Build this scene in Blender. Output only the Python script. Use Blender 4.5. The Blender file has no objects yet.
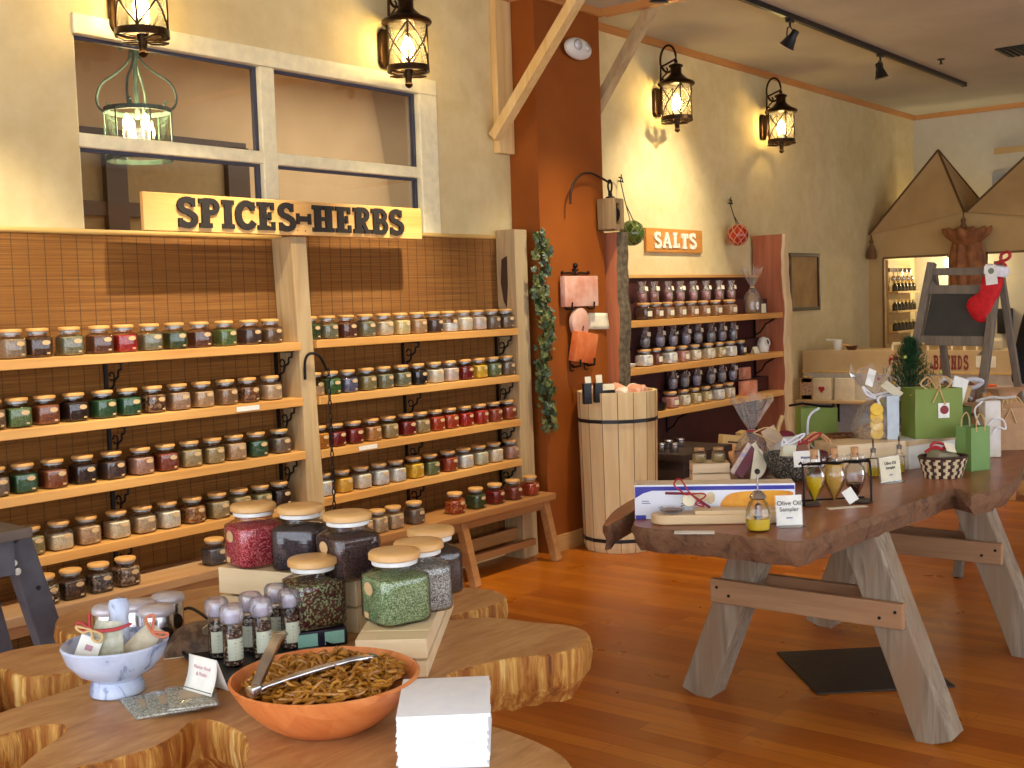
import bpy, bmesh, math, random
from mathutils import Vector, Matrix, Euler
random.seed(7)
R = math.radians
COL = bpy.context.scene.collection
SC = bpy.context.scene
# ---------------------------------------------------------------- camera model
F = 1171.57
YW, PT, RL, EYE = R(51.428), R(3.9705), R(-1.843), 1.55
_fw = Vector((math.sin(YW) * math.cos(PT), math.cos(YW) * math.cos(PT), -math.sin(PT)))
_r = _fw.cross(Vector((0, 0, 1))).normalized()
_u = _r.cross(_fw)
_c, _s = math.cos(RL), math.sin(RL)
CX, CY = _c * _r + _s * _u, -_s * _r + _c * _u
CAMP = Vector((0, 0, EYE))


def _on(ax, v, px, py):
    d = (px - 512) / F * CX - (py - 384) / F * CY + _fw
    return CAMP + d * ((v - CAMP[ax]) / d[ax])


def onX(px, py, v): return _on(0, v, px, py)
def onY(px, py, v): return _on(1, v, px, py)
def onZ(px, py, v): return _on(2, v, px, py)


cd = bpy.data.cameras.new('camera')
cam = bpy.data.objects.new('camera', cd)
COL.objects.link(cam)
cd.sensor_width = 36
cd.lens = F / 1024 * 36
cd.clip_start = .05
m = Matrix.Identity(4)
for i in range(3):
    m[i][0], m[i][1], m[i][2], m[i][3] = CX[i], CY[i], -_fw[i], CAMP[i]
cam.matrix_world = m
SC.camera = cam
SC.view_settings.view_transform = 'Standard'
SC.view_settings.look = 'None'
SC.view_settings.gamma = 1
SC.view_settings.use_curve_mapping = False
SC.view_settings.exposure = 1.18
SC.cycles.max_bounces = 8
SC.cycles.diffuse_bounces = 4
SC.cycles.glossy_bounces = 4
SC.cycles.transparent_max_bounces = 24
SC.cycles.sample_clamp_indirect = 4
SC.cycles.use_denoising = True


# ---------------------------------------------------------------- materials
def S(r, g, b):
    f = lambda c: (c / 255 / 12.92) if c / 255 <= .04045 else ((c / 255 + .055) / 1.055) ** 2.4
    return (f(r), f(g), f(b), 1)


class NT:
    def __init__(s, name):
        s.m = bpy.data.materials.new(name)
        s.m.use_nodes = True
        s.t = s.m.node_tree
        s.b = s.t.nodes['Principled BSDF']
        s.out = s.t.nodes['Material Output']

    def n(s, typ, **kw):
        x = s.t.nodes.new(typ)
        for k, v in kw.items():
            if k in x.inputs: x.inputs[k].default_value = v
            else: setattr(x, k, v)
        return x

    def l(s, a, b): s.t.links.new(a, b)

    def coords(s, scale=(1, 1, 1), rot=(0, 0, 0), kind='Object'):
        tc = s.n('ShaderNodeTexCoord')
        mp = s.n('ShaderNodeMapping')
        mp.inputs['Scale'].default_value = scale
        mp.inputs['Rotation'].default_value = rot
        s.l(tc.outputs[kind], mp.inputs['Vector'])
        return mp.outputs[0]

    def ramp(s, fac, stops):
        r = s.n('ShaderNodeValToRGB')
        e = r.color_ramp.elements
        while len(e) < len(stops): e.new(.5)
        for i, (p, c) in enumerate(stops):
            e[i].position = p
            e[i].color = c
        s.l(fac, r.inputs[0])
        return r.outputs[0]

    def mixc(s, fac, a, b, mode='MIX'):
        x = s.n('ShaderNodeMix')
        x.data_type = 'RGBA'
        x.blend_type = mode
        for sock, v in ((x.inputs[0], fac), (x.inputs[6], a), (x.inputs[7], b)):
            if hasattr(v, 'is_linked'): s.l(v, sock)
            else: sock.default_value = v
        return x.outputs[2]

    def noise(s, vec, scale, detail=4, rough=.55, dist=0):
        x = s.n('ShaderNodeTexNoise')
        x.inputs['Scale'].default_value = scale
        x.inputs['Detail'].default_value = detail
        x.inputs['Roughness'].default_value = rough
        x.inputs['Distortion'].default_value = dist
        s.l(vec, x.inputs['Vector'])
        return x.outputs[0]

    def bump(s, h, strength=.2, dist=.01):
        x = s.n('ShaderNodeBump')
        x.inputs['Strength'].default_value = strength
        x.inputs['Distance'].default_value = dist
        s.l(h, x.inputs['Height'])
        s.l(x.outputs[0], s.b.inputs['Normal'])

    def col(s, c):
        if hasattr(c, 'is_linked'): s.l(c, s.b.inputs['Base Color'])
        else: s.b.inputs['Base Color'].default_value = c

    def pr(s, rough=.5, metal=0, spec=.5):
        s.b.inputs['Roughness'].default_value = rough
        s.b.inputs['Metallic'].default_value = metal
        s.b.inputs['Specular IOR Level'].default_value = spec


MATS = {}


def plain(name, c, rough=.5, metal=0, c2=None, scale=20, bump=0, spec=.5):
    if name in MATS: return MATS[name]
    t = NT(name)
    t.pr(rough, metal, spec)
    if c2 is None:
        c2 = tuple(x * .86 for x in c[:3]) + (1,)
    v = t.coords()
    f = t.noise(v, scale)
    t.col(t.ramp(f, [(.35, c), (.65, c2)]))
    if bump: t.bump(f, bump)
    MATS[name] = t.m
    return t.m


def wood(name, c1, c2, c3=None, axis=0, rough=.5, freq=14, bump=.12, knots=True):
    if name in MATS: return MATS[name]
    t = NT(name)
    t.pr(rough)
    sc = [freq] * 3
    sc[axis] = freq * .07
    v = t.coords(tuple(sc))
    f = t.noise(v, 1.6, 6, .6, 1.2)
    sc2 = [freq * .25] * 3
    sc2[axis] = freq * .03
    g = t.noise(t.coords(tuple(sc2)), 1.3, 3, .5, .6)
    base = t.ramp(f, [(.3, c1), (.7, c2)])
    if c3: base = t.mixc(t.ramp(g, [(.45, (0, 0, 0, 1)), (.7, (1, 1, 1, 1))]), base, c3)
    if knots:
        w = t.n('ShaderNodeTexVoronoi')
        w.inputs['Scale'].default_value = 3.1
        sk = [1.0] * 3
        sk[axis] = .45
        t.l(t.coords(tuple(sk)), w.inputs['Vector'])
        kf = t.ramp(w.outputs['Distance'], [(.03, (.75, .75, .75, 1)), (.075, (0, 0, 0, 1))])
        base = t.mixc(kf, base, tuple(x * .35 for x in c2[:3]) + (1,))
    t.col(base)
    if bump: t.bump(f, bump, .004)
    MATS[name] = t.m
    return t.m


def glassy(name, tint=(1, 1, 1, 1), base=.05, rough=.03, body=0.0, bodycol=(1, 1, 1, 1), gain=.72):
    """thin clear glass: lets light straight through, reflects by Fresnel"""
    if name in MATS: return MATS[name]
    t = NT(name)
    tr = t.n('ShaderNodeBsdfTransparent')
    tr.inputs[0].default_value = tint
    gl = t.n('ShaderNodeBsdfGlossy')
    gl.inputs['Roughness'].default_value = rough
    fr = t.n('ShaderNodeLayerWeight')
    fr.inputs[0].default_value = .28
    mth = t.n('ShaderNodeMath', operation='MULTIPLY_ADD')
    mth.inputs[1].default_value = gain
    mth.inputs[2].default_value = base
    mth.use_clamp = True
    t.l(fr.outputs['Fresnel'], mth.inputs[0])
    mx = t.n('ShaderNodeMixShader')
    t.l(mth.outputs[0], mx.inputs[0])
    src = tr.outputs[0]
    if body:
        df = t.n('ShaderNodeBsdfDiffuse')
        df.inputs[0].default_value = bodycol
        m2 = t.n('ShaderNodeMixShader')
        m2.inputs[0].default_value = body
        t.l(tr.outputs[0], m2.inputs[1])
        t.l(df.outputs[0], m2.inputs[2])
        src = m2.outputs[0]
    t.l(src, mx.inputs[1])
    t.l(gl.outputs[0], mx.inputs[2])
    t.l(mx.outputs[0], t.out.inputs[0])
    MATS[name] = t.m
    return t.m


def emit(name, c, strength):
    if name in MATS: return MATS[name]
    t = NT(name)
    t.b.inputs['Base Color'].default_value = c
    t.b.inputs['Emission Color'].default_value = c
    t.b.inputs['Emission Strength'].default_value = strength
    MATS[name] = t.m
    return t.m


def grains(name, c, c2=None, c3=None, scale=260, rough=.75):
    """dry spice seen through glass: speckled granules"""
    if name in MATS: return MATS[name]
    t = NT(name)
    t.pr(rough, 0, .25)
    c2 = c2 or tuple(min(1, x * 1.35) for x in c[:3]) + (1,)
    v = t.coords()
    vo = t.n('ShaderNodeTexVoronoi')
    vo.inputs['Scale'].default_value = scale
    t.l(v, vo.inputs['Vector'])
    sep = t.n('ShaderNodeSeparateColor')
    t.l(vo.outputs['Color'], sep.inputs[0])
    dk = tuple(x * .6 for x in c[:3]) + (1,)
    st = [(.0, dk), (.35, c), (.8, c2)]
    if c3: st = [(.0, dk), (.3, c), (.6, c2), (.85, c3)]
    r = t.ramp(sep.outputs[0], st)
    t.col(r)
    t.bump(vo.outputs['Distance'], .25, .002)
    MATS[name] = t.m
    return t.m


# ---------------------------------------------------------------- mesh builder
class MB:
    def __init__(s):
        s.v, s.f, s.mi, s.sm = [], [], [], []
        s.x = Matrix.Identity(4)
        s.cur = 0
        s.uvs = None

    def at(s, loc=(0, 0, 0), rot=(0, 0, 0), sc=(1, 1, 1)):
        s.x = Matrix.Translation(loc) @ Euler(rot).to_matrix().to_4x4() @ Matrix.Diagonal((*sc, 1))
        return s

    def mat(s, i):
        s.cur = i
        return s

    def add(s, vs, fs, smooth=False):
        o = len(s.v)
        s.v += [s.x @ Vector(p) for p in vs]
        for f in fs:
            s.f.append([o + i for i in f])
            s.mi.append(s.cur)
            s.sm.append(smooth)
        return s

    def box(s, c, d):
        x, y, z = c
        a, b, h = d[0] / 2, d[1] / 2, d[2] / 2
        vs = [(x + i * a, y + j * b, z + k * h) for k in (-1, 1) for j in (-1, 1) for i in (-1, 1)]
        return s.add(vs, [(0, 2, 3, 1), (4, 5, 7, 6), (0, 1, 5, 4), (2, 6, 7, 3), (0, 4, 6, 2), (1, 3, 7, 5)])

    def bb(s, lo, hi):
        return s.box([(lo[i] + hi[i]) / 2 for i in range(3)], [abs(hi[i] - lo[i]) for i in range(3)])

    def cbox(s, c, d, b=.004):
        """box with chamfered edges"""
        bm = bmesh.new()
        bmesh.ops.create_cube(bm, size=1)
        for v in bm.verts: v.co = Vector((v.co.x * d[0] + c[0], v.co.y * d[1] + c[1], v.co.z * d[2] + c[2]))
        bmesh.ops.bevel(bm, geom=bm.edges[:], offset=min(b, min(d) * .45), segments=2, profile=.6, affect='EDGES')
        bm.verts.index_update()
        s.add([v.co[:] for v in bm.verts], [[v.index for v in f.verts] for f in bm.faces], True)
        bm.free()
        return s

    def lathe(s, prof, n=24, caps=True, smooth=True, shape=None):
        """prof: list of (radius, z); shape: optional exponent per ring for rounded squares"""
        vs, fs = [], []
        for i, (r, z) in enumerate(prof):
            for k in range(n):
                a = 2 * math.pi * (k + .5) / n
                c, q = math.cos(a), math.sin(a)
                rr = r
                if shape and shape[i] != 2:
                    e = shape[i]
                    rr = r / (abs(c) ** e + abs(q) ** e) ** (1 / e)
                vs.append((rr * c, rr * q, z))
        for i in range(len(prof) - 1):
            for k in range(n):
                a, b = i * n + k, i * n + (k + 1) % n
                fs.append((a, b, b + n, a + n))
        s.add(vs, fs, smooth)
        if caps:
            for i, rev in ((0, True), (len(prof) - 1, False)):
                if prof[i][0] > 1e-5:
                    idx = list(range(i * n, i * n + n))
                    o = len(s.v) - len(vs)
                    s.f.append([o + q for q in (idx[::-1] if rev else idx)])
                    s.mi.append(s.cur)
                    s.sm.append(False)
        return s

    def tube(s, pts, r, n=8, closed=False, caps=True):
        P = [Vector(p) for p in pts]
        k = len(P)
        rs = r if isinstance(r, (list, tuple)) else [r] * k
        vs, fs = [], []
        up = Vector((0, 0, 1))
        prev = None
        for i in range(k):
            if closed: t = P[(i + 1) % k] - P[i - 1]
            else: t = P[min(i + 1, k - 1)] - P[max(i - 1, 0)]
            t = t.normalized() if t.length > 1e-9 else Vector((0, 0, 1))
            if prev is None:
                a = t.cross(up)
                if a.length < 1e-3: a = t.cross(Vector((1, 0, 0)))
            else:
                a = prev - t * prev.dot(t)
                if a.length < 1e-6: a = t.cross(up)
            a.normalize()
            prev = a
            b = t.cross(a)
            for j in range(n):
                q = 2 * math.pi * j / n
                vs.append(P[i] + (a * math.cos(q) + b * math.sin(q)) * rs[i])
        for i in range(k if closed else k - 1):
            for j in range(n):
                i2 = (i + 1) % k
                fs.append((i * n + j, i * n + (j + 1) % n, i2 * n + (j + 1) % n, i2 * n + j))
        if caps and not closed:
            fs.append(list(range(n))[::-1])
            fs.append(list(range((k - 1) * n, k * n)))
        return s.add(vs, fs, True)

    def ball(s, c, r, n=12, sc=(1, 1, 1)):
        vs, fs = [], []
        h = n // 2
        for i in range(h + 1):
            p = math.pi * i / h
            for j in range(n):
                q = 2 * math.pi * j / n
                vs.append((c[0] + r * sc[0] * math.sin(p) * math.cos(q), c[1] + r * sc[1] * math.sin(p) * math.sin(q), c[2] + r * sc[2] * math.cos(p)))
        for i in range(h):
            for j in range(n):
                fs.append((i * n + j, (i + 1) * n + j, (i + 1) * n + (j + 1) % n, i * n + (j + 1) % n))
        return s.add(vs, fs, True)

    def prism(s, poly, z0, z1):
        """poly in xy extruded z0..z1"""
        n = len(poly)
        vs = [(p[0], p[1], z0) for p in poly] + [(p[0], p[1], z1) for p in poly]
        fs = [list(range(n))[::-1], list(range(n, 2 * n))] + [(i, (i + 1) % n, n + (i + 1) % n, n + i) for i in range(n)]
        return s.add(vs, fs)

    def grid(s, fn, nu, nv, smooth=True, flip=False):
        vs = [fn(i / nu, j / nv) for j in range(nv + 1) for i in range(nu + 1)]
        w = nu + 1
        fs = [(j * w + i, j * w + i + 1, (j + 1) * w + i + 1, (j + 1) * w + i) for j in range(nv) for i in range(nu)]
        if flip: fs = [f[::-1] for f in fs]
        return s.add(vs, fs, smooth)

    def bar(s, a, b, w, h, up=(0, 0, 1)):
        """square bar from a to b: w across, h along 'up'"""
        a, b = Vector(a), Vector(b)
        t = (b - a).normalized()
        u = Vector(up)
        x = t.cross(u).normalized() * (w / 2)
        y = x.cross(t).normalized() * (h / 2)
        vs = [p + i * x + j * y for p in (a, b) for i, j in ((-1, -1), (1, -1), (1, 1), (-1, 1))]
        return s.add(vs, [(0, 1, 2, 3), (7, 6, 5, 4), (0, 4, 5, 1), (1, 5, 6, 2), (2, 6, 7, 3), (3, 7, 4, 0)])


def fixn(me):
    bm = bmesh.new()
    bm.from_mesh(me)
    bmesh.ops.recalc_face_normals(bm, faces=bm.faces[:])
    bm.to_mesh(me)
    bm.free()


def obj(name, mb, mat, parent=None, loc=(0, 0, 0), rot=(0, 0, 0), bev=0, recalc=True, thick=0, sub=0):
    me = bpy.data.meshes.new(name)
    me.from_pydata([v[:] for v in mb.v], [], mb.f)
    for mm in (mat if isinstance(mat, (list, tuple)) else [mat]): me.materials.append(mm)
    me.polygons.foreach_set('material_index', mb.mi)
    me.polygons.foreach_set('use_smooth', mb.sm)
    if recalc: fixn(me)
    me.update()
    if any(mb.sm): me.set_sharp_from_angle(angle=R(50))
    o = bpy.data.objects.new(name, me)
    COL.objects.link(o)
    o.location = loc
    o.rotation_euler = rot
    if parent: o.parent = parent
    if thick:
        q = o.modifiers.new('thickness', 'SOLIDIFY')
        q.thickness = thick
    if sub:
        q = o.modifiers.new('smooth', 'SUBSURF')
        q.levels = q.render_levels = sub
    if bev:
        q = o.modifiers.new('edges', 'BEVEL')
        q.width = bev
        q.segments = 2
        q.limit_method = 'ANGLE'
    return o


def tag(o, label, cat=None, group=None, kind=None):
    o['label'] = label
    if cat: o['category'] = cat
    if group: o['group'] = group
    if kind: o['kind'] = kind
    return o


def thing(name, label, cat, loc=(0, 0, 0), rz=0, group=None, rot=None):
    o = bpy.data.objects.new(name, None)
    o.empty_display_size = .05
    COL.objects.link(o)
    o.location = loc
    o.rotation_euler = rot if rot else (0, 0, rz)
    return tag(o, label, cat, group)


def struct(name, mb, mat, parent=None, bev=0):
    o = obj(name, mb, mat, parent, bev=bev)
    if not parent: o['kind'] = 'structure'
    return o


def dup(root, loc, rz=0, label=None, group=None, rot=None):
    r = root.copy()
    COL.objects.link(r)
    r.location = loc
    r.rotation_euler = rot if rot else (0, 0, rz)
    if label: r['label'] = label
    if group: r['group'] = group
    for ch in list(root.children):
        c = ch.copy()
        COL.objects.link(c)
        c.parent = r
        for g in list(ch.children):
            d = g.copy()
            COL.objects.link(d)
            d.parent = c
    return r


def setmat(o, mt):
    o.material_slots[0].link = 'OBJECT'
    o.material_slots[0].material = mt


def kid(root, name):
    for c in root.children:
        if c.name.split('.')[0] == name: return c


def text(name, s, size, mat, parent, loc, rot, align='CENTER', ext=.0004):
    cu = bpy.data.curves.new(name, 'FONT')
    cu.body = s
    cu.size = size
    cu.align_x = align
    cu.extrude = ext
    cu.materials.append(mat)
    tmp = bpy.data.objects.new(name, cu)
    COL.objects.link(tmp)
    me = bpy.data.meshes.new_from_object(tmp.evaluated_get(bpy.context.evaluated_depsgraph_get()))
    bpy.data.objects.remove(tmp)
    o = bpy.data.objects.new(name, me)
    COL.objects.link(o)
    if not me.materials: me.materials.append(mat)
    o.location = loc
    o.rotation_euler = rot
    if parent: o.parent = parent
    return o


def catmull(pts, k=4, closed=True):
    out = []
    n = len(pts)
    for i in range(n if closed else n - 1):
        if closed: p = [Vector(pts[(i + j) % n]) for j in (-1, 0, 1, 2)]
        else: p = [Vector(pts[max(0, min(n - 1, i + j))]) for j in (-1, 0, 1, 2)]
        for q in range(k):
            t = q / k
            out.append(.5 * ((2 * p[1]) + (p[2] - p[0]) * t + (2 * p[0] - 5 * p[1] + 4 * p[2] - p[3]) * t * t + (3 * p[1] - p[0] - 3 * p[2] + p[3]) * t ** 3))
    if not closed: out.append(Vector(pts[-1]))
    return out


def arc(cx, cy, r, a0, a1, n=10, ry=None):
    ry = ry or r
    return [(cx + r * math.cos(R(a0 + (a1 - a0) * i / n)), cy + ry * math.sin(R(a0 + (a1 - a0) * i / n))) for i in range(n + 1)]


ORD = ['first', 'second', 'third', 'fourth', 'fifth', 'sixth', 'seventh', 'eighth', 'ninth', 'tenth', 'eleventh', 'twelfth', 'thirteenth', 'fourteenth']
# ---------------------------------------------------------------- common materials
YWALL, YCOL, ZC, XEND = 4.5, 4.287, 3.41, 12.7
t = NT('plaster'); t.pr(.85, 0, .2)
v = t.coords()
f = t.noise(v, 1.1, 5, .6, .4); g = t.noise(v, 9, 4, .6)
c = t.ramp(f, [(.32, S(224, 204, 154)), (.68, S(204, 181, 128))])
c = t.mixc(.25, c, t.ramp(g, [(.3, S(230, 213, 168)), (.7, S(188, 162, 106))]))
t.col(c); t.bump(t.noise(v, 45, 5, .6), .12, .004)
PLASTER = t.m
t = NT('grey plaster'); t.pr(.85, 0, .2)
v = t.coords()
t.col(t.ramp(t.noise(v, 2.5, 5, .6), [(.3, S(205, 195, 170)), (.7, S(186, 175, 150))]))
PLASTER2 = t.m
CEILM = plain('ceiling paint', S(202, 198, 178), .9, 0, S(190, 186, 166), 1.5, 0, .1)
RUST = plain('rust brown paint', S(146, 76, 17), .6, 0, S(136, 68, 12), 3, .02, .3)
t = NT('strip flooring'); t.pr(.23, 0, .32)
v = t.coords((1, 1, 1), (0, 0, R(90)))
bk = t.n('ShaderNodeTexBrick')
bk.offset = .37; bk.offset_frequency = 3
bk.inputs['Color1'].default_value = (0, 0, 0, 1); bk.inputs['Color2'].default_value = (1, 1, 1, 1); bk.inputs['Mortar'].default_value = (.3, .3, .3, 1)
bk.inputs['Scale'].default_value = 1; bk.inputs['Mortar Size'].default_value = .0012
bk.inputs['Brick Width'].default_value = .95; bk.inputs['Row Height'].default_value = .083
t.l(v, bk.inputs['Vector'])
base = t.ramp(bk.outputs['Color'], [(.0, S(164, 84, 12)), (.5, S(180, 98, 18)), (1, S(197, 115, 27))])
gr = t.noise(t.coords((34, 2.2, 10)), 1.5, 5, .6, 1)
base = t.mixc(t.ramp(gr, [(.35, (.0, .0, .0, 1)), (.75, (.4, .4, .4, 1))]), base, S(136, 64, 8))
base = t.mixc(bk.outputs['Fac'], base, S(124, 62, 12))
t.col(base)
rg = t.ramp(t.noise(t.coords(), 3, 4), [(.3, (.26, .26, .26, 1)), (.7, (.38, .38, .38, 1))])
t.l(rg, t.b.inputs['Roughness'])
FLOORM = t.m
PINE = wood('pale pine', S(222, 190, 140), S(206, 168, 112), S(228, 200, 155), 0, .5)
PINEZ = wood('pale pine upright', S(224, 194, 146), S(206, 170, 118), S(230, 204, 160), 2, .5)
SHELFW = wood('honey fir shelf', S(214, 158, 84), S(192, 132, 62), S(222, 170, 98), 0, .45)
BENCHW = wood('brown bench wood', S(176, 122, 66), S(146, 94, 46), S(188, 136, 80), 0, .5)
GREYW = wood('weathered upright', S(196, 168, 122), S(160, 128, 84), S(176, 154, 118), 2, .7)
OLDW = wood('weathered grey leg', S(166, 152, 130), S(112, 94, 76), S(140, 112, 84), 2, .75, 16, .3)
RAILW = wood('brown rail', S(176, 136, 98), S(150, 110, 74), S(166, 124, 88), 1, .6)
CEDAR = wood('cedar plank', S(192, 116, 78), S(164, 88, 56), S(206, 134, 94), 2, .55)
BARKG = plain('grey bark', S(112, 98, 74), .9, 0, S(72, 60, 44), 30, .5)
SAP = wood('sapwood edge', S(226, 198, 150), S(204, 172, 120), None, 2, .6)
IRON = plain('black iron', S(30, 24, 22), .45, .6, S(20, 16, 15), 40)
BRONZE = plain('dark bronze', S(66, 44, 22), .35, .85, S(40, 26, 14), 18)
WHITEP = plain('white paint', S(226, 224, 214), .45, 0, S(218, 214, 204), 3)
CARD = plain('white card', S(240, 238, 228), .7)
KRAFT = plain('kraft label', S(214, 178, 128), .7)
CREAMC = plain('cream card', S(236, 226, 196), .7)
INK = plain('dark ink', S(60, 52, 50), .7)
RED = plain('red ribbon', S(172, 30, 36), .55)
WHITER = plain('white ribbon', S(240, 240, 245), .35)
GLASS = glassy('clear glass')
CELLO = glassy('cellophane', (.98, .98, .98, 1), .06, .1, .09, (.9, .9, .92, 1), .4)
BLACKP = plain('black plastic', S(22, 20, 22), .4)
CHROME = plain('brushed steel', S(200, 198, 200), .22, 1, S(180, 178, 182), 30)
RAFFIA = plain('raffia', S(206, 170, 112), .7)
# ---------------------------------------------------------------- room shell
XL, YB = -3.0, -4.2
struct('floor', MB().bb((XL, YB, -.1), (XEND + .1, YWALL + 3.6, 0)), FLOORM)
struct('ceiling', MB().bb((XL, YB, ZC), (XEND + .1, YWALL + .15, ZC + .12)), CEILM)
WX0, WX1, WZ0, WZ1 = 2.78, 5.0, 1.80, 2.815
mb = MB()
mb.bb((XL, YWALL, 0), (WX0, YWALL + .045, ZC)).bb((WX1, YWALL, 0), (XEND, YWALL + .045, ZC))
mb.bb((WX0, YWALL, 0), (WX1, YWALL + .045, WZ0)).bb((WX0, YWALL, WZ1), (WX1, YWALL + .045, ZC))
struct('wall_back', mb, PLASTER)
struct('wall_end', MB().bb((XEND, YB, 0), (XEND + .15, YWALL, ZC)), PLASTER2)
mb = MB().bb((XL, YB - .15, 2.9), (XEND, YB, ZC)).bb((9.0, YB - .15, 0), (XEND, YB, 2.9)).bb((XL, YB - .15, 0), (9.0, YB, .35))
for x in (XL, 1.0, 5.0): mb.bb((x, YB - .15, .35), (x + .25, YB, 2.9))
struct('wall_right', mb, PLASTER)  # openings added in this unseen wall so daylight fills from the front
struct('wall_column', MB().bb((5.694, YCOL, 0), (6.385, YWALL + .05, ZC)), RUST)
# timber trims
TRIMW = wood('trim fir', S(196, 132, 66), S(176, 112, 52), S(204, 144, 78), 0, .5)
TRIMY = wood('trim fir across', S(196, 132, 66), S(176, 112, 52), S(204, 144, 78), 1, .5)
struct('trim_1', MB().bb((6.385, YWALL - .022, 3.36), (XEND, YWALL, ZC)), TRIMW)
struct('trim_2', MB().bb((XEND - .022, YB, 3.36), (XEND, YWALL - .022, ZC)), TRIMY)
struct('trim_3', MB().bb((XL, YWALL - .022, 3.36), (5.672, YWALL, ZC)), TRIMW)
struct('trim_4', MB().bb((5.672, YCOL - .022, 3.36), (6.407, YCOL, ZC)), TRIMW)
struct('trim_5', MB().bb((5.672, YCOL, 3.36), (5.694, YWALL - .022, ZC)), TRIMY)
struct('trim_6', MB().bb((6.385, YB, 3.365), (6.45, YCOL - .022, ZC)), TRIMY)
struct('baseboard_column', MB().bb((5.694, YCOL - .02, 0), (6.385, YCOL, .10)), wood('baseboard pine', S(206, 160, 98), S(186, 138, 78), None, 0, .5))
struct('baseboard_back', MB().bb((8.95, YWALL - .02, 0), (XEND, YWALL, .10)), MATS['baseboard pine'])
# window above the spice racks
w = MB()
w.bb((WX0, YWALL - .012, 2.73), (WX1 + .03, YWALL + .035, 2.815))
w.bb((WX0, YWALL + .002, 2.262), (WX1, YWALL + .034, 2.322)).bb((3.768, YWALL, WZ0), (3.858, YWALL + .035, 2.73))
w.bb((4.885, YWALL - .010, WZ0), (WX1 + .03, YWALL + .034, 2.73)).bb((WX0, YWALL + .001, WZ0), (WX1, YWALL + .033, WZ0 + .05)).bb((WX0, YWALL + .02, WZ0), (WX0 + .02, YWALL + .032, 2.73))
win = struct('window_1', w, plain('cream window paint', S(244, 232, 190), .45), bev=.006)
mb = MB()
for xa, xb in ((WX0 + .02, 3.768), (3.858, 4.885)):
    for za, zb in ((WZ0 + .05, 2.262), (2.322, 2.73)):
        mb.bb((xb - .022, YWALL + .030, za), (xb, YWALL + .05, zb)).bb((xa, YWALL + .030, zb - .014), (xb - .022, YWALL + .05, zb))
obj('frame_shade', mb, plain('blue grey frame shade', S(62, 62, 78), .6), win)  # dark strips colour in the shade on the frame's inner faces
obj('glazing', MB().bb((WX0 + .01, YWALL + .037, WZ0 + .02), (WX1 - .02, YWALL + .043, 2.75)), glassy('window glass', (1, 1, 1, 1), .03, .0), win)
# the room beyond that window
BEY = plain('tan back room', S(206, 180, 142), .9, 0, S(196, 170, 132), 2, 0, .1)
zl_ = onY(160, 150, 8.0).z
struct('wall_lower_panel', MB().bb((-.9, 7.96, 0), (onY(250, 150, 7.9).x, 8.0, zl_ - .06)), plain('olive tan panel', S(150, 128, 88), .9))  # darker panel set over the lower part of the back wall
struct('wall_beyond', MB().bb((-1, 8.0, 0), (10, 8.1, 3.9)).bb((-1.1, 4.7, 0), (-1, 8.1, 3.9)).bb((10, 4.7, 0), (10.1, 8.1, 3.9)), BEY)
struct('ceiling_beyond', MB().bb((-1, 4.66, 3.62), (10, 8.1, 3.7)), plain('pale back ceiling', S(214, 200, 176), .9))
BR = plain('dark window frame', S(62, 42, 30), .6)
mb = MB()
p0, p1 = onY(79, 131, 7.9), onY(246, 145, 7.9)
mb.bb((p0.x - .6, 7.9, p0.z - .05), (p1.x, 7.99, p0.z + .04))
q = onY(118, 190, 7.9); mb.bb((q.x - .09, 7.9, 0), (q.x + .09, 7.99, p0.z))
q = onY(110, 209, 7.9); mb.bb((q.x - .9, 7.92, q.z - .05), (q.x + .8, 7.99, q.z + .06))
q = onY(240, 190, 7.9); mb.bb((q.x - .11, 7.9, 0), (q.x + .11, 7.99, p0.z))
struct('window_2', mb, BR)
p = onY(233, 119, 7.99); 
dl = thing('recessed_light', 'small square ceiling downlight seen through the window above the spice sign', 'light', (p.x, 7.0, 3.62))
obj('trim_ring', MB().box((0, 0, -.006), (.34, .2, .012)), WHITEP, dl)
obj('lens', MB().box((0, 0, -.014), (.28, .15, .008)), emit('downlight lens', S(255, 226, 160), 3), dl)
ld = bpy.data.lights.new('back_room_fill', 'AREA'); ld.energy = 54; ld.color = (1, .95, .80); ld.size = 3.0
lo = bpy.data.objects.new('back_room_fill', ld); COL.objects.link(lo); lo.location = (7.6, 5.9, 3.55)  # added area lamp brightening the back room, set apart from the downlight
# column fittings: emergency light
p = onY(572, 50, YCOL)
el = thing('emergency_light', 'white oval emergency light on the rust brown column', 'light', (p.x, YCOL, p.z), 0)
obj('housing', MB().at((0, -.045, 0)).ball((0, 0, 0), 1, 24, (.135, .045, .066)), WHITEP, el)
obj('lamp_lens', MB().at((-.05, -.082, .012)).ball((0, 0, 0), 1, 16, (.04, .018, .035)), glassy('frosted lens', (.9, .9, .92, 1), .2, .2, .35), el)
obj('lamp_lens', MB().at((.045, -.084, .008)).ball((0, 0, 0), 1, 16, (.03, .014, .028)), MATS['frosted lens'], el)
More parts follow.
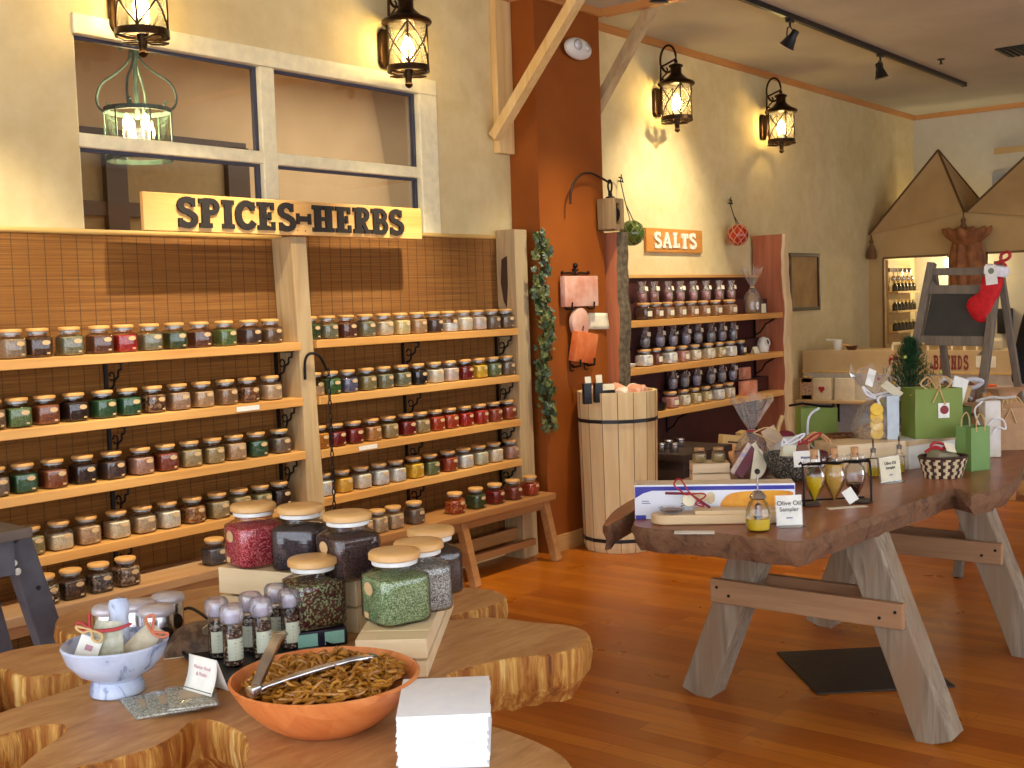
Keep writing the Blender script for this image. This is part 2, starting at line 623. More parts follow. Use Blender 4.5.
# timber frame: wall board and braces
BRACE = wood('pale timber brace', S(226, 190, 128), S(206, 164, 98), S(232, 204, 150), 2, .5)
tb = thing('timber_brace', 'pale timber brace rising from the wall board left of the column', 'brace', (5.6, YWALL, 2.45))
obj('wall_board', MB().bb((-.06, -.045, 0), (.09, 0, .91)), BRACE, tb, bev=.004)
obj('diagonal_strut', MB().bar((-.08, -.03, .09), (-.08, -.80, .955), .06, .075, (1, 0, 0)), BRACE, tb, bev=.003)
tb2 = thing('timber_brace', 'weathered timber brace rising right of the column towards the ceiling', 'brace', (6.5, YWALL, 2.75))
obj('diagonal_strut', MB().bar((0, -.02, -.052), (0, -.56, .655), .055, .085, (1, 0, 0)), wood('greyed brace', S(190, 164, 118), S(160, 132, 90), S(204, 178, 130), 2, .6), tb2, bev=.003)


# ---------------------------------------------------------------- lanterns
def lantern_glass():
    if 'lantern glass' in MATS: return MATS['lantern glass']
    g = glassy('lantern glass', (1, .97, .88, 1), .05, .05)
    nt = g.node_tree
    tl = nt.nodes.new('ShaderNodeBsdfTranslucent'); tl.inputs[0].default_value = (1, .93, .75, 1)
    mx = nt.nodes.new('ShaderNodeMixShader'); mx.inputs[0].default_value = .05
    src = nt.nodes['Material Output'].inputs[0].links[0].from_socket
    nt.links.new(src, mx.inputs[1]); nt.links.new(tl.outputs[0], mx.inputs[2]); nt.links.new(mx.outputs[0], nt.nodes['Material Output'].inputs[0])
    return g


def make_lantern(label, loc):
    o = thing('wall_lantern', label, 'lantern', loc, 0, 'wall lanterns')
    pl = [(-.03, -.09), (.03, -.09), (.045, -.065), (.045, .09), (.028, .115), (-.028, .115), (-.045, .09), (-.045, -.065)]
    mb = MB().at((0, 0, 0), (R(90), 0, 0)).prism(pl, 0, .028)
    obj('backplate', mb, BRONZE, o, bev=.006)
    path = [(0, -.03, -.07), (0, -.045, -.06), (0, -.05, 0), (0, -.05, .15), (0, -.052, .26)]
    path += [(0, -.115 - .065 * math.cos(R(a)), .30 + .105 * math.sin(R(a))) for a in range(0, 200, 15)]
    path += [(0, -.115 - .065 * math.cos(R(a)) * .9, .30 + .085 * math.sin(R(a))) for a in range(205, 300, 15)]
    path = [Vector(p) for p in path]
    obj('scroll_arm', MB().tube(path, .0085, 8).tube([(0, -.05, .16), (0, -.075, .19), (0, -.10, .21), (0, -.11, .235), (0, -.10, .25)], .006, 6).tube([(0, -.05, .18), (0, -.08, .165), (0, -.085, .15), (0, -.07, .145)], .005, 6), BRONZE, o)
    y = -.178
    obj('cap', MB().at((0, y, 0)).lathe([(.005, .30), (.014, .285), (.012, .272), (.05, .255), (.052, .245), (.04, .238), (.04, .20), (.05, .185), (.085, .155), (.13, .135), (.134, .122), (.125, .112), (.02, .112)], 28), BRONZE, o)
    obj('glass_cylinder', MB().at((0, y, 0)).lathe([(.098, -.108), (.098, .112)], 28, False), lantern_glass(), o)
    st = MB().at((0, y, 0))
    for k in range(4):
        a = math.pi / 4 + k * math.pi / 2
        st.tube([(.106 * math.cos(a), .106 * math.sin(a), -.11), (.106 * math.cos(a), .106 * math.sin(a), .115)], .0055, 6)
        for d in (0, 1):
            pts = []
            for i in range(9):
                b = a + (math.pi / 2) * (i / 8)
                z = -.105 + .215 * (i / 8)
                if d: z = .005 - (z - .005)
                pts.append((.106 * math.cos(b), .106 * math.sin(b), z))
            st.tube(pts, .0046, 6)
    obj('straps', st, BRONZE, o)
    obj('base_ring', MB().at((0, y, 0)).lathe([(.098, -.105), (.113, -.105), (.113, -.135), (.098, -.135), (.098, -.105)], 28, False), BRONZE, o)
    lo = MB().at((0, y, 0))
    for k in range(4):
        a = k * math.pi / 2
        pts = [(.02, 0, -.15), (.06, .028, -.15), (.115, .02, -.145), (.125, 0, -.142), (.115, -.02, -.145), (.06, -.028, -.15)]
        rm = Matrix.Rotation(a, 3, 'Z')
        lo.tube([rm @ Vector(p) for p in pts], .0045, 6, True)
    lo.lathe([(.0, -.118), (.024, -.122), (.02, -.15), (.016, -.19), (.022, -.2), (.014, -.213), (.0, -.22)], 14)
    obj('finial', lo, BRONZE, o)
    obj('candle', MB().at((0, y, 0)).lathe([(.016, -.12), (.016, -.055)], 12), WHITEP, o)
    obj('bulb', MB().at((0, y, -.02)).lathe([(.008, -.035), (.028, -.018), (.036, .008), (.026, .04), (.004, .075)], 14), emit('lantern bulb', S(255, 222, 150), 60), o)
    return o


LX = [(2.995, 2.85), (4.625, 2.92), (7.41, 2.945), (9.10, 2.93)]
LL = ['bronze wall lantern at the upper left over the window, its top cut off', 'bronze wall lantern by the right end of the window frame',
      'bronze wall lantern on the beige wall just right of the column', 'bronze wall lantern on the beige wall below the track lights, farthest from the column']
for i, (x, z) in enumerate(LX):
    if i == 0: lan0 = make_lantern(LL[0], (x, YWALL, z))
    else: dup(lan0, (x, YWALL, z), 0, LL[i])
    ld = bpy.data.lights.new('lantern_light', 'POINT')
    ld.energy = 7 if i == 0 else 13; ld.color = (1, .76, .36); ld.shadow_soft_size = .02
    lo = bpy.data.objects.new('lantern_light', ld); COL.objects.link(lo)
    lo.location = (x, YWALL - .178, z + .0)

# ---------------------------------------------------------------- pendant behind the glass
p = onY(138, 125, 5.3)
VERD = plain('verdigris metal', S(96, 122, 112), .6, .4, S(70, 96, 92), 20)
pn = thing('pendant_lantern', 'verdigris cage pendant lantern hanging behind the window pane', 'lantern', (p.x, 5.3, p.z))
rr = .168
obj('glass_drum', MB().lathe([(rr - .012, -.19), (rr - .012, .055)], 28, False), glassy('pendant glass', (.97, 1, .95, 1), .05, .04), pn)
mb = MB()
for z in (.06, -.185): mb.lathe([(rr - .008, z), (rr, z), (rr, z + .024), (rr - .008, z + .024), (rr - .008, z)], 32, False)
for k in range(6):
    a = k * math.pi / 3 + .3
    mb.tube([(rr * math.cos(a), rr * math.sin(a), -.18), (rr * math.cos(a), rr * math.sin(a), .07)], .005, 6)
obj('cage', mb, VERD, pn)
mb = MB()
for k in range(4):
    a = k * math.pi / 2 + .75
    pr = [(.02, .40), (.03, .33), (.09, .27), (.17, .215), (.20, .15), (.195, .10), (.172, .075), (.145, .085), (.14, .105), (.155, .115)]
    mb.tube(catmull([(r * math.cos(a), r * math.sin(a), z) for r, z in pr], 3, False), .007, 6)
    pr = [(.012, .37), (.035, .42), (.06, .43), (.078, .41), (.07, .385), (.052, .395)]
    mb.tube(catmull([(r * math.cos(a), r * math.sin(a), z) for r, z in pr], 3, False), .006, 6)
obj('scroll_frame', mb, VERD, pn)
obj('stem', MB().lathe([(.012, .03), (.012, .33), (.026, .35), (.024, .42), (.01, .44)], 12), VERD, pn)
mb = MB()
for i in range(7):
    z = .46 + i * .034
    mb.at((0, 0, z), (R(90), 0, R(90) * (i % 2))).tube([(.009 * math.cos(a * .785), .02 * math.sin(a * .785), 0) for a in range(8)], .0035, 6, True)
mb.at().tube([(0, 0, .69), (0, 0, 3.62 - p.z)], .005, 6)
obj('chain', mb, VERD, pn)
for k in range(4):
    a = k * math.pi / 2
    x, y = .065 * math.cos(a), .065 * math.sin(a)
    obj('candle', MB().at((x, y, 0)).lathe([(.028, -.15), (.03, -.14), (.012, -.13), (.012, -.03)], 12), WHITEP, pn)
    obj('bulb', MB().at((x, y, .0)).lathe([(.008, -.035), (.02, -.01), (.018, .02), (.004, .05)], 12), MATS['lantern bulb'], pn)
ld = bpy.data.lights.new('pendant_light', 'POINT'); ld.energy = 2.2; ld.color = (1, .85, .62); ld.shadow_soft_size = .08
lo = bpy.data.objects.new('pendant_light', ld); COL.objects.link(lo); lo.location = (p.x, 5.3, p.z)

# ---------------------------------------------------------------- track lights
TY = 3.45
tr = thing('track_rail', 'long black lighting track on the pale ceiling', 'track', (2.0, TY, ZC))
obj('rail', MB().bb((0, -.018, -.035), (9.02, .018, 0)), BLACKP, tr, bev=.003)
obj('end_cap', MB().bb((9.02, -.021, -.038), (9.06, .021, 0)), BLACKP, tr, bev=.003)


def make_spot(label, x, aim):
    o = thing('track_spotlight', label, 'spotlight', (x, TY, ZC - .035), 0, 'track spotlights')
    obj('adapter', MB().bb((-.035, -.016, -.022), (.035, .016, 0)).tube([(0, 0, -.02), (0, 0, -.05)], .008, 8), BLACKP, o)
    d = (Vector(aim) - Vector((x, TY, ZC - .14))).normalized()
    rot = d.to_track_quat('-Z', 'Y').to_euler()
    obj('yoke', MB().at((0, 0, -.14)).tube([(0, 0, .09), (-.04, 0, .075), (-.052, 0, .03), (-.045, 0, 0)], .005, 6).tube([(0, 0, .09), (.04, 0, .075), (.052, 0, .03), (.045, 0, 0)], .005, 6), BLACKP, o)
    mb = MB().at((0, 0, -.14), rot)
    mb.lathe([(.018, .075), (.024, .07), (.026, .03), (.034, .015), (.05, -.04), (.056, -.045), (.05, -.047), (.04, -.02), (.02, .0)], 20)
    obj('shade', mb, BLACKP, o)
    obj('lamp_face', MB().at((0, 0, -.14), rot).lathe([(.001, -.026), (.038, -.026)], 18, True), emit('spot lamp', S(255, 224, 170), 25), o)
    ld = bpy.data.lights.new('spot_beam', 'SPOT')
    ld.energy = {2.35: 110, 5.75: 95}.get(x, 140 if x < 5 else 85); ld.color = (1, .87, .62); ld.spot_size = R(49 if x < 5 else 80); ld.spot_blend = 1; ld.shadow_soft_size = .025
    lo = bpy.data.objects.new('spot_beam', ld); COL.objects.link(lo)
    lo.location = Vector((x, TY, ZC - .175)) + d * .055
    lo.rotation_euler = rot
    return ld


SPOTS = [(2.35, (2.3, 4.4, 1.3), 'first track spotlight from the rail start, over the left spice rack'),
         (3.35, (3.3, 4.4, 1.35), 'second track spotlight from the rail start, above the spice sign'),
         (4.55, (4.5, 4.4, 1.35), 'third track spotlight from the rail start, over the right spice rack'),
         (5.75, (6.0, 3.9, .8), 'fourth track spotlight from the rail start, before the rust column'),
         (7.42, (7.4, 4.45, 1.9), 'lit track spotlight aimed at the salts shelf, left of two in view'),
         (9.02, (9.4, 3.0, .9), 'dark track spotlight near the far end of the rail')]
BEAMS = [make_spot(l, x, a) for x, a, l in SPOTS]
for px, py, lb in ((941, 59, 'tiny dark sprinkler head on the far ceiling'),):
    p = onZ(px, py, ZC)
    tag(obj('sprinkler_head', MB().lathe([(.03, 0), (.03, -.008), (.008, -.012), (.008, -.035), (.018, -.038), (.018, -.042)], 12), BRONZE, None, (p.x, p.y, ZC)), lb, 'sprinkler')
p = onZ(1018, 50, ZC)
vt = thing('ceiling_vent', 'small dark ceiling vent at the right edge', 'vent', (p.x, p.y, ZC))
obj('frame', MB().bb((-.2, -.12, -.012), (.2, .12, 0)), BLACKP, vt)
mb = MB()
for i in range(5): mb.bb((-.18, -.09 + i * .042, -.02), (.18, -.075 + i * .042, -.012))
obj('slats', mb, BLACKP, vt)
# ---------------------------------------------------------------- bamboo blinds
def bamboo():
    t = NT('split bamboo'); t.pr(.6, 0, .3)
    v = t.coords((1, 1, 1))
    wv = t.n('ShaderNodeTexWave'); wv.bands_direction = 'Z'
    wv.inputs['Scale'].default_value = 190; wv.inputs['Distortion'].default_value = .35; wv.inputs['Detail'].default_value = 2
    t.l(v, wv.inputs['Vector'])
    n1 = t.noise(t.coords((1.5, 1, 130)), 1, 4, .6)
    c = t.ramp(n1, [(.28, S(104, 62, 20)), (.5, S(158, 102, 40)), (.75, S(188, 134, 64))])
    c = t.mixc(t.ramp(wv.outputs['Color'], [(.1, (.75, .75, .75, 1)), (.5, (0, 0, 0, 1))]), c, S(72, 42, 18))
    t.col(c); t.bump(wv.outputs['Color'], .5, .004)
    return t.m


BAMB = bamboo()
STRING = plain('blind string', S(92, 62, 30), .8)


def blind(label, x0, x1, z1):
    o = thing('bamboo_blind', label, 'blind', ((x0 + x1) / 2, YWALL - .012, 0), 0, 'bamboo blinds behind the spice racks')
    h = (x1 - x0) / 2
    obj('slat_sheet', MB().bb((-h, -.006, .03), (h, .004, z1)), BAMB, o)
    obj('head_rail', MB().at((0, -.004, z1), (0, R(90), 0)).lathe([(.012, -h), (.012, h)], 12), wood('bamboo pole', S(206, 168, 96), S(180, 138, 70), None, 0, .5), o)
    mb = MB()
    n = int((x1 - x0) / .072)
    for i in range(n + 1):
        x = -h + .02 + i * .072
        mb.bb((x - .0012, -.0075, .03), (x + .0012, -.006, z1))
    obj('strings', mb, STRING, o)


PX, PW = 3.80, .095        # centre upright: left face, width
RX = 5.50
blind('bamboo blind hanging behind the left bay of the spice rack', 1.2, PX + .03, 1.905)
blind('bamboo blind hanging behind the right bay of the spice rack', PX + .05, RX + .03, 1.945)

# ---------------------------------------------------------------- spice rack
YF = 4.33
rack = thing('spice_rack', 'wall spice rack of honey fir shelves between weathered wooden uprights', 'shelf', (PX, YWALL, 0))


def rel(o, p): return Vector(p) - o.location


def upright(x, w, zt, mat, name='upright', lean=0):
    # slightly live edged plank, flared to the foot
    zs = [0, .15, .4, .7, 1.0, 1.3, 1.6, zt]
    L = [0.0, -.003, .004, -.002, .003, .006, .002, 0]
    Rr = [.022, .016, .012, .010, .004, .004, .0, 0]
    pts = []
    vs = []
    for z, l, r in zip(zs, L, Rr):
        k_ = lean * (z / zt - .45)
        for y in (YF + .002, YWALL - .022):
            vs += [(x + l + k_, y, z), (x + w + r + k_, y, z)]
    mb = MB()
    fs = []
    for i in range(len(zs) - 1):
        a, b = i * 4, i * 4 + 4
        fs += [(a, a + 1, b + 1, b), (a + 3, a + 2, b + 2, b + 3), (a + 2, a, b, b + 2), (a + 1, a + 3, b + 3, b + 1)]
    fs += [(0, 2, 3, 1), (len(vs) - 4, len(vs) - 3, len(vs) - 1, len(vs) - 2)]
    mb.at(-rack.location).add(vs, fs)
    return obj(name, mb, mat, rack, bev=.004)


upright(PX, PW, 1.90, GREYW, 'upright', -.05)
upright(RX, .12, 1.985, GREYW)
upright(1.25, .1, 1.9, GREYW)
# knot hole on the right upright
tag(obj('knot', MB().at(rel(rack, (RX - .001, YF + .075, 1.72)), (0, R(-90), 0)).add([(0.11, -.012, .0), (.09, .03, 0), (-.05, .04, 0), (-.16, .022, 0), (-.2, .0, 0), (-.05, -.012, 0)], [(0, 1, 2, 3, 4, 5)]), plain('knot brown', S(70, 44, 26), .8), rack, thick=.002), 'dark brown knot')
SZ = [(1.392, 1.397), (1.122, 1.118), (.862, .852), (.608, .612)]
BK = []


def bracket(x, z):
    mb = MB().at(rel(rack, (x, 0, z)))
    mb.bb((-.008, YWALL - .03, -.17), (.008, YWALL - .02, 0)).bb((-.008, YF + .02, -.008), (.008, YWALL - .02, 0))
    pr = [(YWALL - .03, -.15), (YWALL - .05, -.135), (YWALL - .05, -.115), (YWALL - .075, -.105), (YWALL - .09, -.075), (YWALL - .115, -.06), (YWALL - .12, -.035), (YWALL - .14, -.03), (YWALL - .142, -.008)]
    mb.tube(catmull([(0, a, b) for a, b in pr], 3, False), .0055, 6)
    mb.tube([(0, YWALL - .07 + .018 * math.cos(k * .7), -.06 + .018 * math.sin(k * .7)) for k in range(9)], .004, 6)
    obj('bracket', mb, IRON, rack)


TH = .04
for k, (zl, zr) in enumerate(SZ):
    obj('shelf', MB().at(-rack.location).bb((1.35, YF - .004, zl - TH), (PX - .0, YWALL - .02, zl)), SHELFW, rack, bev=.003)
    obj('shelf', MB().at(-rack.location).bb((PX + PW + .008, YF - .004, zr - TH), (RX - .0, YWALL - .02, zr)), SHELFW, rack, bev=.003)
    for x in (2.05, 2.83, PX - .035): bracket(x, zl - TH)
    for x in (4.66, RX - .03): bracket(x, zr - TH)
for (px, py, k, z) in ((248, 408, 1, 1.102), (368, 447, 2, .832)):
    p = onY(px, py, YF - .005)
    tag(obj('shelf_label', MB().at(rel(rack, (p.x, YF - .0065, z))).box((0, 0, 0), (.13, .002, .022)), CARD, rack), 'white paper shelf label')

# ---------------------------------------------------------------- benches
def bench(label, x0, x1, yf, yb, z, legs, mat):
    o = thing('bench', label, 'bench', ((x0 + x1) / 2, (yf + yb) / 2, 0), 0, 'low benches below the spice racks')
    h = (x1 - x0) / 2
    d = (yb - yf) / 2
    obj('bench_top', MB().bb((-h, -d, z - .042), (h, d, z)), mat, o, bev=.005)
    obj('apron', MB().bb((-h + .05, -d + .03, z - .09), (h - .05, -d + .055, z - .042)), BENCHW, o)
    for x in legs:
        x -= o.location.x
        for s in (-1, 1):
            obj('leg', MB().bar((x, s * (d - .045), z - .042), (x + .03, s * (d + .02), 0), .05, .05, (1, 0, 0)), BENCHW, o, bev=.004)
    obj('stretcher', MB().bb((legs[0] - o.location.x, d - .06, .12), (legs[-1] - o.location.x, d - .035, .19)), BENCHW, o)
    obj('stretcher', MB().bb((legs[0] - o.location.x, -.03, .09), (legs[-1] - o.location.x, .0, .13)), BENCHW, o)
    return o


B1Y, B1Z, B2Y, B2Z = 4.17, .435, 4.155, .405
GREYB = wood('grey edged bench wood', S(186, 138, 84), S(160, 112, 64), S(176, 150, 120), 0, .55)
bench('low bench under the left spice shelves, grey front edge', 1.3, 3.62, B1Y, B1Y + .27, B1Z, (1.5, 2.5, 3.5), GREYB)
bench('low brown bench under the right spice shelves with splayed legs', 3.66, 5.60, B2Y, B2Y + .28, B2Z, (3.8, 4.78, 5.53), BENCHW)

# ---------------------------------------------------------------- jars
def jar_parts(root, s, h, lidr, seal, glass=GLASS, lidm=None, cont=None, fill=.66):
    b = s / 2 * 1.0
    E, RD = 5.5, 2
    prof = [(b * .80, .0), (b * .95, .004), (b, .012), (b, h * .60), (b * .97, h * .66), (b * .80, h * .715), (b * .74, h * .74), (b * .74, h * .87)]
    shp = [E, E, E, E, E, 3, RD, RD]
    obj('glass_body', MB().lathe(prof, 32, True, True, shp), glass, root)
    k = .955
    cp = [(b * .78, .004), (b * .93 * k, .007), (b * k, .014), (b * k, h * min(fill, .60) - .002)]
    cs = [E] * 4
    if fill > .62: cp.append((b * .96 * k, h * .64)); cs.append(E)
    cp.append((b * .78, h * fill)); cs.append(3)
    cp.append((.001, h * fill + .002)); cs.append(2)
    obj('contents', MB().lathe(cp, 32, True, True, cs), cont, root)
    obj('seal', MB().lathe([(b * .745, h * .80), (b * .80, h * .81), (b * .80, h * .865), (b * .745, h * .872)], 24), seal, root)
    obj('lid', MB().lathe([(lidr * .93, h * .873), (lidr, h * .888), (lidr * 1.0, h * .955), (lidr * .94, h * .985), (lidr * .6, h * .998), (.001, h)], 28), lidm, root)


LIDW = wood('bamboo lid', S(214, 166, 98), S(196, 142, 76), None, 0, .35, 20, .03, False)
SEALG = plain('grey jar seal', S(176, 176, 172), .3, .3)
SEALW = plain('white jar seal', S(232, 232, 228), .45)
JS, JH = .094, .118


def oval(w, h, y, n=18):
    return [(w * math.cos(2 * math.pi * i / n), y, h * math.sin(2 * math.pi * i / n)) for i in range(n)]


def jar_labels(root, s, h, lx=.012, lz=.50):
    y = -s / 2 - .0012
    vs = oval(.0175 * s / .094, .0095 * s / .094, y)
    obj('label', MB().at((lx, 0, h * lz)).add(vs, [list(range(len(vs)))]), KRAFT, root, thick=.0006)
    obj('price_sticker', MB().at((lx + .008, y, h * .14)).box((0, 0, 0), (.013 * s / .094, .001, .0065 * s / .094)), KRAFT, root)


C = {  # contents: name -> material
    'grey beige': ((150, 128, 100),), 'dark brown': ((70, 46, 32), (104, 70, 46)), 'grey green': ((124, 122, 92), (152, 148, 116)), 'red': ((168, 34, 30), (196, 52, 40)),
    'dark green': ((48, 68, 36), (86, 100, 54)), 'maroon brown': ((94, 54, 40), (126, 80, 60)), 'green': ((84, 108, 58), (122, 140, 82)), 'purple brown': ((78, 58, 54), (104, 80, 70)),
    'brown': ((110, 84, 58), (140, 108, 76)), 'rust brown': ((136, 74, 42), (160, 94, 56)), 'black brown': ((42, 26, 22), (64, 40, 30)), 'bark brown': ((120, 78, 46), (196, 160, 120), (80, 50, 34)),
    'pinkish tan': ((176, 138, 104), (192, 156, 122)), 'light tan': ((190, 150, 104), (206, 168, 124)), 'brownish tan': ((150, 112, 76), (172, 132, 94)), 'rust bark': ((140, 86, 52), (190, 140, 96), (92, 54, 34)),
    'pale tan': ((196, 164, 122), (210, 180, 140)), 'grey brown': ((122, 102, 80), (146, 124, 100)), 'dusky pink': ((178, 134, 112), (196, 152, 130)), 'red brown': ((132, 58, 36), (156, 78, 50)),
    'olive tan': ((168, 142, 92), (186, 162, 112)), 'deep green': ((44, 84, 52), (70, 108, 68)), 'cream': ((220, 198, 156), (232, 214, 178)), 'pale cream': ((232, 216, 184), (240, 228, 202)),
    'mixed tan': ((168, 112, 62), (206, 160, 104), (120, 74, 40)), 'olive': ((142, 128, 78), (166, 152, 102)), 'seed mix': ((92, 72, 50), (206, 190, 156), (62, 46, 34)), 'dark mixed': ((84, 60, 40), (122, 84, 54), (56, 40, 30)),
    'charcoal mixed': ((70, 62, 58), (108, 92, 82), (150, 128, 108)), 'dried slice': ((128, 96, 70), (206, 178, 146), (90, 62, 44)), 'charcoal': ((72, 64, 62), (100, 90, 84)),
    'pale yellow': ((226, 204, 138), (236, 218, 162)), 'orange tan': ((192, 130, 66), (208, 150, 86)), 'white': ((228, 224, 212), (240, 238, 230)), 'pinkish cream': ((220, 196, 178), (232, 212, 196)),
    'leaf green': ((62, 98, 44), (92, 124, 64)), 'blue violet': ((98, 98, 124), (126, 126, 146)), 'black': ((30, 26, 26), (52, 44, 42)), 'dark red': ((122, 26, 22), (146, 40, 30)), 'yellow': ((232, 182, 38), (240, 198, 70)),
    'amber': ((186, 112, 32), (204, 134, 52)), 'orange red': ((182, 60, 28), (200, 84, 42)), 'bright red': ((176, 40, 28), (198, 60, 40)), 'rust red': ((160, 64, 36), (182, 86, 52)), 'golden yellow': ((236, 176, 50), (244, 196, 84)),
    'pale green': ((206, 202, 164), (220, 216, 184)), 'moss green': ((112, 122, 76), (138, 146, 98)), 'chilli flake': ((186, 66, 30), (214, 140, 60), (150, 38, 24)), 'pink salt': ((214, 164, 150), (226, 184, 170)),
}
CM = {k: grains('spice ' + k, *[S(*c) for c in v], scale=(90 if len(v) == 3 else 300)) for k, v in C.items()}

jar0 = thing('spice_jar', 'x', 'jar')
jar_parts(jar0, JS, JH, .043, SEALG, GLASS, LIDW, CM['red'])
jar_labels(jar0, JS, JH)
USED = [0]
FILLS = {}


def place_jar(px, py, z, yc, content, label, group, sc=1.0, rz=0, fill=1.0):
    p = onY(px, py, yc - JS / 2)
    loc = (p.x + .01, yc, z)
    if not USED[0]:
        o = jar0; o.location = loc; o.rotation_euler = (0, 0, rz); o['label'] = label; o['group'] = group; USED[0] = 1
    else: o = dup(jar0, loc, rz, label, group)
    o.scale = (sc,) * 3
    c = kid(o, 'contents')
    setmat(c, CM[content])
    c.scale = (1, 1, fill)
    return o


def row(items, y0, y1, x0, x1, z, yc, where, group, order='from the left'):
    rnd = random.Random(len(group) * 7 + items[0][0])
    for i, it in enumerate(items):
        px, cn = it[0], it[1]
        fill = it[2] if len(it) > 2 else 1 - rnd.random() * .10
        py = y0 + (y1 - y0) * (px - x0) / (x1 - x0)
        place_jar(px, py, z + .0005, yc, cn, f'jar of {cn} spice, {ORD[i]} {order} on the {where}', group, 1, R(rnd.uniform(-5, 5)), fill)


YJ = YF + .068
LB, RB = 'left spice bay', 'right spice bay'
row([(15, 'grey beige'), (42, 'dark brown'), (74, 'grey green', .98), (104, 'maroon brown'), (128, 'red'), (154, 'grey green'), (179, 'dark green'), (204, 'maroon brown'), (229, 'green'), (254, 'purple brown'), (275, 'brown')],
    350, 332, 15, 275, SZ[0][0], YJ, 'left rack top shelf', 'spice jars on the left top shelf')
row([(-6, 'brown'), (21, 'green'), (49, 'rust brown'), (78, 'black brown'), (107, 'deep green'), (132, 'deep green'), (157, 'bark brown'), (182, 'pinkish tan'), (206, 'light tan'), (230, 'brownish tan'), (252, 'rust bark'), (275, 'pale tan')],
    414, 388, 21, 275, SZ[1][0], YJ, 'left rack second shelf', 'spice jars on the left second shelf')
row([(-2, 'grey brown'), (27, 'deep green'), (57, 'rust brown'), (87, 'black brown'), (116, 'purple brown'), (145, 'dusky pink'), (170, 'red brown'), (194, 'olive tan'), (217, 'olive tan'), (239, 'light tan'), (261, 'deep green'), (284, 'grey brown')],
    482, 442, 27, 284, SZ[2][0], YJ, 'left rack third shelf', 'spice jars on the left third shelf')
row([(6, 'olive'), (34, 'olive'), (63, 'cream', .78), (91, 'light tan'), (121, 'cream'), (147, 'pale tan'), (172, 'pale cream'), (197, 'mixed tan'), (222, 'olive tan'), (244, 'olive tan'), (265, 'olive'), (284, 'black brown')],
    545, 495, 34, 284, SZ[3][0], YJ, 'left rack lowest shelf', 'spice jars on the left lowest shelf')
row([(48, 'seed mix'), (75, 'dark mixed'), (103, 'charcoal mixed'), (130, 'dried slice'), (219, 'charcoal')],
    588, 547, 48, 219, B1Z, B1Y + .085, 'left bench', 'spice jars on the left bench')
row([(314, 'dark green'), (332, 'grey green'), (351, 'maroon brown'), (370, 'grey green'), (388, 'cream'), (405, 'pale yellow'), (422, 'light tan'), (438, 'purple brown'), (453, 'white', .62), (468, 'pale cream'), (482, 'pinkish cream'), (496, 'grey brown'), (510, 'grey brown')],
    330, 318, 314, 510, SZ[0][1], YJ, 'right rack top shelf', 'spice jars on the right top shelf')
row([(318, 'light tan', .6), (335, 'leaf green'), (352, 'blue violet'), (371, 'olive'), (388, 'grey green'), (406, 'grey green'), (422, 'black'), (439, 'pale cream'), (454, 'pinkish cream'), (469, 'dark red'), (483, 'yellow'), (497, 'moss green'), (511, 'grey brown')],
    386, 365, 318, 511, SZ[1][1], YJ, 'right rack second shelf', 'spice jars on the right second shelf')
row([(323, 'amber'), (340, 'dark red'), (358, 'dark red'), (376, 'orange tan'), (393, 'olive tan'), (411, 'dark red'), (425, 'olive tan'), (440, 'orange red'), (454, 'orange red'), (469, 'bright red'), (484, 'bright red'), (498, 'rust red'), (512, 'rust red')],
    442, 408, 323, 512, SZ[2][1], YJ, 'right rack third shelf', 'spice jars on the right third shelf')
row([(328, 'white'), (347, 'golden yellow'), (366, 'pale cream'), (384, 'white'), (401, 'white'), (419, 'yellow'), (435, 'moss green'), (453, 'rust red'), (469, 'white'), (484, 'pale green'), (499, 'pale cream'), (515, 'dusky pink')],
    490, 454, 328, 515, SZ[3][1], YJ, 'right rack lowest shelf', 'spice jars on the right lowest shelf')
row([(367, 'pale tan'), (382, 'pale tan'), (398, 'pale tan'), (419, 'grey brown'), (460, 'chilli flake'), (481, 'dark green'), (500, 'dark red'), (518, 'red brown'), (535, 'orange red')],
    513, 487, 367, 535, B2Z, B2Y + .085, 'right bench', 'spice jars on the right bench')

# ---------------------------------------------------------------- slab serif letters
LAY = [0]


def stroke(mb, pts, w, z0, z1):
    """flat stroke of width w along 2D polyline, built as overlapping convex quads, depth z0..z1"""
    zt0 = z1
    for a, b in zip(pts[:-1], pts[1:]):
        a, b = Vector((a[0], a[1])), Vector((b[0], b[1]))
        t = (b - a)
        if t.length < 1e-6: continue
        t.normalize()
        LAY[0] += 1
        z1 = zt0 * (1 - .012 * (LAY[0] % 23))
        nn = Vector((-t.y, t.x)) * (w / 2)
        e = t * (w * .14)
        mb.prism([(a - e - nn)[:], (b + e - nn)[:], (b + e + nn)[:], (a - e + nn)[:]], z0, z1)


def rect(mb, x0, y0, x1, y1, z0, z1):
    LAY[0] += 1
    mb.prism([(x0, y0), (x1, y0), (x1, y1), (x0, y1)], z0, z1 * (1 - .012 * (LAY[0] % 23)))


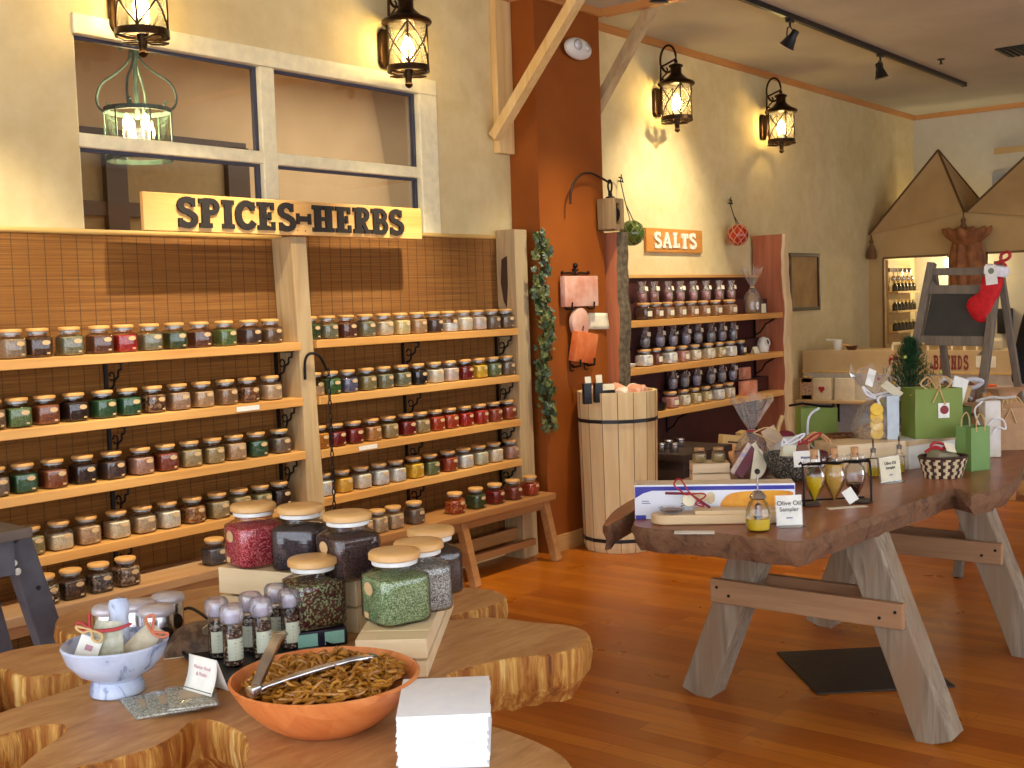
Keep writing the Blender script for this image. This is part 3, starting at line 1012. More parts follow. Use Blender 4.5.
def letter(ch, d=.012):
    """letter in a box about .7 wide x 1 tall, returned scaled later; slab serif, heavy"""
    mb = MB(); z0, z1 = 0, d
    st, sf, sh = .255, .09, .165   # stem, serif overhang, serif height
    def stem(x, serif=True, y0=0, y1=1):
        rect(mb, x - st / 2, y0, x + st / 2, y1, z0, z1)
        if serif:
            for y in (y0, y1 - sh): rect(mb, x - st / 2 - sf, y, x + st / 2 + sf, y + sh, z0, z1)
    if ch == 'I': stem(.2); return mb, .4
    if ch in 'PRB':
        stem(.22)
        a = arc(.42, .73, .20, 90, -90, 8); stroke(mb, [(.22, .93)] + a + [(.22, .53)], .185, z0, z1)
        if ch == 'B':
            a = arc(.45, .29, .22, 90, -90, 8); stroke(mb, [(.22, .51)] + a + [(.22, .07)], .185, z0, z1)
        if ch == 'R':
            stroke(mb, [(.38, .52), (.60, .06)], .17, z0, z1); rect(mb, .5, 0, .78, sh, z0, z1)
        return mb, .74
    if ch in 'EL':
        stem(.22); rect(mb, .1, 0, .66, .13, z0, z1); rect(mb, .54, 0, .67, .30, z0, z1)
        if ch == 'E': rect(mb, .1, .87, .64, 1, z0, z1); rect(mb, .52, .72, .65, 1, z0, z1); rect(mb, .2, .44, .5, .57, z0, z1); rect(mb, .42, .36, .52, .65, z0, z1)
        return mb, .70
    if ch == 'H':
        stem(.22); stem(.68); rect(mb, .22, .43, .68, .57, z0, z1); return mb, .9
    if ch == 'T':
        stem(.36); rect(mb, .02, .87, .70, 1, z0, z1); rect(mb, .02, .70, .14, 1, z0, z1); rect(mb, .58, .70, .70, 1, z0, z1); return mb, .72
    if ch == 'A':
        stroke(mb, [(.14, .04), (.42, .96)], .15, z0, z1); stroke(mb, [(.70, .04), (.42, .96)], .20, z0, z1); rect(mb, .22, .28, .62, .40, z0, z1)
        rect(mb, .0, 0, .30, sh, z0, z1); rect(mb, .54, 0, .86, sh, z0, z1); return mb, .86
    if ch == 'C':
        stroke(mb, arc(.40, .5, .31, 38, 322, 18, .42), .22, z0, z1); rect(mb, .57, .66, .70, .98, z0, z1); return mb, .72
    if ch == 'G':
        stroke(mb, arc(.40, .5, .31, 38, 322, 18, .42), .22, z0, z1); rect(mb, .57, .66, .70, .98, z0, z1); rect(mb, .42, .38, .74, .5, z0, z1); rect(mb, .58, .06, .74, .5, z0, z1); return mb, .78
    if ch == 'D':
        stem(.22, False); rect(mb, .06, .87, .4, 1, z0, z1); rect(mb, .06, 0, .4, .13, z0, z1); stroke(mb, [(.3, .92)] + arc(.36, .5, .3, 90, -90, 10, .42) + [(.3, .08)], .17, z0, z1); return mb, .78
    if ch == 'N':
        stem(.18); stem(.70); stroke(mb, [(.18, .95), (.70, .05)], .16, z0, z1); return mb, .88
    if ch == 'S':
        up = arc(.36, .735, .235, 40, 270, 12, .20); dn = arc(.36, .275, .255, 90, -140, 12, .21)
        stroke(mb, up + dn[1:], .205, z0, z1); rect(mb, .50, .70, .62, 1.0, z0, z1); rect(mb, .06, 0, .18, .30, z0, z1); return mb, .68
    return mb, .4


def word(root, s, x0, z0, size, y, mat, gap=.06, wsc=1.0, d=.012, jig=0, name='letter'):
    """letters standing on a face that looks towards -Y"""
    x = x0
    rnd = random.Random(3)
    for ch in s:
        if ch == ' ': x += size * .4; continue
        if ch == '-':
            mb = MB()
            rect(mb, .0, .26, .10, .66, 0, d); rect(mb, .47, .26, .57, .66, 0, d); rect(mb, .08, .36, .50, .56, 0, d)
            w = .57
        else: mb, w = letter(ch, d)
        for i, v in enumerate(mb.v): mb.v[i] = Vector((v.x * size * wsc, -v.z, v.y * size))
        obj(name, mb, mat, root, (x, y, z0 + rnd.uniform(-jig, jig)), (0, rnd.uniform(-jig, jig) * 3, 0))
        x += (w + gap) * size * wsc
    return x


sg = thing('wooden_sign', 'long pine sign lettered SPICES and HERBS mounted on the rack upright', 'sign', (3.805, 4.318, 1.99))
obj('board', MB().bb((-.862, -.012, -.085), (.862, .010, .078)), wood('yellow pine board', S(232, 178, 102), S(212, 150, 74), S(236, 188, 118), 0, .45), sg, bev=.003)
BLK = plain('blackened letters', S(34, 26, 20), .6)
word(sg, 'SPICES-HERBS', -.70, -.066, .128, -.012, BLK, .075, 1.215, .012)
p = onY(415, 230, 4.3)
for xx, zz in ((.0, -.02), (-.015, -.062), (.035, -.064)):
    obj('nail', MB().at((xx, -.0125, zz), (R(90), 0, 0)).lathe([(.003, 0), (.003, .002)], 8), IRON, sg)

# chain hook on the right bay
hk = thing('chain_hook', 'black iron hook with a chain hanging down the centre upright', 'hook', (onY(306, 365, 4.31).x, 4.32, 1.30))
obj('hook', MB().tube(catmull([(0, 0, -.09), (0, -.005, .0), (.02, -.02, .035), (.07, -.03, .02), (.13, -.012, -.05)], 5, False), .007, 6), IRON, hk)
mb = MB()
for i in range(25):
    mb.at((.135 - .0 * i, -.02, -.06 - i * .0315), (R(90), 0, R(90) * (i % 2) + .4)).tube([(.008 * math.cos(a * .785), .019 * math.sin(a * .785), 0) for a in range(8)], .003, 5, True)
obj('chain', mb, IRON, hk)

# ---------------------------------------------------------------- ivy garland
LEAF = plain('ivy leaf', S(44, 64, 34), .5, 0, S(78, 92, 46), 9)
iv = thing('ivy_garland', 'hanging artificial ivy garland down the right upright of the spice rack', 'garland', (5.655, 4.30, 1.97))
mb = MB(); rnd = random.Random(11)
pts = [(0.0 + .0, .0, 0)] + [(.03 * math.sin(i * 1.3) + .03, -.01 + .015 * math.sin(i * 2.1), -i * .1) for i in range(1, 13)]
obj('vine_stem', MB().tube(pts, .006, 6), plain('vine brown', S(74, 60, 36), .8), iv)
for i in range(330):
    u = rnd.random()
    k = u * 12
    c = Vector(pts[int(k)]).lerp(Vector(pts[min(12, int(k) + 1)]), k % 1)
    c += Vector((rnd.gauss(0, .034), -abs(rnd.gauss(0, .022)) - .004, rnd.gauss(0, .02)))
    c.x = max(-.05, min(.115, c.x)); c.y = max(-.10, min(-.03 if c.x > .02 else .0, c.y))
    s = rnd.uniform(.018, .034)
    mb.at(c, (rnd.uniform(.6, 2.2), rnd.uniform(-.7, .7), rnd.uniform(-.8, .8)))
    o2 = [(0, -s, 0), (s * .55, -s * .75, .004), (s * .95, -s * .1, -.004), (s * .5, s * .15, .003), (s * .45, s * .7, -.003), (0, s * 1.15, 0), (-s * .45, s * .7, -.003), (-s * .5, s * .15, .003), (-s * .95, -s * .1, -.004), (-s * .55, -s * .75, .004)]
    mb.mat(rnd.choice((0, 0, 0, 1, 2)))
    mb.add(o2 + [(0, 0, .005)], [(10, j, (j + 1) % 10) for j in range(10)], False)
obj('ivy_leaves', mb, [LEAF, plain('ivy leaf yellow', S(108, 108, 46), .5, 0, S(84, 92, 40), 9), plain('ivy leaf grey', S(88, 100, 78), .5, 0, S(62, 76, 58), 9)], iv, recalc=False)['kind'] = 'stuff'
# ---------------------------------------------------------------- salt rack
SX0, SX1, SYF = 6.53, 8.86, 4.22
salt = thing('salt_rack', 'salts shelf unit with thick live edge cedar side planks', 'shelf', (7.7, YWALL, 0))
srel = lambda p: Vector(p) - salt.location


def live_plank(x0, x1, zt, amp, seed, ytop):
    rnd = random.Random(seed)
    n = 26
    off = [0]
    for i in range(n): off.append(off[-1] * .8 + rnd.uniform(-amp, amp))
    body, edge = MB().at(-salt.location), MB().at(-salt.location)
    vs, ve = [], []
    for i in range(n + 1):
        z = zt * i / n
        y = SYF - .02 + off[i]
        y2 = YWALL - .02
        s = .022
        vs += [(x0, y + s, z), (x1, y + s, z), (x1, y2, z), (x0, y2, z)]
        ve += [(x0, y + s, z), (x0 + .012, y, z), (x1 - .012, y - .006, z), (x1, y + s, z)]
    fs, fe = [], []
    for i in range(n):
        a, b = i * 4, i * 4 + 4
        fs += [(a + j, a + (j + 1) % 4, b + (j + 1) % 4, b + j) for j in (1, 2, 3)]
        fe += [(a + j, a + j + 1, b + j + 1, b + j) for j in range(3)]
    fs += [(0, 1, 2, 3), (n * 4, n * 4 + 3, n * 4 + 2, n * 4 + 1)]
    fe += [(0, 1, 2, 3), (n * 4, n * 4 + 3, n * 4 + 2, n * 4 + 1)]
    body.add(vs, fs); edge.add(ve, fe, True)
    b = obj('side_plank', body, CEDAR, salt)
    return b, edge


b, e = live_plank(6.425, SX0, 1.985, .011, 5, 0)
obj('bark_edge', e, BARKG, b)['label'] = 'grey bark edge'
b, e = live_plank(SX1, 8.955, 2.035, .012, 9, 0)
obj('sapwood_edge', e, SAP, b)['label'] = 'pale sapwood edge'
DRED = plain('dark oxblood panel', S(74, 24, 18), .6, 0, S(58, 18, 14), 6)
obj('back_panel', MB().at(-salt.location).bb((SX0, YWALL - .035, .06), (SX1, YWALL - .018, 1.695)), DRED, salt)
obj('top_cleat', MB().at(-salt.location).bb((SX0, YWALL - .06, 1.695), (SX1, YWALL - .018, 1.715)), SHELFW, salt)
SSZ = (1.402, 1.084, .768)
for z in SSZ:
    obj('shelf', MB().at(-salt.location).bb((SX0 - .0, SYF, z - .045), (SX1, YWALL - .035, z)), SHELFW, salt, bev=.003)
    obj('riser', MB().at(-salt.location).bb((SX0 + .03, 4.345, z), (SX1 - .03, 4.455, z + .115)), DRED, salt)
    for x in (7.4, 8.82):
        mb = MB().at(srel((x, 0, z - .045)))
        mb.bb((-.008, 4.45, -.16), (.008, 4.46, 0)).bb((-.008, SYF + .04, -.008), (.008, 4.46, 0)).tube([(0, 4.45, -.14), (0, 4.4, -.11), (0, 4.36, -.05), (0, SYF + .06, -.01)], .006, 6)
        obj('bracket', mb, IRON, salt)
# jars on it
sj = thing('salt_jar', 'x', 'jar')
jar_parts(sj, .088, .118, .041, SEALG, GLASS, LIDW, CM['white'], .66)
mb = MB().at((0, 0, 0)); mb.box((0, -.0448, .042), (.05, .001, .036))
obj('label', mb, CREAMC, sj)
SALTC = {'smoky brown': (92, 70, 56), 'amber brown': (150, 98, 60), 'tan': (172, 132, 92), 'white': (232, 226, 216), 'rose': (206, 150, 132), 'pale rose': (220, 184, 170), 'deep purple': (54, 40, 56), 'rust': (120, 66, 44), 'ivory': (226, 212, 184), 'straw': (206, 186, 134)}
SM = {k: grains('salt ' + k, S(*v), scale=200) for k, v in SALTC.items()}
su = [0]


def salt_row(items, z, y0, where, group):
    for i, it in enumerate(items):
        px, cn = it[0], it[1]
        w = it[2] if len(it) > 2 else 1
        p = onY(px, y0 + (px - 650) * -.11, 4.285 - .044)
        lab = f'jar of {cn} salt, {ORD[i]} from the left on the salts rack {where}'
        if not su[0]:
            o = sj; o.location = (p.x, 4.29, z + .0005); o['label'] = lab; o['group'] = group; su[0] = 1
        else: o = dup(sj, (p.x, 4.29, z + .0005), 0, lab, group)
        o.scale = (w, w, 1)
        setmat(kid(o, 'contents'), SM[cn])


salt_row([(650, 'smoky brown', 1.1), (662, 'amber brown'), (673, 'tan'), (685, 'tan'), (697, 'tan', 1.05), (709, 'tan'), (721, 'tan'), (735, 'tan', 1.15)], SSZ[0], 311, 'top shelf', 'salt jars on the top salts shelf')
salt_row([(650, 'white', 1.2), (662, 'rust', .9), (675, 'white', 1.15), (688, 'rose'), (700, 'ivory'), (713.5, 'ivory', 1.1), (725, 'straw', .9), (735.5, 'white', 1.05), (746, 'deep purple', .9)], SSZ[1], 356, 'middle shelf', 'salt jars on the middle salts shelf')
salt_row([(676, 'rose', 1.2), (689, 'ivory'), (700, 'straw'), (711, 'straw'), (723, 'white', 1.1), (734, 'ivory')], SSZ[2], 393, 'lowest shelf', 'salt jars on the lowest salts shelf')


# bags on the risers
def make_bag(label, group, loc, col):
    o = thing('salt_bag', label, 'bag', loc, 0, group)
    obj('bag_film', MB().lathe([(.030, 0), (.036, .01), (.038, .06), (.034, .088), (.024, .1), (.020, .107), (.024, .118), (.032, .145), (.034, .15)], 14, False), glassy('milky film', (.95, .94, .96, 1), .08, .2, .15, (.86, .84, .86, 1)), o)
    obj('contents', MB().lathe([(.026, .002), (.031, .01), (.033, .055), (.029, .070), (.004, .075)], 14), col, o)
    obj('tag', MB().at((.006, -.037, .10), (R(-12), R(8), 0)).box((0, 0, 0), (.034, .001, .03)), CREAMC, o)
    return o


REDT = grains('red salt in bag', S(140, 54, 34), scale=160)
BAGC = {'red': REDT, 'lilac': grains('lilac salt in bag', S(150, 132, 146), scale=160), 'grey': grains('grey salt in bag', S(136, 128, 122), scale=160)}
bag0 = None
for rowi, (z, items, where) in enumerate(((SSZ[0], [(642, 'red'), (654, 'red'), (668, 'red'), (680, 'red'), (693, 'red'), (706, 'red'), (719, 'red'), (731, 'red')], 'top'),
                                           (SSZ[1], [(645, 'grey'), (660, 'lilac'), (673, 'lilac'), (686, 'lilac'), (698, 'grey'), (711, 'grey'), (722, 'lilac'), (733, 'grey')], 'middle'),
                                           (SSZ[2], [(673, 'lilac'), (685, 'grey'), (697, 'lilac'), (711, 'grey'), (722, 'grey'), (733, 'lilac')], 'lowest'))):
    for i, (px, cn) in enumerate(items):
        p = onY(px, 300 + rowi * 50, 4.40)
        lab = f'clear bag of {cn} salt, {ORD[i]} from left behind {where} shelf jars of salts'
        loc = (p.x, 4.40, z + .1155)
        g = f'bagged salts on the {where} riser'
        if bag0 is None: bag0 = b = make_bag(lab, g, loc, BAGC[cn])
        else: b = dup(bag0, loc, 0, lab, g)
        b.rotation_euler.z = random.uniform(-.3, .3)
        setmat(kid(b, 'contents'), BAGC[cn])


def cello_bag(label, loc, r=.085, h=.4, cont=None, tagc=None, rot=0):
    """cellophane gift bag: gathered at the neck, crinkled fan at the top"""
    o = thing('cellophane_bag', label, 'bag', loc, rot)
    rnd = random.Random(int(loc[0] * 100))
    n = 22
    prof = [(r * .9, 0), (r, .03), (r * 1.0, h * .25), (r * .62, h * .45), (r * .2, h * .56), (r * .16, h * .6), (r * .45, h * .72), (r * .85, h * .9), (r * 1.0, h)]
    vs = []
    for i, (q, z) in enumerate(prof):
        for k in range(n):
            a = 2 * math.pi * k / n
            j = 1 + (rnd.uniform(-.16, .16) if i > 2 else rnd.uniform(-.03, .03))
            vs.append((q * j * math.cos(a), q * j * math.sin(a), z + (rnd.uniform(-.03, .03) if i == len(prof) - 1 else 0)))
    fs = [(i * n + k, i * n + (k + 1) % n, (i + 1) * n + (k + 1) % n, (i + 1) * n + k) for i in range(len(prof) - 1) for k in range(n)]
    obj('film', MB().add(vs, fs, False), CELLO, o, recalc=False)
    obj('contents', MB().lathe([(r * .75, .004), (r * .85, .03), (r * .8, h * .2), (r * .5, h * .38), (.01, h * .46)], 12), cont, o)
    obj('tie', MB().lathe([(r * .2, h * .57), (r * .24, h * .58), (r * .2, h * .59)], 12, False), tagc or RAFFIA, o)
    return o


p = onY(752, 313, 4.30)
cb = cello_bag('clear cellophane gift bag with ivory card at the right of the top salts shelf', (p.x + .03, 4.31, SSZ[0] + .001), .085, .36, grains('brown salt gift', S(126, 92, 60), scale=120))
obj('card', MB().at((-.005, -.10, .04)).box((0, 0, 0), (.075, .002, .07)), CREAMC, cb)
obj('bow_loop', MB().at((-.07, -.08, .06)).tube([(.012 * math.cos(a * .5), 0, .028 * math.sin(a * .5)) for a in range(13)], .004, 5), WHITER, cb)
p = onY(624, 316, 4.3)
tag(obj('dark_bottle', MB().lathe([(.026, 0), (.028, .01), (.028, .05), (.012, .07), (.011, .09), (.013, .091)], 14), plain('dark bottle glass', S(44, 28, 20), .15), None, (p.x, 4.31, SSZ[0] + .001)), 'little dark bottle alone at the left end of the top salts shelf', 'bottle')
p = onY(627, 367, 4.28)
tag(obj('salt_dish', MB().lathe([(.03, 0), (.06, .012), (.07, .03), (.066, .03), (.05, .014), (.001, .01)], 18), WHITEP, None, (p.x + .02, 4.30, SSZ[1] + .001)), 'white salt dish at the left end of the middle salts shelf', 'dish')
p = onY(756, 350, 4.27)
o = thing('price_card', 'small folded ivory card on the middle salts shelf beside the dark purple jar', 'card', (p.x, 4.28, SSZ[1] + .0005))
obj('front_leaf', MB().at((0, -.012, .028), (R(-18), 0, 0)).box((0, 0, 0), (.085, .002, .056)), CREAMC, o)
obj('back_leaf', MB().at((0, .006, .028), (R(18), 0, 0)).box((0, 0, 0), (.085, .002, .056)), CREAMC, o)
p = onY(766, 347, 4.27)
o = thing('salt_pig', 'white ceramic salt pig with round mouth at the right end of the middle shelf', 'salt pig', (p.x + .01, 4.30, SSZ[1] + .0005))
obj('body', MB().lathe([(.035, 0), (.045, .01), (.05, .05), (.045, .085), (.03, .115), (.012, .125), (.001, .127)], 18), WHITEP, o)
obj('mouth_rim', MB().at((-.01, -.045, .085), (R(75), 0, 0)).tube([(.028 * math.cos(a * .4488), .028 * math.sin(a * .4488), 0) for a in range(14)], .007, 6, True), WHITEP, o)
obj('mouth_hollow', MB().at((-.01, -.047, .085), (R(75), 0, 0)).lathe([(.027, 0), (.022, -.003), (.001, -.004)], 14), BLACKP, o)
# pink salt blocks, lowest shelf
SALTROCK = plain('himalayan salt', S(214, 128, 92), .35, 0, S(232, 170, 140), 14, .2)
p = onY(748, 392, 4.28)
tag(obj('salt_block', MB().cbox((0, 0, .055), (.20, .07, .11), .008), SALTROCK, None, (p.x + .01, 4.285, SSZ[2] + .0005)), 'orange pink salt block at the right of the lowest salts shelf, in front', 'salt block')
tag(obj('salt_block', MB().cbox((0, 0, .085), (.2, .05, .17), .008), SALTROCK, None, (p.x + .1, 4.375 - .065, SSZ[2] + .0005), (0, 0, .0)), 'taller orange salt block behind the front one on the lowest salts shelf', 'salt block')
bpy.data.objects['salt_block.001'].location.y = 4.29 + .065
bpy.data.objects['salt_block.001'].location.z = SSZ[2] + .1155
bpy.data.objects['salt_block.001'].scale = (.7, .8, .55)
p = onY(657, 412, 4.26)
tag(obj('black_dish', MB().lathe([(.05, 0), (.06, .006), (.07, .05), (.066, .05), (.055, .012), (.001, .01)], 16), BLACKP, None, (p.x + .05, 4.29, SSZ[2] + .0005)), 'black bowl at the left end of the lowest salts shelf', 'bowl')
# large lilac bag leaning on the lowest riser
# ---------------------------------------------------------------- SALTS sign, floats, framed board
ss = thing('wooden_sign', 'small wooden sign with white letters SALTS on the beige wall', 'sign', (7.613, YWALL - .001, 1.97))
obj('board', MB().bb((-.405, -.022, -.088), (.405, 0, .085)), wood('amber board', S(206, 142, 66), S(182, 116, 48), None, 0, .5), ss, bev=.004)
word(ss, 'SALTS', -.31, -.056, .114, -.022, plain('white letters', S(240, 234, 216), .5), .13, 1.28, .010, .004)
NET = plain('net cord', S(206, 150, 110), .8)
NETG = plain('green net cord', S(122, 130, 80), .8)
NETB = plain('dark hanging cord', S(70, 56, 40), .8)


def glass_float(label, loc, r, gm, net, hookp):
    o = thing('glass_float', label, 'glass float', loc, 0, 'glass net floats on the wall')
    obj('glass_ball', MB().ball((0, 0, 0), r, 28), gm, o)
    mb = MB()
    k = r * 1.025
    for i in range(8):
        for d in (1, -1):
            pts = []
            for j in range(13):
                ph = math.pi * (.06 + .88 * j / 12)
                a = i * math.pi / 4 + d * (j / 12) * 2.2
                pts.append((k * math.sin(ph) * math.cos(a), k * math.sin(ph) * math.sin(a), k * math.cos(ph)))
            mb.tube(pts, .0032, 5)
    obj('net', mb, net, o)
    h = Vector(hookp) - Vector(loc)
    obj('hanging_cord', MB().tube([(-.015, 0, r * .9), (h.x * .7, h.y * .6, r + (h.z - r) * .45), h], .004, 5).tube([(.03, 0, r * .9), (h.x * .72, h.y * .62, r + (h.z - r) * .45)], .004, 5), NETB, o)
    obj('wall_hook', MB().tube([h + Vector((0, .025, 0)), h, h + Vector((0, -.02, -.01)), h + Vector((-.02, -.025, .02)), h + Vector((-.05, -.02, .02))], .005, 6).tube([h, h + Vector((.0, -.01, .045))], .004, 5), IRON, o)
    return o


def colglass(name, c, d):
    t = NT(name); t.pr(.06, 0, .6)
    v = t.coords()
    t.col(t.ramp(t.noise(v, 16, 3), [(.35, c), (.65, d)]))
    t.b.inputs['Transmission Weight'].default_value = .25
    return t.m


p1, h1 = onY(632, 233, 4.37), onY(620.5, 181, YWALL - .02)
glass_float('green glass float in a net beside the left cedar plank', p1, .083, colglass('green glass', S(62, 92, 26), S(126, 140, 52)), NETG, (h1.x, h1.y, h1.z))
p1, h1 = onY(738, 235, 4.38), onY(730, 203, YWALL - .02)
glass_float('red glass float in a pale net near the right cedar plank', p1, .083, colglass('red glass', S(150, 26, 16), S(190, 48, 26)), NET, (h1.x, h1.y, h1.z))
fb = thing('framed_board', 'dark framed square of parchment on the wall right of the salts rack', 'picture', (9.86, YWALL - .001, 1.65))
FR = plain('dark frame', S(74, 50, 28), .5)
for a, b in (((-.31, -.03, -.255), (.31, 0, -.225)), ((-.31, -.03, .225), (.31, 0, .255)), ((-.31, -.03, -.225), (-.28, 0, .225)), ((.28, -.03, -.225), (.31, 0, .225))):
    obj('frame_side', MB().bb(a, b), FR, fb, bev=.003)
obj('parchment', MB().bb((-.28, -.012, -.225), (.28, -.004, .225)), plain('parchment', S(176, 140, 82), .8, 0, S(146, 110, 60), 5), fb)

# ---------------------------------------------------------------- pulley and hook on top of left plank
PW2 = wood('old pulley wood', S(150, 124, 88), S(112, 88, 58), None, 2, .6)
pu = thing('pulley_block', 'old wooden pulley block hanging from a curved iron rod on the rust column', 'pulley', (6.345, 4.205, 1.99))
for x in (-.055, .035): obj('cheek', MB().cbox((x + .01, 0, .105), (.035, .13, .2), .012), PW2, pu)
obj('spacer', MB().box((.0, .0, .02), (.055, .1, .04)), PW2, pu)
obj('spacer', MB().box((.0, .0, .19), (.055, .1, .03)), PW2, pu)
obj('sheave', MB().at((.0, 0, .105), (0, R(90), 0)).lathe([(.01, -.02), (.058, -.022), (.05, 0), (.058, .022), (.01, .02)], 20), IRON, pu)
obj('shackle', MB().lathe([(.03, .205), (.03, .215), (.014, .222), (.012, .25)], 12).tube([(.022 * math.cos(a * .5236), 0, .285 + .038 * math.sin(a * .5236)) for a in range(12)], .007, 6, True), IRON, pu)
hp = [onY(a, b, 4.23) for a, b in ((570.4, 204), (571.7, 188), (579.5, 175.6), (590, 172.8), (599, 176.7), (605.6, 183))]
hp[-1] = Vector((pu.location.x, pu.location.y, pu.location.z + .305))
RUSTI = plain('rusty iron rod', S(52, 28, 18), .6, .4)
obj('hook_rod', MB().tube(catmull([h - pu.location for h in hp], 5, False), .008, 8), RUSTI, pu)
# ---------------------------------------------------------------- salt slabs hung on the column
YH = YCOL - .001
sr = thing('salt_slab_rack', 'pink salt slab in an iron wall holder on the rust column', 'salt slab', (6.04, YH, 1.51))
PINKS = plain('pink salt slab', S(206, 140, 116), .3, 0, S(228, 184, 164), 9, .1)
obj('slab', MB().cbox((0, -.035, .098), (.36, .04, .19), .006), PINKS, sr)
mb = MB()
for x in (-.12, .12): mb.tube([(x, -.004, .12), (x, -.004, .0), (x, -.02, -.015), (x, -.06, -.012), (x, -.064, .03)], .006, 6)
mb.tube([(-.14, -.006, .21), (-.05, -.006, .215), (0, -.006, .20), (.05, -.006, .215), (.14, -.006, .21)], .006, 6).tube([(0, -.006, -.01), (0, -.006, .25)], .006, 6)
mb.ball((0, -.008, .26), .018, 10).ball((-.14, -.008, .215), .012, 8).ball((.14, -.008, .215), .012, 8).tube([(-.03, -.006, .235), (0, -.006, .222), (.03, -.006, .235)], .006, 6)
obj('iron_holder', mb, IRON, sr)
rs = thing('round_salt_stone', 'pale round salt stone on the column below the pink slab', 'salt slab', (6.03, YH, 1.41))
obj('stone', MB().at((0, -.035, 0), (R(90), 0, 0)).lathe([(.001, -.02), (.082, -.02), (.094, -.012), (.094, .012), (.082, .02), (.001, .02)], 24), plain('pale salt', S(222, 178, 158), .4, 0, S(206, 156, 134), 8, .1), rs)
obj('nail', MB().tube([(0, 0, -.03), (0, -.062, -.045), (0, -.064, -.02)], .004, 6).tube([(-.03, 0, -.08), (-.03, -.06, -.095), (-.03, -.062, -.06)], .005, 6), IRON, rs)
p0, p1 = onY(588, 313, YH), onY(606.5, 328, YH)
tag(obj('paper_note', MB().grid(lambda u, v: ((u - .5) * .205, -.003 - .018 * (u ** 3) * (1 - v) - .006 * u, (v - .5) * .105 - .006 * u), 6, 4), CREAMC, None, ((p0.x + p1.x) / 2, YH, (p0.z + p1.z) / 2), thick=.0008), 'cream paper note on the column beside the round salt stone', 'note')
ob = thing('salt_brick_holder', 'tilted orange salt brick in an iron holder low on the rust column', 'salt slab', (6.045, YH, 1.255))
obj('brick', MB().at((0, -.05, 0), (R(6), R(8), 0)).cbox((0, 0, 0), (.225, .05, .19), .008), plain('orange salt', S(206, 98, 44), .35, 0, S(224, 132, 80), 10, .15), ob)
mb = MB()
for x in (-.085, .07): mb.tube([(x, -.0, .02), (x, -.004, -.10), (x, -.03, -.12), (x, -.082, -.112), (x, -.084, -.07)], .007, 6).tube([(x + .022 * math.cos(a * .6), -.02, -.125 + .02 * math.sin(a * .6)) for a in range(10)], .005, 6)
obj('iron_holder', mb, IRON, ob)

# ---------------------------------------------------------------- barrel
bl = thing('wooden_barrel', 'tall pale pine stave barrel with black hoops before the rust column', 'barrel', (6.10, 4.03, 0))
N = 16
mb = MB()
prof = [(.222, 0), (.232, .03), (.240, .5), (.250, .965), (.250, .985), (.226, .985), (.222, .62), (.01, .60)]
mb.lathe(prof, N, True, False)
STAVE = NT('barrel staves'); STAVE.pr(.55)
v = STAVE.coords((9, 9, .7))
fz = STAVE.noise(v, 1.6, 5, .6, 1)
vv = STAVE.n('ShaderNodeTexVoronoi'); vv.inputs['Scale'].default_value = 4; STAVE.l(STAVE.coords((1, 1, .55)), vv.inputs['Vector'])
STAVE.col(STAVE.mixc(STAVE.ramp(vv.outputs['Distance'], [(.03, (.6, .6, .6, 1)), (.07, (0, 0, 0, 1))]), STAVE.ramp(fz, [(.3, S(236, 210, 160)), (.7, S(216, 184, 130))]), S(150, 108, 60)))
obj('staves', mb, STAVE.m, bl)
mb = MB()
for k in range(N):
    a = 2 * math.pi * (k + .5) / N
    mb.tube([(.2235 * math.cos(a), .2235 * math.sin(a), .0), (.2335 * math.cos(a), .2335 * math.sin(a), .03), (.2415 * math.cos(a), .2415 * math.sin(a), .5), (.2515 * math.cos(a), .2515 * math.sin(a), .986)], .0018, 4)
obj('stave_joints', mb, plain('joint brown', S(120, 86, 48), .8), bl)  # darker brown lines along the stave joints
for z, r in ((.80, .2475), (.065, .235)):
    obj('hoop', MB().lathe([(r, z), (r + .004, z), (r + .004, z + .022), (r, z + .022), (r, z)], N, False, False), BLACKP, bl)
rnd = random.Random(5)
ch = [(-.12, -.12, .05, 'white', ), (-.02, -.15, .06, 'pink'), (.08, -.12, .05, 'pink'), (.14, -.03, .05, 'white'), (.05, .03, .06, 'pink'), (-.1, .02, .06, 'white'), (-.02, .14, .05, 'white'), (.13, .10, .05, 'pink')]
WH = plain('white salt rock', S(226, 198, 170), .5, 0, S(236, 220, 204), 14, .3)
PK = plain('pink salt rock', S(214, 140, 104), .45, 0, S(226, 176, 150), 14, .3)
wn = ['at the left front', 'at the front centre', 'right of front centre', 'at the right rim', 'in the middle', 'left of the middle', 'at the back', 'at the back right']
for i, (x, y, r, c) in enumerate(ch):
    bm = bmesh.new(); bmesh.ops.create_icosphere(bm, subdivisions=2, radius=r)
    for vtx in bm.verts: vtx.co *= rnd.uniform(.82, 1.12); vtx.co.z *= .9
    bm.verts.index_update()
    mb = MB().add([q.co[:] for q in bm.verts], [[q.index for q in f.verts] for f in bm.faces], False); bm.free()
    tag(obj('salt_rock', mb, WH if c == 'white' else PK, None, (6.10 + x, 4.03 + y, .975)), f'rough {c} salt rock heaped in the barrel {wn[i]}', 'salt rock', 'salt rocks in the barrel')
tag(obj('salt_fill', MB().lathe([(.01, .945), (.12, .94), (.218, .92), (.216, .605), (.01, .605)], 18), grains('coarse salt fill', S(196, 150, 120), scale=40), None, (6.10, 4.03, 0)), 'coarse salt crystals filling the barrel below the rocks', 'salt', None, 'stuff')
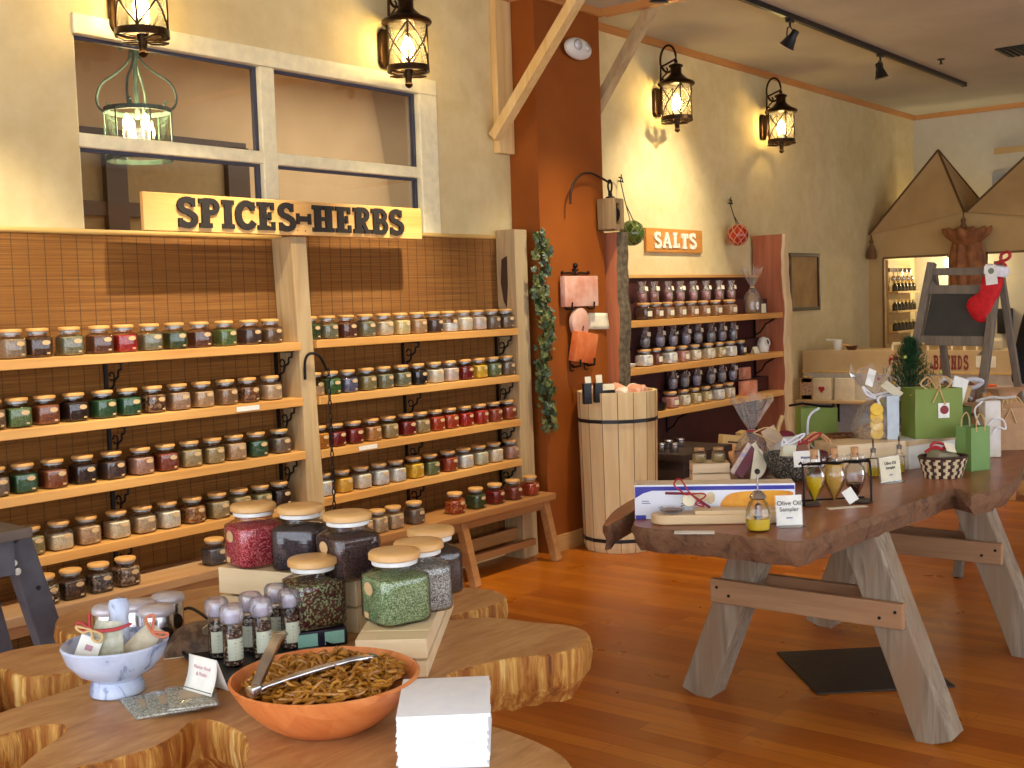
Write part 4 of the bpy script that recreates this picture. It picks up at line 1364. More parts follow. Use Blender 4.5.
for px, py, w, h, lab in ((588, 380, .04, .04, 'left'), (599, 379, .042, .05, 'middle'), (608.5, 387, .08, .04, 'right, larger')):
    p = onY(px, py, 4.0)
    o = thing('price_card', f'cream price card in a dark holder on the barrel, the {lab} one', 'card', (p.x, 4.0, .932))
    zz = p.z - .932
    obj('card', MB().at((0, 0, zz), (R(-8), 0, R(-30))).box((0, 0, 0), (w, .002, h)), CREAMC, o)
    obj('holder', MB().at((0, .01, 0), (0, 0, R(-30))).cbox((0, 0, (zz - h / 2) / 2), (w * 1.25, .035, max(.02, zz - h / 2 + .004)), .004), BLACKP, o)

# ---------------------------------------------------------------- below the salts shelves
tk = thing('storage_chest', 'dark wooden chest on the floor under the salts shelves', 'chest', (6.93, 4.05, 0))
DKW = wood('dark chest wood', S(58, 38, 26), S(36, 24, 18), None, 0, .6)
obj('body', MB().cbox((0, 0, .24), (.62, .36, .48), .008), DKW, tk)
obj('lid', MB().cbox((0, 0, .50), (.66, .40, .05), .008), DKW, tk)
for x in (-.22, .22): obj('strap', MB().bb((x - .02, -.183, .01), (x + .02, -.178, .47)), IRON, tk)
for i, (px, py) in enumerate(((661, 452), (668, 449), (674, 452), (680, 447))):
    p = onZ(px, py, .526)
    p.x = min(max(p.x, 6.66), 7.2); p.y = min(max(p.y, 3.9), 4.2)
    o = thing('spice_tin', f'small silver tin on the dark chest, {ORD[i]} from the left', 'tin', (p.x, p.y, .5255), 0, 'silver tins on the chest')
    obj('tin', MB().lathe([(.028, 0), (.03, .003), (.03, .045)], 16), CHROME, o)
    obj('lid', MB().lathe([(.031, .045), (.032, .047), (.032, .06), (.028, .064), (.001, .064)], 16), CHROME, o)
tag(obj('kraft_bag', MB().grid(lambda u, v: ((u - .5) * .24 + .03 * v, -.09 + .03 * math.sin(u * 3.1) * (1 - v) + .12 * v, .20 * v * (1 - .35 * (u - .3) ** 2 * 4)), 8, 6), plain('tan kraft paper', S(188, 130, 80), .8), None, (7.40, 3.90, .30), thick=.02), 'rounded tan kraft paper bag on the crate below the salts rack', 'bag')
cr = thing('stock_crate', 'dark low stock crate under the salts shelves right of the chest', 'crate', (7.62, 4.05, 0))
obj('body', MB().cbox((0, 0, .15), (.72, .38, .30), .006), DKW, cr)
wbk = thing('wire_basket', 'black wire basket of tan boxes on the dark stock crate', 'basket', (7.66, 4.03, .301))
mb = MB()
for z in (.005, .07, .15):
    mb.tube([(-.27, -.13, z), (.27, -.13, z), (.27, .13, z), (-.27, .13, z)], .007, 6, True)
for i in range(8):
    x = -.27 + i * .0771
    for y in (-.13, .13): mb.tube([(x, y, .005), (x, y, .15)], .005, 5)
for i in range(3):
    for x in (-.27, .27): mb.tube([(x, -.13 + i * .13, .005), (x, -.13 + i * .13, .15)], .005, 5)
obj('wire_frame', mb, IRON, wbk)
obj('base_tray', MB().box((0, 0, .006), (.53, .25, .006)), IRON, wbk)
TANB = plain('tan box card', S(206, 170, 110), .7)
for i, (x, y, rx, ry, w, h, lb) in enumerate(((-.14, -.02, -.35, .3, .2, .22, 'slotted tan box leaning at the left'), (.04, -.03, -.2, .15, .07, .19, 'narrow tan box'), (.13, .02, -.1, -.35, .07, .22, 'tilted narrow tan box'), (.2, -.02, -.2, .1, .06, .14, 'short tan box'))):
    o = thing('gift_box', f'{lb} in the wire basket under the salts rack', 'box', (7.66 + x, 4.03 + y, .318), 0, 'tan boxes in the wire basket')
    obj('carton', MB().at((0, 0, h / 2 + .012), (0, ry * .5, rx)).cbox((0, 0, 0), (w, .05, h), .003), TANB, o)
    if i == 0: obj('slots', MB().at((0, 0, h / 2 + .012), (0, ry * .5, rx)).box((-.0, -.0255, .06), (.1, .002, .012)).box((.0, -.0255, .02), (.08, .002, .012)).box((.02, -.0255, -.02), (.06, .002, .012)), DRED, o)
# ---------------------------------------------------------------- far stall: partition, tent roof, openings
TANW = plain('tan stall wall', S(196, 164, 112), .85, 0, S(184, 150, 98), 2, 0, .15)
PXX = 11.4
o1, o2 = onX(883.5, 258, PXX), onX(948, 255, PXX)
o3 = onX(986, 253, PXX)
zt = onX(870, 234, PXX).z - .01
zb_ = onX(964, 212, PXX)
mb = MB()
mb.bb((PXX, o1.y, .8), (PXX + .06, 4.5, o1.z)).bb((PXX, o3.y, .8), (PXX + .06, o2.y, o1.z)).bb((PXX, 1.2, o1.z), (PXX + .06, 4.5, zt - .02)).bb((PXX, 1.2, 0), (PXX + .06, 4.5, .8)).bb((PXX, 1.2, .8), (PXX + .06, 1.3, o1.z))
mb.at((PXX, 0, 0), (R(90), 0, R(90))).prism([(4.5, zt - .02), (4.5, zt), (zb_.y, zb_.z), (1.2, zb_.z), (1.2, zt - .02)], 0, .06).at()
part = struct('wall_partition', mb, TANW)
TRF = plain('thin brown edging', S(118, 84, 44), .6)
mb = MB()
for (a, b) in ((o1, o2), (o3, Vector((PXX, 1.3, 0)))):
    mb.bb((PXX - .012, b.y, o1.z - .012), (PXX, a.y, o1.z + .008)).bb((PXX - .012, a.y - .01, .8), (PXX, a.y + .01, o1.z))
obj('opening_edge', mb, TRF, part)
# tent roofs: pyramids of tan cloth with brown seams
CLOTH = plain('tan tent cloth', S(186, 152, 104), .9, 0, S(172, 138, 92), 3, 0, .1)
SEAM = plain('brown seam', S(96, 66, 32), .8)
A = onX(869, 235, PXX - .05); A.y = min(A.y, 4.48)
Bv = onX(964, 212, PXX - .05)
ap1 = onX(938, 150, PXX + .25)
d = Bv.y - A.y


def tent(label, A, B, ap):
    o = thing('tent_canopy', label, 'canopy', A, 0, 'tan peaked canopies')
    back = .9
    v = [Vector((0, 0, 0)), B - A, (B - A) + Vector((back, 0, 0)), Vector((back, 0, 0)), ap - A]
    mb = MB().add(v, [(0, 1, 4), (1, 2, 4), (2, 3, 4), (3, 0, 4)])
    obj('cloth', mb, CLOTH, o, thick=.004)
    mb = MB()
    for k in range(4): mb.tube([v[k], v[4]], .012, 6)
    obj('seams', mb, SEAM, o)
    mb = MB()
    mb.tube([v[1] + Vector((-.02, 0, 0)), v[1] + Vector((-.02, 0, -.07))], .006, 6)
    mb.at(v[1] + Vector((-.02, 0, -.28))).lathe([(.045, 0), (.05, .02), (.038, .12), (.018, .18), (.026, .2), (.018, .22), (.005, .23)], 12)
    if label.startswith('left'):
        obj('tassel', mb, plain('brown tassel', S(112, 76, 42), .8), o)
        mb = MB().at(v[0] + Vector((-.02, -.03, -.24))).lathe([(.04, 0), (.048, .02), (.036, .10), (.014, .15), (.024, .17), (.014, .19), (.006, .24)], 12)
    obj('tassel', mb, plain('brown tassel', S(112, 76, 42), .8), o)
    return o


tent('left tan tent canopy with tassels over the far stall', A, Bv, ap1)
ap2 = onX(1026, 156, PXX + .25)
B2 = Bv + (Bv - A) + Vector((0, -.25, 0)); B2.z = A.z
tent('right tan tent canopy over the far stall at the frame edge', Bv + Vector((0, -.02, 0)), B2, ap2)
# grey hatch and pale strip on end wall
p = onX(1010, 178, XEND)
struct('trim_7', MB().bb((XEND - .02, p.y - .5, p.z - .25), (XEND, p.y + .17, p.z + .06)), plain('grey hatch', S(150, 150, 148), .7))
p = onX(1010, 150, XEND)
struct('trim_8', MB().bb((XEND - .03, p.y - .6, p.z - .03), (XEND, p.y + .15, p.z + .03)), TANW)
# things inside the stall
p = onX(949, 262, 12.2)
lp = thing('wall_globe_lamp', 'small bright globe lamp glowing inside the left stall opening', 'lamp', (12.5, p.y * 12.5 / 12.2, p.z), 0)
obj('globe', MB().ball((0, 0, 0), .05, 16), emit('globe lamp', S(255, 240, 210), 30), lp)
obj('bracket', MB().tube([(.0, 0, 0), (.07, 0, .01), (.18, 0, .01)], .012, 8).at((.19, 0, .01), (0, R(90), 0)).lathe([(.05, -.01), (.05, .01)], 14), BRONZE, lp)
ld = bpy.data.lights.new('globe_light', 'POINT'); ld.energy = 7; ld.color = (1, .84, .5); ld.shadow_soft_size = .05
lo = bpy.data.objects.new('globe_light', ld); COL.objects.link(lo); lo.location = (12.3, p.y, p.z - .02)
# display rack on the end wall
XR = 12.55
r0, r1 = onY(887.5, 300, YWALL - .01), onY(909.5, 300, YWALL - .01)
er = thing('display_rack', 'pale wall rack with rows of bottles inside the left stall opening', 'rack', ((r0.x + r1.x) / 2, YWALL - .001, 1.0), R(90))
hw = (r1.x - r0.x) / 2
obj('back_board', MB().bb((-.02, -hw, 0), (0, hw, .86)), wood('pale rack wood', S(206, 176, 120), S(186, 152, 98), None, 1, .5), er)
zz = [.13, .34, .54]
for z in zz: obj('shelf', MB().bb((-.12, -hw, z - .02), (-.02, hw, z)), MATS['pale rack wood'], er)
obj('hook_row', MB().bb((-.035, -hw, .74), (-.02, hw, .78)), BRONZE, er)
k = 0
g0 = None
for ri, z in enumerate(zz):
    for i in range(6):
        y = -hw + .05 + i * (2 * hw - .1) / 5
        loc = (er.location.x + y, YWALL - .07, 1.0 + z + .0005)
        lab = 'small dark bottle with gold cap on the display rack in the far stall'
        if g0 is None:
            g0 = thing('oil_bottle', lab, 'bottle', loc, 0, 'dark bottles on the stall rack')
            obj('bottle', MB().lathe([(.026, 0), (.028, .008), (.028, .06), (.012, .085)], 12), plain('olive bottle', S(54, 44, 22), .15), g0)
            obj('cap', MB().lathe([(.014, .085), (.014, .108), (.001, .11)], 10), plain('gold cap', S(206, 176, 96), .3, .7), g0)
        else: dup(g0, loc)
s0 = None
for i in range(5):
    y = -hw + .06 + i * (2 * hw - .12) / 4
    loc = (er.location.x + y, YWALL - .05, 1.70)
    lab = 'silver spoon hanging from the hook row of the stall rack'
    if s0 is None:
        s0 = thing('serving_spoon', lab, 'spoon', loc, 0, 'spoons on the stall rack')
        obj('handle', MB().tube([(.01, 0, .08), (0, 0, .07), (0, 0, -.01)], .005, 6), CHROME, s0)
        obj('spoon_head', MB().ball((0, 0, -.03), 1, 12, (.008, .026, .034)), CHROME, s0)
    else: dup(s0, loc)
# black card reader box on the partition, right opening
p = onX(1004, 321, 12.6)
bx = thing('wall_speaker', 'black box speaker on the end wall seen in the right stall opening', 'speaker', (XEND - .001, p.y, p.z))
obj('cabinet', MB().cbox((-.06, 0, 0), (.12, .13, .26), .01), BLACKP, bx)
obj('grille', MB().cbox((-.122, 0, 0), (.006, .11, .22), .002), plain('speaker cloth', S(32, 30, 30), .9), bx)
# brown tied drape
p = onX(967, 240, PXX - .12)
DRP = plain('brown crinkled cloth', S(158, 98, 52), .75, 0, S(122, 72, 36), 12, .2)
dr = thing('tied_drape', 'brown crinkled drape tied with a ruffle bow between the stall openings', 'drape', (PXX - .12, p.y, 0))


def drape(u, v):
    a = u * 2 * math.pi
    z = .82 + (2.0 - .82) * v
    r = .15 - .06 * v ** 2 + .02 * math.sin(v * 9)
    q = 1 + .16 * math.sin(a * 9 + v * 2) + .06 * math.sin(a * 5 + 1)
    return (r * .55 * q * math.cos(a), r * 1.15 * q * math.sin(a), z)


obj('drape_fall', MB().grid(drape, 72, 16), DRP, dr)


def ruffle(u, v):
    a = u * 2 * math.pi
    r = .07 + .19 * math.sin(v * 1.9) 
    q = 1 + .14 * math.sin(a * 11)
    z = 1.97 + .24 * v - .05 * v * v + .015 * math.sin(a * 11)
    return (r * .5 * q * math.cos(a), r * .78 * q * math.sin(a), z - .055)


obj('ruffle', MB().grid(ruffle, 88, 8), DRP, dr, thick=.004)
# ---------------------------------------------------------------- counter of the grill stall
CXF = 9.7
ct = thing('display_counter', 'tan display counter with lettered fascia at the back of the shop', 'counter', (CXF, 3.4, 0))
FASC = plain('tan fascia', S(190, 160, 112), .7, 0, S(178, 148, 100), 3)
yl, yr = 4.44 - 3.4, 2.0 - 3.4
obj('fascia', MB().bb((0, yr, .862), (.02, yl, 1.048)), FASC, ct, bev=.003)
obj('counter_top', MB().bb((.02, yr, 1.0), (.75, yl, 1.03)), wood('counter top', S(206, 176, 126), S(186, 152, 104), None, 1, .5), ct)
obj('lower_fascia', MB().bb((.012, yr, .62), (.03, yl, .862)), plain('pale lower fascia', S(208, 194, 168), .7), ct)
obj('ledge_shelf', MB().bb((-.16, 3.80 - 3.4, .598), (.03, yl, .62)), MATS['counter top'], ct)
obj('trim_strip', MB().bb((-.012, yr, .852), (0, yl, .866)), plain('yellow trim', S(206, 164, 90), .6), ct)
obj('kick_panel', MB().bb((.05, yr, 0), (.07, yl, .6)), plain('grey blue panel', S(150, 150, 148), .7), ct)
obj('shelf_bracket', MB().tube([(.045, 4.13 - 3.4, .44), (.0, 4.13 - 3.4, .50), (-.08, 4.13 - 3.4, .59)], .008, 6).bb((.03, 4.12 - 3.4, .42), (.045, 4.14 - 3.4, .598)), IRON, ct)
q0, q1 = onX(896, 350, CXF + .1).y - 3.4, 2.85 - 3.4
CRM = plain('cream rail', S(228, 208, 164), .6)
obj('tray_rail', MB().bb((.02, q1, 1.095), (.04, q0, 1.115)), CRM, ct)
obj('tray_rail', MB().bb((.35, q1, 1.11), (.37, q0, 1.13)), CRM, ct)
mb = MB()
for i in range(9):
    y = q1 + (q0 - q1) * i / 8
    mb.bb((.02, y - .008, 1.03), (.04, y + .008, 1.097)).bb((.04, y - .004, 1.03), (.36, y + .004, 1.11))
obj('tray_divider', mb, CRM, ct)
LET = plain('oxblood letters', S(126, 48, 34), .6)


def fascia_word(s, px0, px1, zc, h):
    ya, yb = onX(px0, 360, CXF).y, onX(px1, 360, CXF).y
    n = len(s)
    for i, chh in enumerate(s):
        mb, w = letter(chh, .004)
        step = (ya - yb) / n
        for k, v in enumerate(mb.v): mb.v[k] = Vector((-v.z - .0005, -v.x / w * step * .82, v.y * h))
        obj('letter', mb, LET, ct, (0, ya - i * step - 3.4, zc - h / 2))


fascia_word('G', 889, 897, .945, .125)
fascia_word('BLENDS', 933.5, 969.5, .948, .115)
p0, p1 = onX(976, 357, CXF), onX(996, 357, CXF)
obj('notice_card', MB().bb((-.004, p1.y - 3.4, .91), (-.0005, p0.y - 3.4, 1.0)), CREAMC, ct)
# cup etc on counter
p = onX(831, 350, 9.85)
cu = thing('white_cup', 'white cup with saucer lid standing on the tan counter', 'cup', (9.9, 4.20, 1.0305))
obj('cup', MB().lathe([(.032, 0), (.036, .004), (.04, .09), (.036, .09), (.03, .01), (.001, .008)], 18), WHITEP, cu)
obj('spout_lid', MB().lathe([(.042, .09), (.046, .094), (.046, .1), (.001, .106)], 18).tube([(0, .03, .098), (0, .10, .102)], .01, 6), WHITEP, cu)
bw = thing('pepper_bowl', 'small brown bowl beside the white cup on the counter', 'bowl', (9.95, 4.09, 1.0305))
obj('bowl', MB().lathe([(.025, 0), (.045, .02), (.055, .045), (.05, .045), (.038, .022), (.001, .015)], 16), plain('brown glaze', S(84, 46, 28), .3), bw)
obj('scoop', MB().tube([(-.02, .09, .06), (0, .03, .045), (0, -.02, .035)], .008, 6), SHELFW, bw)
# picture cards on ledge
for i, (px, w, m2, lb) in enumerate(((792, .10, 'tan', 'leftmost, tan wrapped'), (803, .13, 'kraft', 'second, with framed picture'), (823, .17, 'heart', 'with a red heart motif'), (845, .16, 'cream', 'plain cream, rightmost'))):
    p = onX(px, 390, CXF - .07)
    o = thing('gift_pack', f'gift pack on the counter ledge, {lb}', 'gift pack', (CXF - .07, min(p.y, 4.36), .6205), 0, 'gift packs on the counter ledge')
    h = .19
    obj('pack', MB().at((0, 0, h / 2 + .0), (0, R(0), 0)).cbox((0, 0, 0), (.06, w, h), .004), plain('pack ' + m2, {'tan': S(186, 146, 98), 'kraft': S(196, 158, 108), 'heart': S(216, 196, 156), 'cream': S(222, 204, 168)}[m2], .7), o)
    if m2 == 'heart':
        obj('heart_motif', MB().at((-.0325, 0, h / 2), (R(90), 0, R(-90))).ball((-.012, .006, 0), .018, 10, (1, 1, .15)).ball((.012, .006, 0), .018, 10, (1, 1, .15)).prism([(-.027, 0), (.027, 0), (0, -.034)], -.002, .002), RED, o)
    if m2 == 'kraft':
        obj('picture_window', MB().box((-.031, 0, h / 2), (.002, w * .7, h * .6)), plain('pack picture', S(150, 104, 76), .6, 0, S(196, 170, 140), 60), o)
    if m2 == 'tan':
        obj('bow', MB().at((-.02, 0, h + .008)).ball((0, .02, 0), 1, 10, (.01, .022, .014)).ball((0, -.02, 0), 1, 10, (.01, .022, .014)), RAFFIA, o)
# orange lidded jars lower right
for i, (px) in enumerate((972, 990)):
    p = onX(px, 400, 9.0)
    o = thing('orange_lidded_jar', f'jar with orange lid behind the easel leg, {"left" if i == 0 else "right"} of the pair', 'jar', (9.0, p.y, .6605), 0, 'orange lidded jars')
    obj('jar_body', MB().lathe([(.045, 0), (.05, .01), (.05, .11), (.042, .125)], 16), plain('amber honey', S(196, 140, 70), .2), o)
    obj('lid', MB().lathe([(.048, .125), (.05, .128), (.05, .165), (.046, .17), (.001, .17)], 16), plain('orange lid', S(226, 96, 24), .4), o)
lt = thing('side_table', 'small wooden side table behind the easel holding the orange lidded jars', 'table', (9.0, onX(981, 400, 9.0).y, 0))
obj('table_top', MB().cbox((0, 0, .645), (.35, .6, .03), .004), SHELFW, lt)
for x in (-.14, .14):
    for y in (-.26, .26): obj('leg', MB().box((x, y, .315), (.04, .04, .63)), SHELFW, lt)

# ---------------------------------------------------------------- easel chalkboard and stocking
EX = 6.75
GRW = wood('grey stained easel', S(128, 116, 98), S(98, 86, 72), None, 2, .7)
eT, eB = onX(933, 264, EX), onX(922, 350, EX)
eR, eRB = onX(1001, 262, EX), onX(990, 345, EX)
es = thing('easel_chalkboard', 'grey wooden easel with a dark chalkboard standing behind the gift table', 'easel', (EX, (eT.y + eR.y) / 2, 0))
E_ = lambda q: Vector((q.x - EX, q.y - es.location.y, q.z))
TL, TR2 = E_(onX(932, 263, EX)), E_(onX(999, 262, EX))
spread = .42
BLf, BRf = Vector((-.42, TL.y + .20, 0)), Vector((-.42, TR2.y + .10, 0))
topx = 0
for a, b in ((TL, BLf), (TR2, BRf)):
    obj('front_leg', MB().bar(a, b, .042, .05, (1, 0, 0)), GRW, es, bev=.003)
for a, s in ((TL, 1), (TR2, -1)):
    obj('rear_leg', MB().bar(a + Vector((.03, 0, -.06)), Vector((.40, a.y - .10 + s * .03, 0)), .036, .036, (1, 0, 0)), GRW, es, bev=.003)


def on_leg(z):  # front plane
    k = (TL.z - z) / TL.z
    return TL.lerp(BLf, k), TR2.lerp(BRf, k)


for z, h in ((TL.z - .05, .042), (TL.z - .15, .05), (TL.z - .435, .055)):
    a, b = on_leg(z)
    obj('cross_rail', MB().bar(a, b, .028, h, (0, 0, 1)), GRW, es, bev=.003)
a, b = on_leg(TL.z - .175); c, d2 = on_leg(TL.z - .41)
for p_, s in ((a, 1), (b, -1), (c, 1), (d2, -1)):
    pass
ins = Vector((0, -.03, 0))
mb = MB().add([a + ins, b - ins, d2 - ins, c + ins] + [q + Vector((.012, 0, 0)) for q in (a + ins, b - ins, d2 - ins, c + ins)], [(0, 1, 2, 3), (7, 6, 5, 4), (0, 4, 5, 1), (1, 5, 6, 2), (2, 6, 7, 3), (3, 7, 4, 0)])
obj('chalkboard', mb, plain('chalkboard slate', S(52, 48, 40), .8, 0, S(62, 58, 48), 6), es)
mb = MB()
for (p_, q_) in ((TL.z - .075, TL.z - .125), (TL.z - .46, TL.z - .51)):
    a, b = on_leg(p_); c, d2 = on_leg(q_)
    w = .05
    for s, u, v in ((-1, a, c), (1, b, d2)):
        mb.add([u + Vector((-.008, 0, 0)), u + Vector((.008, 0, 0)), v + Vector((.008, 0, 0)), v + Vector((-.008, 0, 0)), v + Vector((-.008, s * .05, 0)), v + Vector((.008, s * .05, 0))], [(0, 1, 2, 3), (0, 3, 4), (1, 5, 2), (3, 2, 5, 4), (0, 4, 5, 1)])
obj('corner_gusset', mb, GRW, es)
obj('hinge_chain', MB().tube([Vector((-.14, TR2.y - .07, .95)), Vector((.1, TR2.y - .05, .93)), Vector((.2, TR2.y - .02, .95))], .004, 5), IRON, es)
# stocking
FELT = plain('red plush', S(206, 18, 26), .8, 0, S(180, 12, 20), 40, .3)
st = thing('christmas_stocking', 'red plush christmas stocking with white cuff hanging on the easel', 'stocking', (EX - .06, onX(990, 275, EX - .06).y, onX(990, 275, EX - .06).z))
out = [(1003, 278), (997, 300), (992, 316), (988, 322), (980, 323), (974, 319), (968, 309), (967.5, 303), (972, 297), (980, 292), (984, 283), (985, 276)]
pts = [onX(a, b, EX - .06) - st.location for a, b in out]
pts = catmull(pts, 4)
n = len(pts)
cen = sum(pts, Vector()) / n
mb = MB()
vs, fs = [], []
for ring, (k, xo) in enumerate(((.55, -.045), (.9, -.034), (1, -.015), (1, .01), (.9, .02))):
    vs += [cen + (q - cen) * k + Vector((xo, 0, 0)) for q in pts]
for r_ in range(4): fs += [(r_ * n + i, r_ * n + (i + 1) % n, (r_ + 1) * n + (i + 1) % n, (r_ + 1) * n + i) for i in range(n)]
fs += [list(range(n)), list(range(4 * n, 5 * n))[::-1]]
obj('stocking_body', mb.add(vs, fs, True), FELT, st)
ca, cb_ = onX(985, 270, EX - .06) - st.location, onX(1009, 275, EX - .06) - st.location
obj('cuff', MB().at((ca + cb_) / 2 + Vector((-.008, 0, .01)), (R(12), 0, 0)).cbox((0, 0, 0), (.075, (cb_ - ca).length * .95, .062), .02), plain('white fleece', S(236, 234, 238), .9, 0, S(220, 218, 224), 50, .4), st)
obj('gift_tag', MB().at(onX(991, 275, EX - .11) - st.location, (R(-6), 0, 0)).box((0, 0, 0), (.002, .062, .105)), CARD, st)
obj('tag_emblem', MB().at(onX(991, 271, EX - .112) - st.location, (0, R(90), 0)).lathe([(.001, -.001), (.016, -.001), (.016, .001)], 14), plain('grey green emblem', S(120, 130, 110), .7), st)
lp_ = [onX(a, b, EX - .07) - st.location for a, b in ((993, 268), (999, 262), (1006, 260), (1010, 256), (1008, 252), (1002, 254), (1001, 260), (1006, 266))]
obj('ribbon_loop', MB().tube(catmull(lp_, 4, False), .009, 6), RED, st)

# ---------------------------------------------------------------- person at the right edge
pb = onX(1010, 400, 8.0)
PYC = 1.90
per = thing('person', 'person in a black top and dark trousers, cut off by the right edge', 'person', (8.0, PYC, 0))
SKIN = plain('skin', S(206, 150, 122), .5, 0, S(196, 138, 110), 10)


def skinned(name, joints, edges, root, mat, parent, sub=2):
    me = bpy.data.meshes.new(name)
    me.from_pydata([j[:3] for j in joints], edges, [])
    me.materials.append(mat)
    o = bpy.data.objects.new(name, me); COL.objects.link(o); o.parent = parent
    sk = o.modifiers.new('skin', 'SKIN'); sk.use_smooth_shade = True
    me.skin_vertices[0]
    for i, j in enumerate(joints):
        d_ = me.skin_vertices[0].data[i]
        r_ = j[3]
        d_.radius = r_ if isinstance(r_, tuple) else (r_, r_)
        d_.use_root = i == root
    ss_ = o.modifiers.new('sub', 'SUBSURF'); ss_.levels = ss_.render_levels = sub
    return o


J = [(0, 0, .95, (.10, .15)), (0, 0, 1.12, (.095, .135)), (0, 0, 1.30, (.10, .15)), (0, 0, 1.42, (.075, .10)), (-.005, 0, 1.50, .05), (-.02, 0, 1.57, .062), (-.03, 0, 1.66, .088), (-.02, 0, 1.72, .06),
     (0, .15, 1.375, .04), (0, .23, 1.10, .04), (-.07, .25, .87, .028), (-.085, .25, .82, .026), (-.09, .25, .78, (.014, .036)),
     (0, -.15, 1.375, .04), (0, -.23, 1.10, .04), (-.05, -.25, .87, .028), (-.06, -.25, .82, .026), (-.06, -.25, .78, (.014, .036)),
     (0, .09, .88, .09), (0, .10, .50, .06), (.01, .10, .10, .042), (-.0, .10, .05, .04), (-.14, .11, .03, .03), (0, -.09, .88, .09), (0, -.10, .50, .06), (.01, -.10, .10, .042), (-.0, -.10, .05, .04), (-.14, -.11, .03, .03)]
Ed = [(0, 1), (1, 2), (2, 3), (3, 4), (4, 5), (5, 6), (6, 7), (3, 8), (8, 9), (9, 10), (10, 11), (11, 12), (3, 13), (13, 14), (14, 15), (15, 16), (16, 17), (0, 18), (18, 19), (19, 20), (20, 21), (21, 22), (0, 23), (23, 24), (24, 25), (25, 26), (26, 27)]
for (b_, s) in ((12, 1), (17, -1)):
    base = Vector(J[b_][:3])
    for f_, (dy, ln, cu_) in enumerate(((-.03, .07, .015), (-.011, .08, .02), (.009, .075, .022), (.027, .058, .02))):
        k = len(J)
        J += [(base.x - .004, base.y + dy * s * -1, base.z - .035, .0085), (base.x - .002 + cu_ * .3, base.y + dy * s * -1, base.z - .035 - ln * .5, .008), (base.x + cu_, base.y + dy * s * -1, base.z - .035 - ln, .0068)]
        Ed += [(b_, k), (k, k + 1), (k + 1, k + 2)]
    k = len(J)
    J += [(base.x - .03, base.y + .006, base.z + .0, .010), (base.x - .05, base.y + .004, base.z - .035, .009), (base.x - .05, base.y + .002, base.z - .062, .0075)]
    Ed += [(b_ - 1, k), (k, k + 1), (k + 1, k + 2)]
skinned('body', J, Ed, 0, SKIN, per)
CL = plain('black knit', S(20, 18, 22), .9)
top = [(0, 0, .80, (.145, .195)), (0, 0, .97, (.135, .18)), (0, 0, 1.12, (.125, .165)), (0, 0, 1.30, (.122, .17)), (0, 0, 1.42, (.09, .11)), (0, 0, 1.475, .066), (0, .16, 1.385, .078), (0, .235, 1.10, .062), (-.06, .25, .905, .052), (0, -.16, 1.385, .078), (0, -.235, 1.10, .062), (-.042, -.25, .905, .052)]
skinned('black_top', top, [(0, 1), (1, 2), (2, 3), (3, 4), (4, 5), (4, 6), (6, 7), (7, 8), (4, 9), (9, 10), (10, 11)], 0, CL, per)
tro = [(0, 0, 1.0, (.115, .16)), (0, 0, .93, (.12, .165)), (0, .09, .85, .105), (0, .10, .50, .078), (.01, .10, .08, .062), (0, -.09, .85, .105), (0, -.10, .50, .078), (.01, -.10, .08, .062)]
skinned('trousers', tro, [(0, 1), (1, 2), (2, 3), (3, 4), (1, 5), (5, 6), (6, 7)], 0, plain('dark trousers', S(36, 34, 42), .85), per)
for s in (-1, 1): obj('shoe', MB().at((-.06, s * .105, .035)).ball((0, 0, 0), 1, 16, (.135, .052, .05)), BLACKP, per)
HAIR = plain('dark brown hair', S(52, 36, 26), .7)
obj('hair', MB().at((-.005, 0, 1.69)).grid(lambda u, v: ((.104 + .003 * math.sin(u * 120)) * math.cos(u * 6.283) * math.sin(v * 1.6), (.096 + .003 * math.sin(u * 95)) * math.sin(u * 6.283) * math.sin(v * 1.6), .10 * math.cos(v * 1.6) + .02 - v * v * .085 * (1 + .9 * math.cos(u * 6.283))), 48, 12), HAIR, per, thick=.012)
for s in (-1, 1):
    obj('eye', MB().ball((-.108, s * .033, 1.655), .012, 10), WHITEP, per)
    obj('ear', MB().ball((-.02, s * .088, 1.645), 1, 10, (.018, .009, .03)), SKIN, per)
obj('nose', MB().ball((-.122, 0, 1.63), 1, 10, (.016, .013, .024)), SKIN, per)
obj('mouth', MB().ball((-.112, 0, 1.59), 1, 10, (.008, .024, .007)), plain('lips', S(170, 90, 84), .5), per)
# ---------------------------------------------------------------- live edge gift table
ZT = .78
pz = lambda a, b, z=ZT: onZ(a, b, z)
t = NT('reddish slab top'); t.pr(.32, 0, .4)
v = t.coords((1.2, 11, 4))
t.col(t.mixc(t.ramp(t.noise(t.coords((1, 2.2, 1)), 2.2, 4), [(.45, (0, 0, 0, 1)), (.7, (1, 1, 1, 1))]), t.ramp(t.noise(v, 1.6, 6, .6, 1.4), [(.3, S(152, 84, 50)), (.7, S(118, 60, 34))]), S(170, 104, 66)))
SLABT = t.m
t = NT('rough slab edge'); t.pr(.85)
v = t.coords()
f = t.noise(v, 14, 6, .65, .8)
t.col(t.ramp(f, [(.3, S(78, 50, 32)), (.5, S(128, 92, 64)), (.7, S(104, 66, 42))])); t.bump(f, .9, .02)
SLABE = t.m
gt = thing('gift_table', 'long rustic slab table on weathered A-frame legs laden with gifts', 'table', (4.6, 1.95, 0))
px_out = [(607, 526), (611, 514), (624, 504), (640, 496)]
cleft = [(652, 500), (641, 512), (634, 523), (640, 527)]
front = [(660, 529), (690, 531), (720, 533), (750, 537), (771, 539), (790, 541), (808, 540), (824, 534), (838, 528), (862, 519), (883, 513), (910, 503), (934, 495), (955, 488), (972, 494), (990, 491), (1006, 485), (1016, 478), (1024, 466), (1032, 457)]
W2 = [pz(a, b) for a, b in cleft + front]
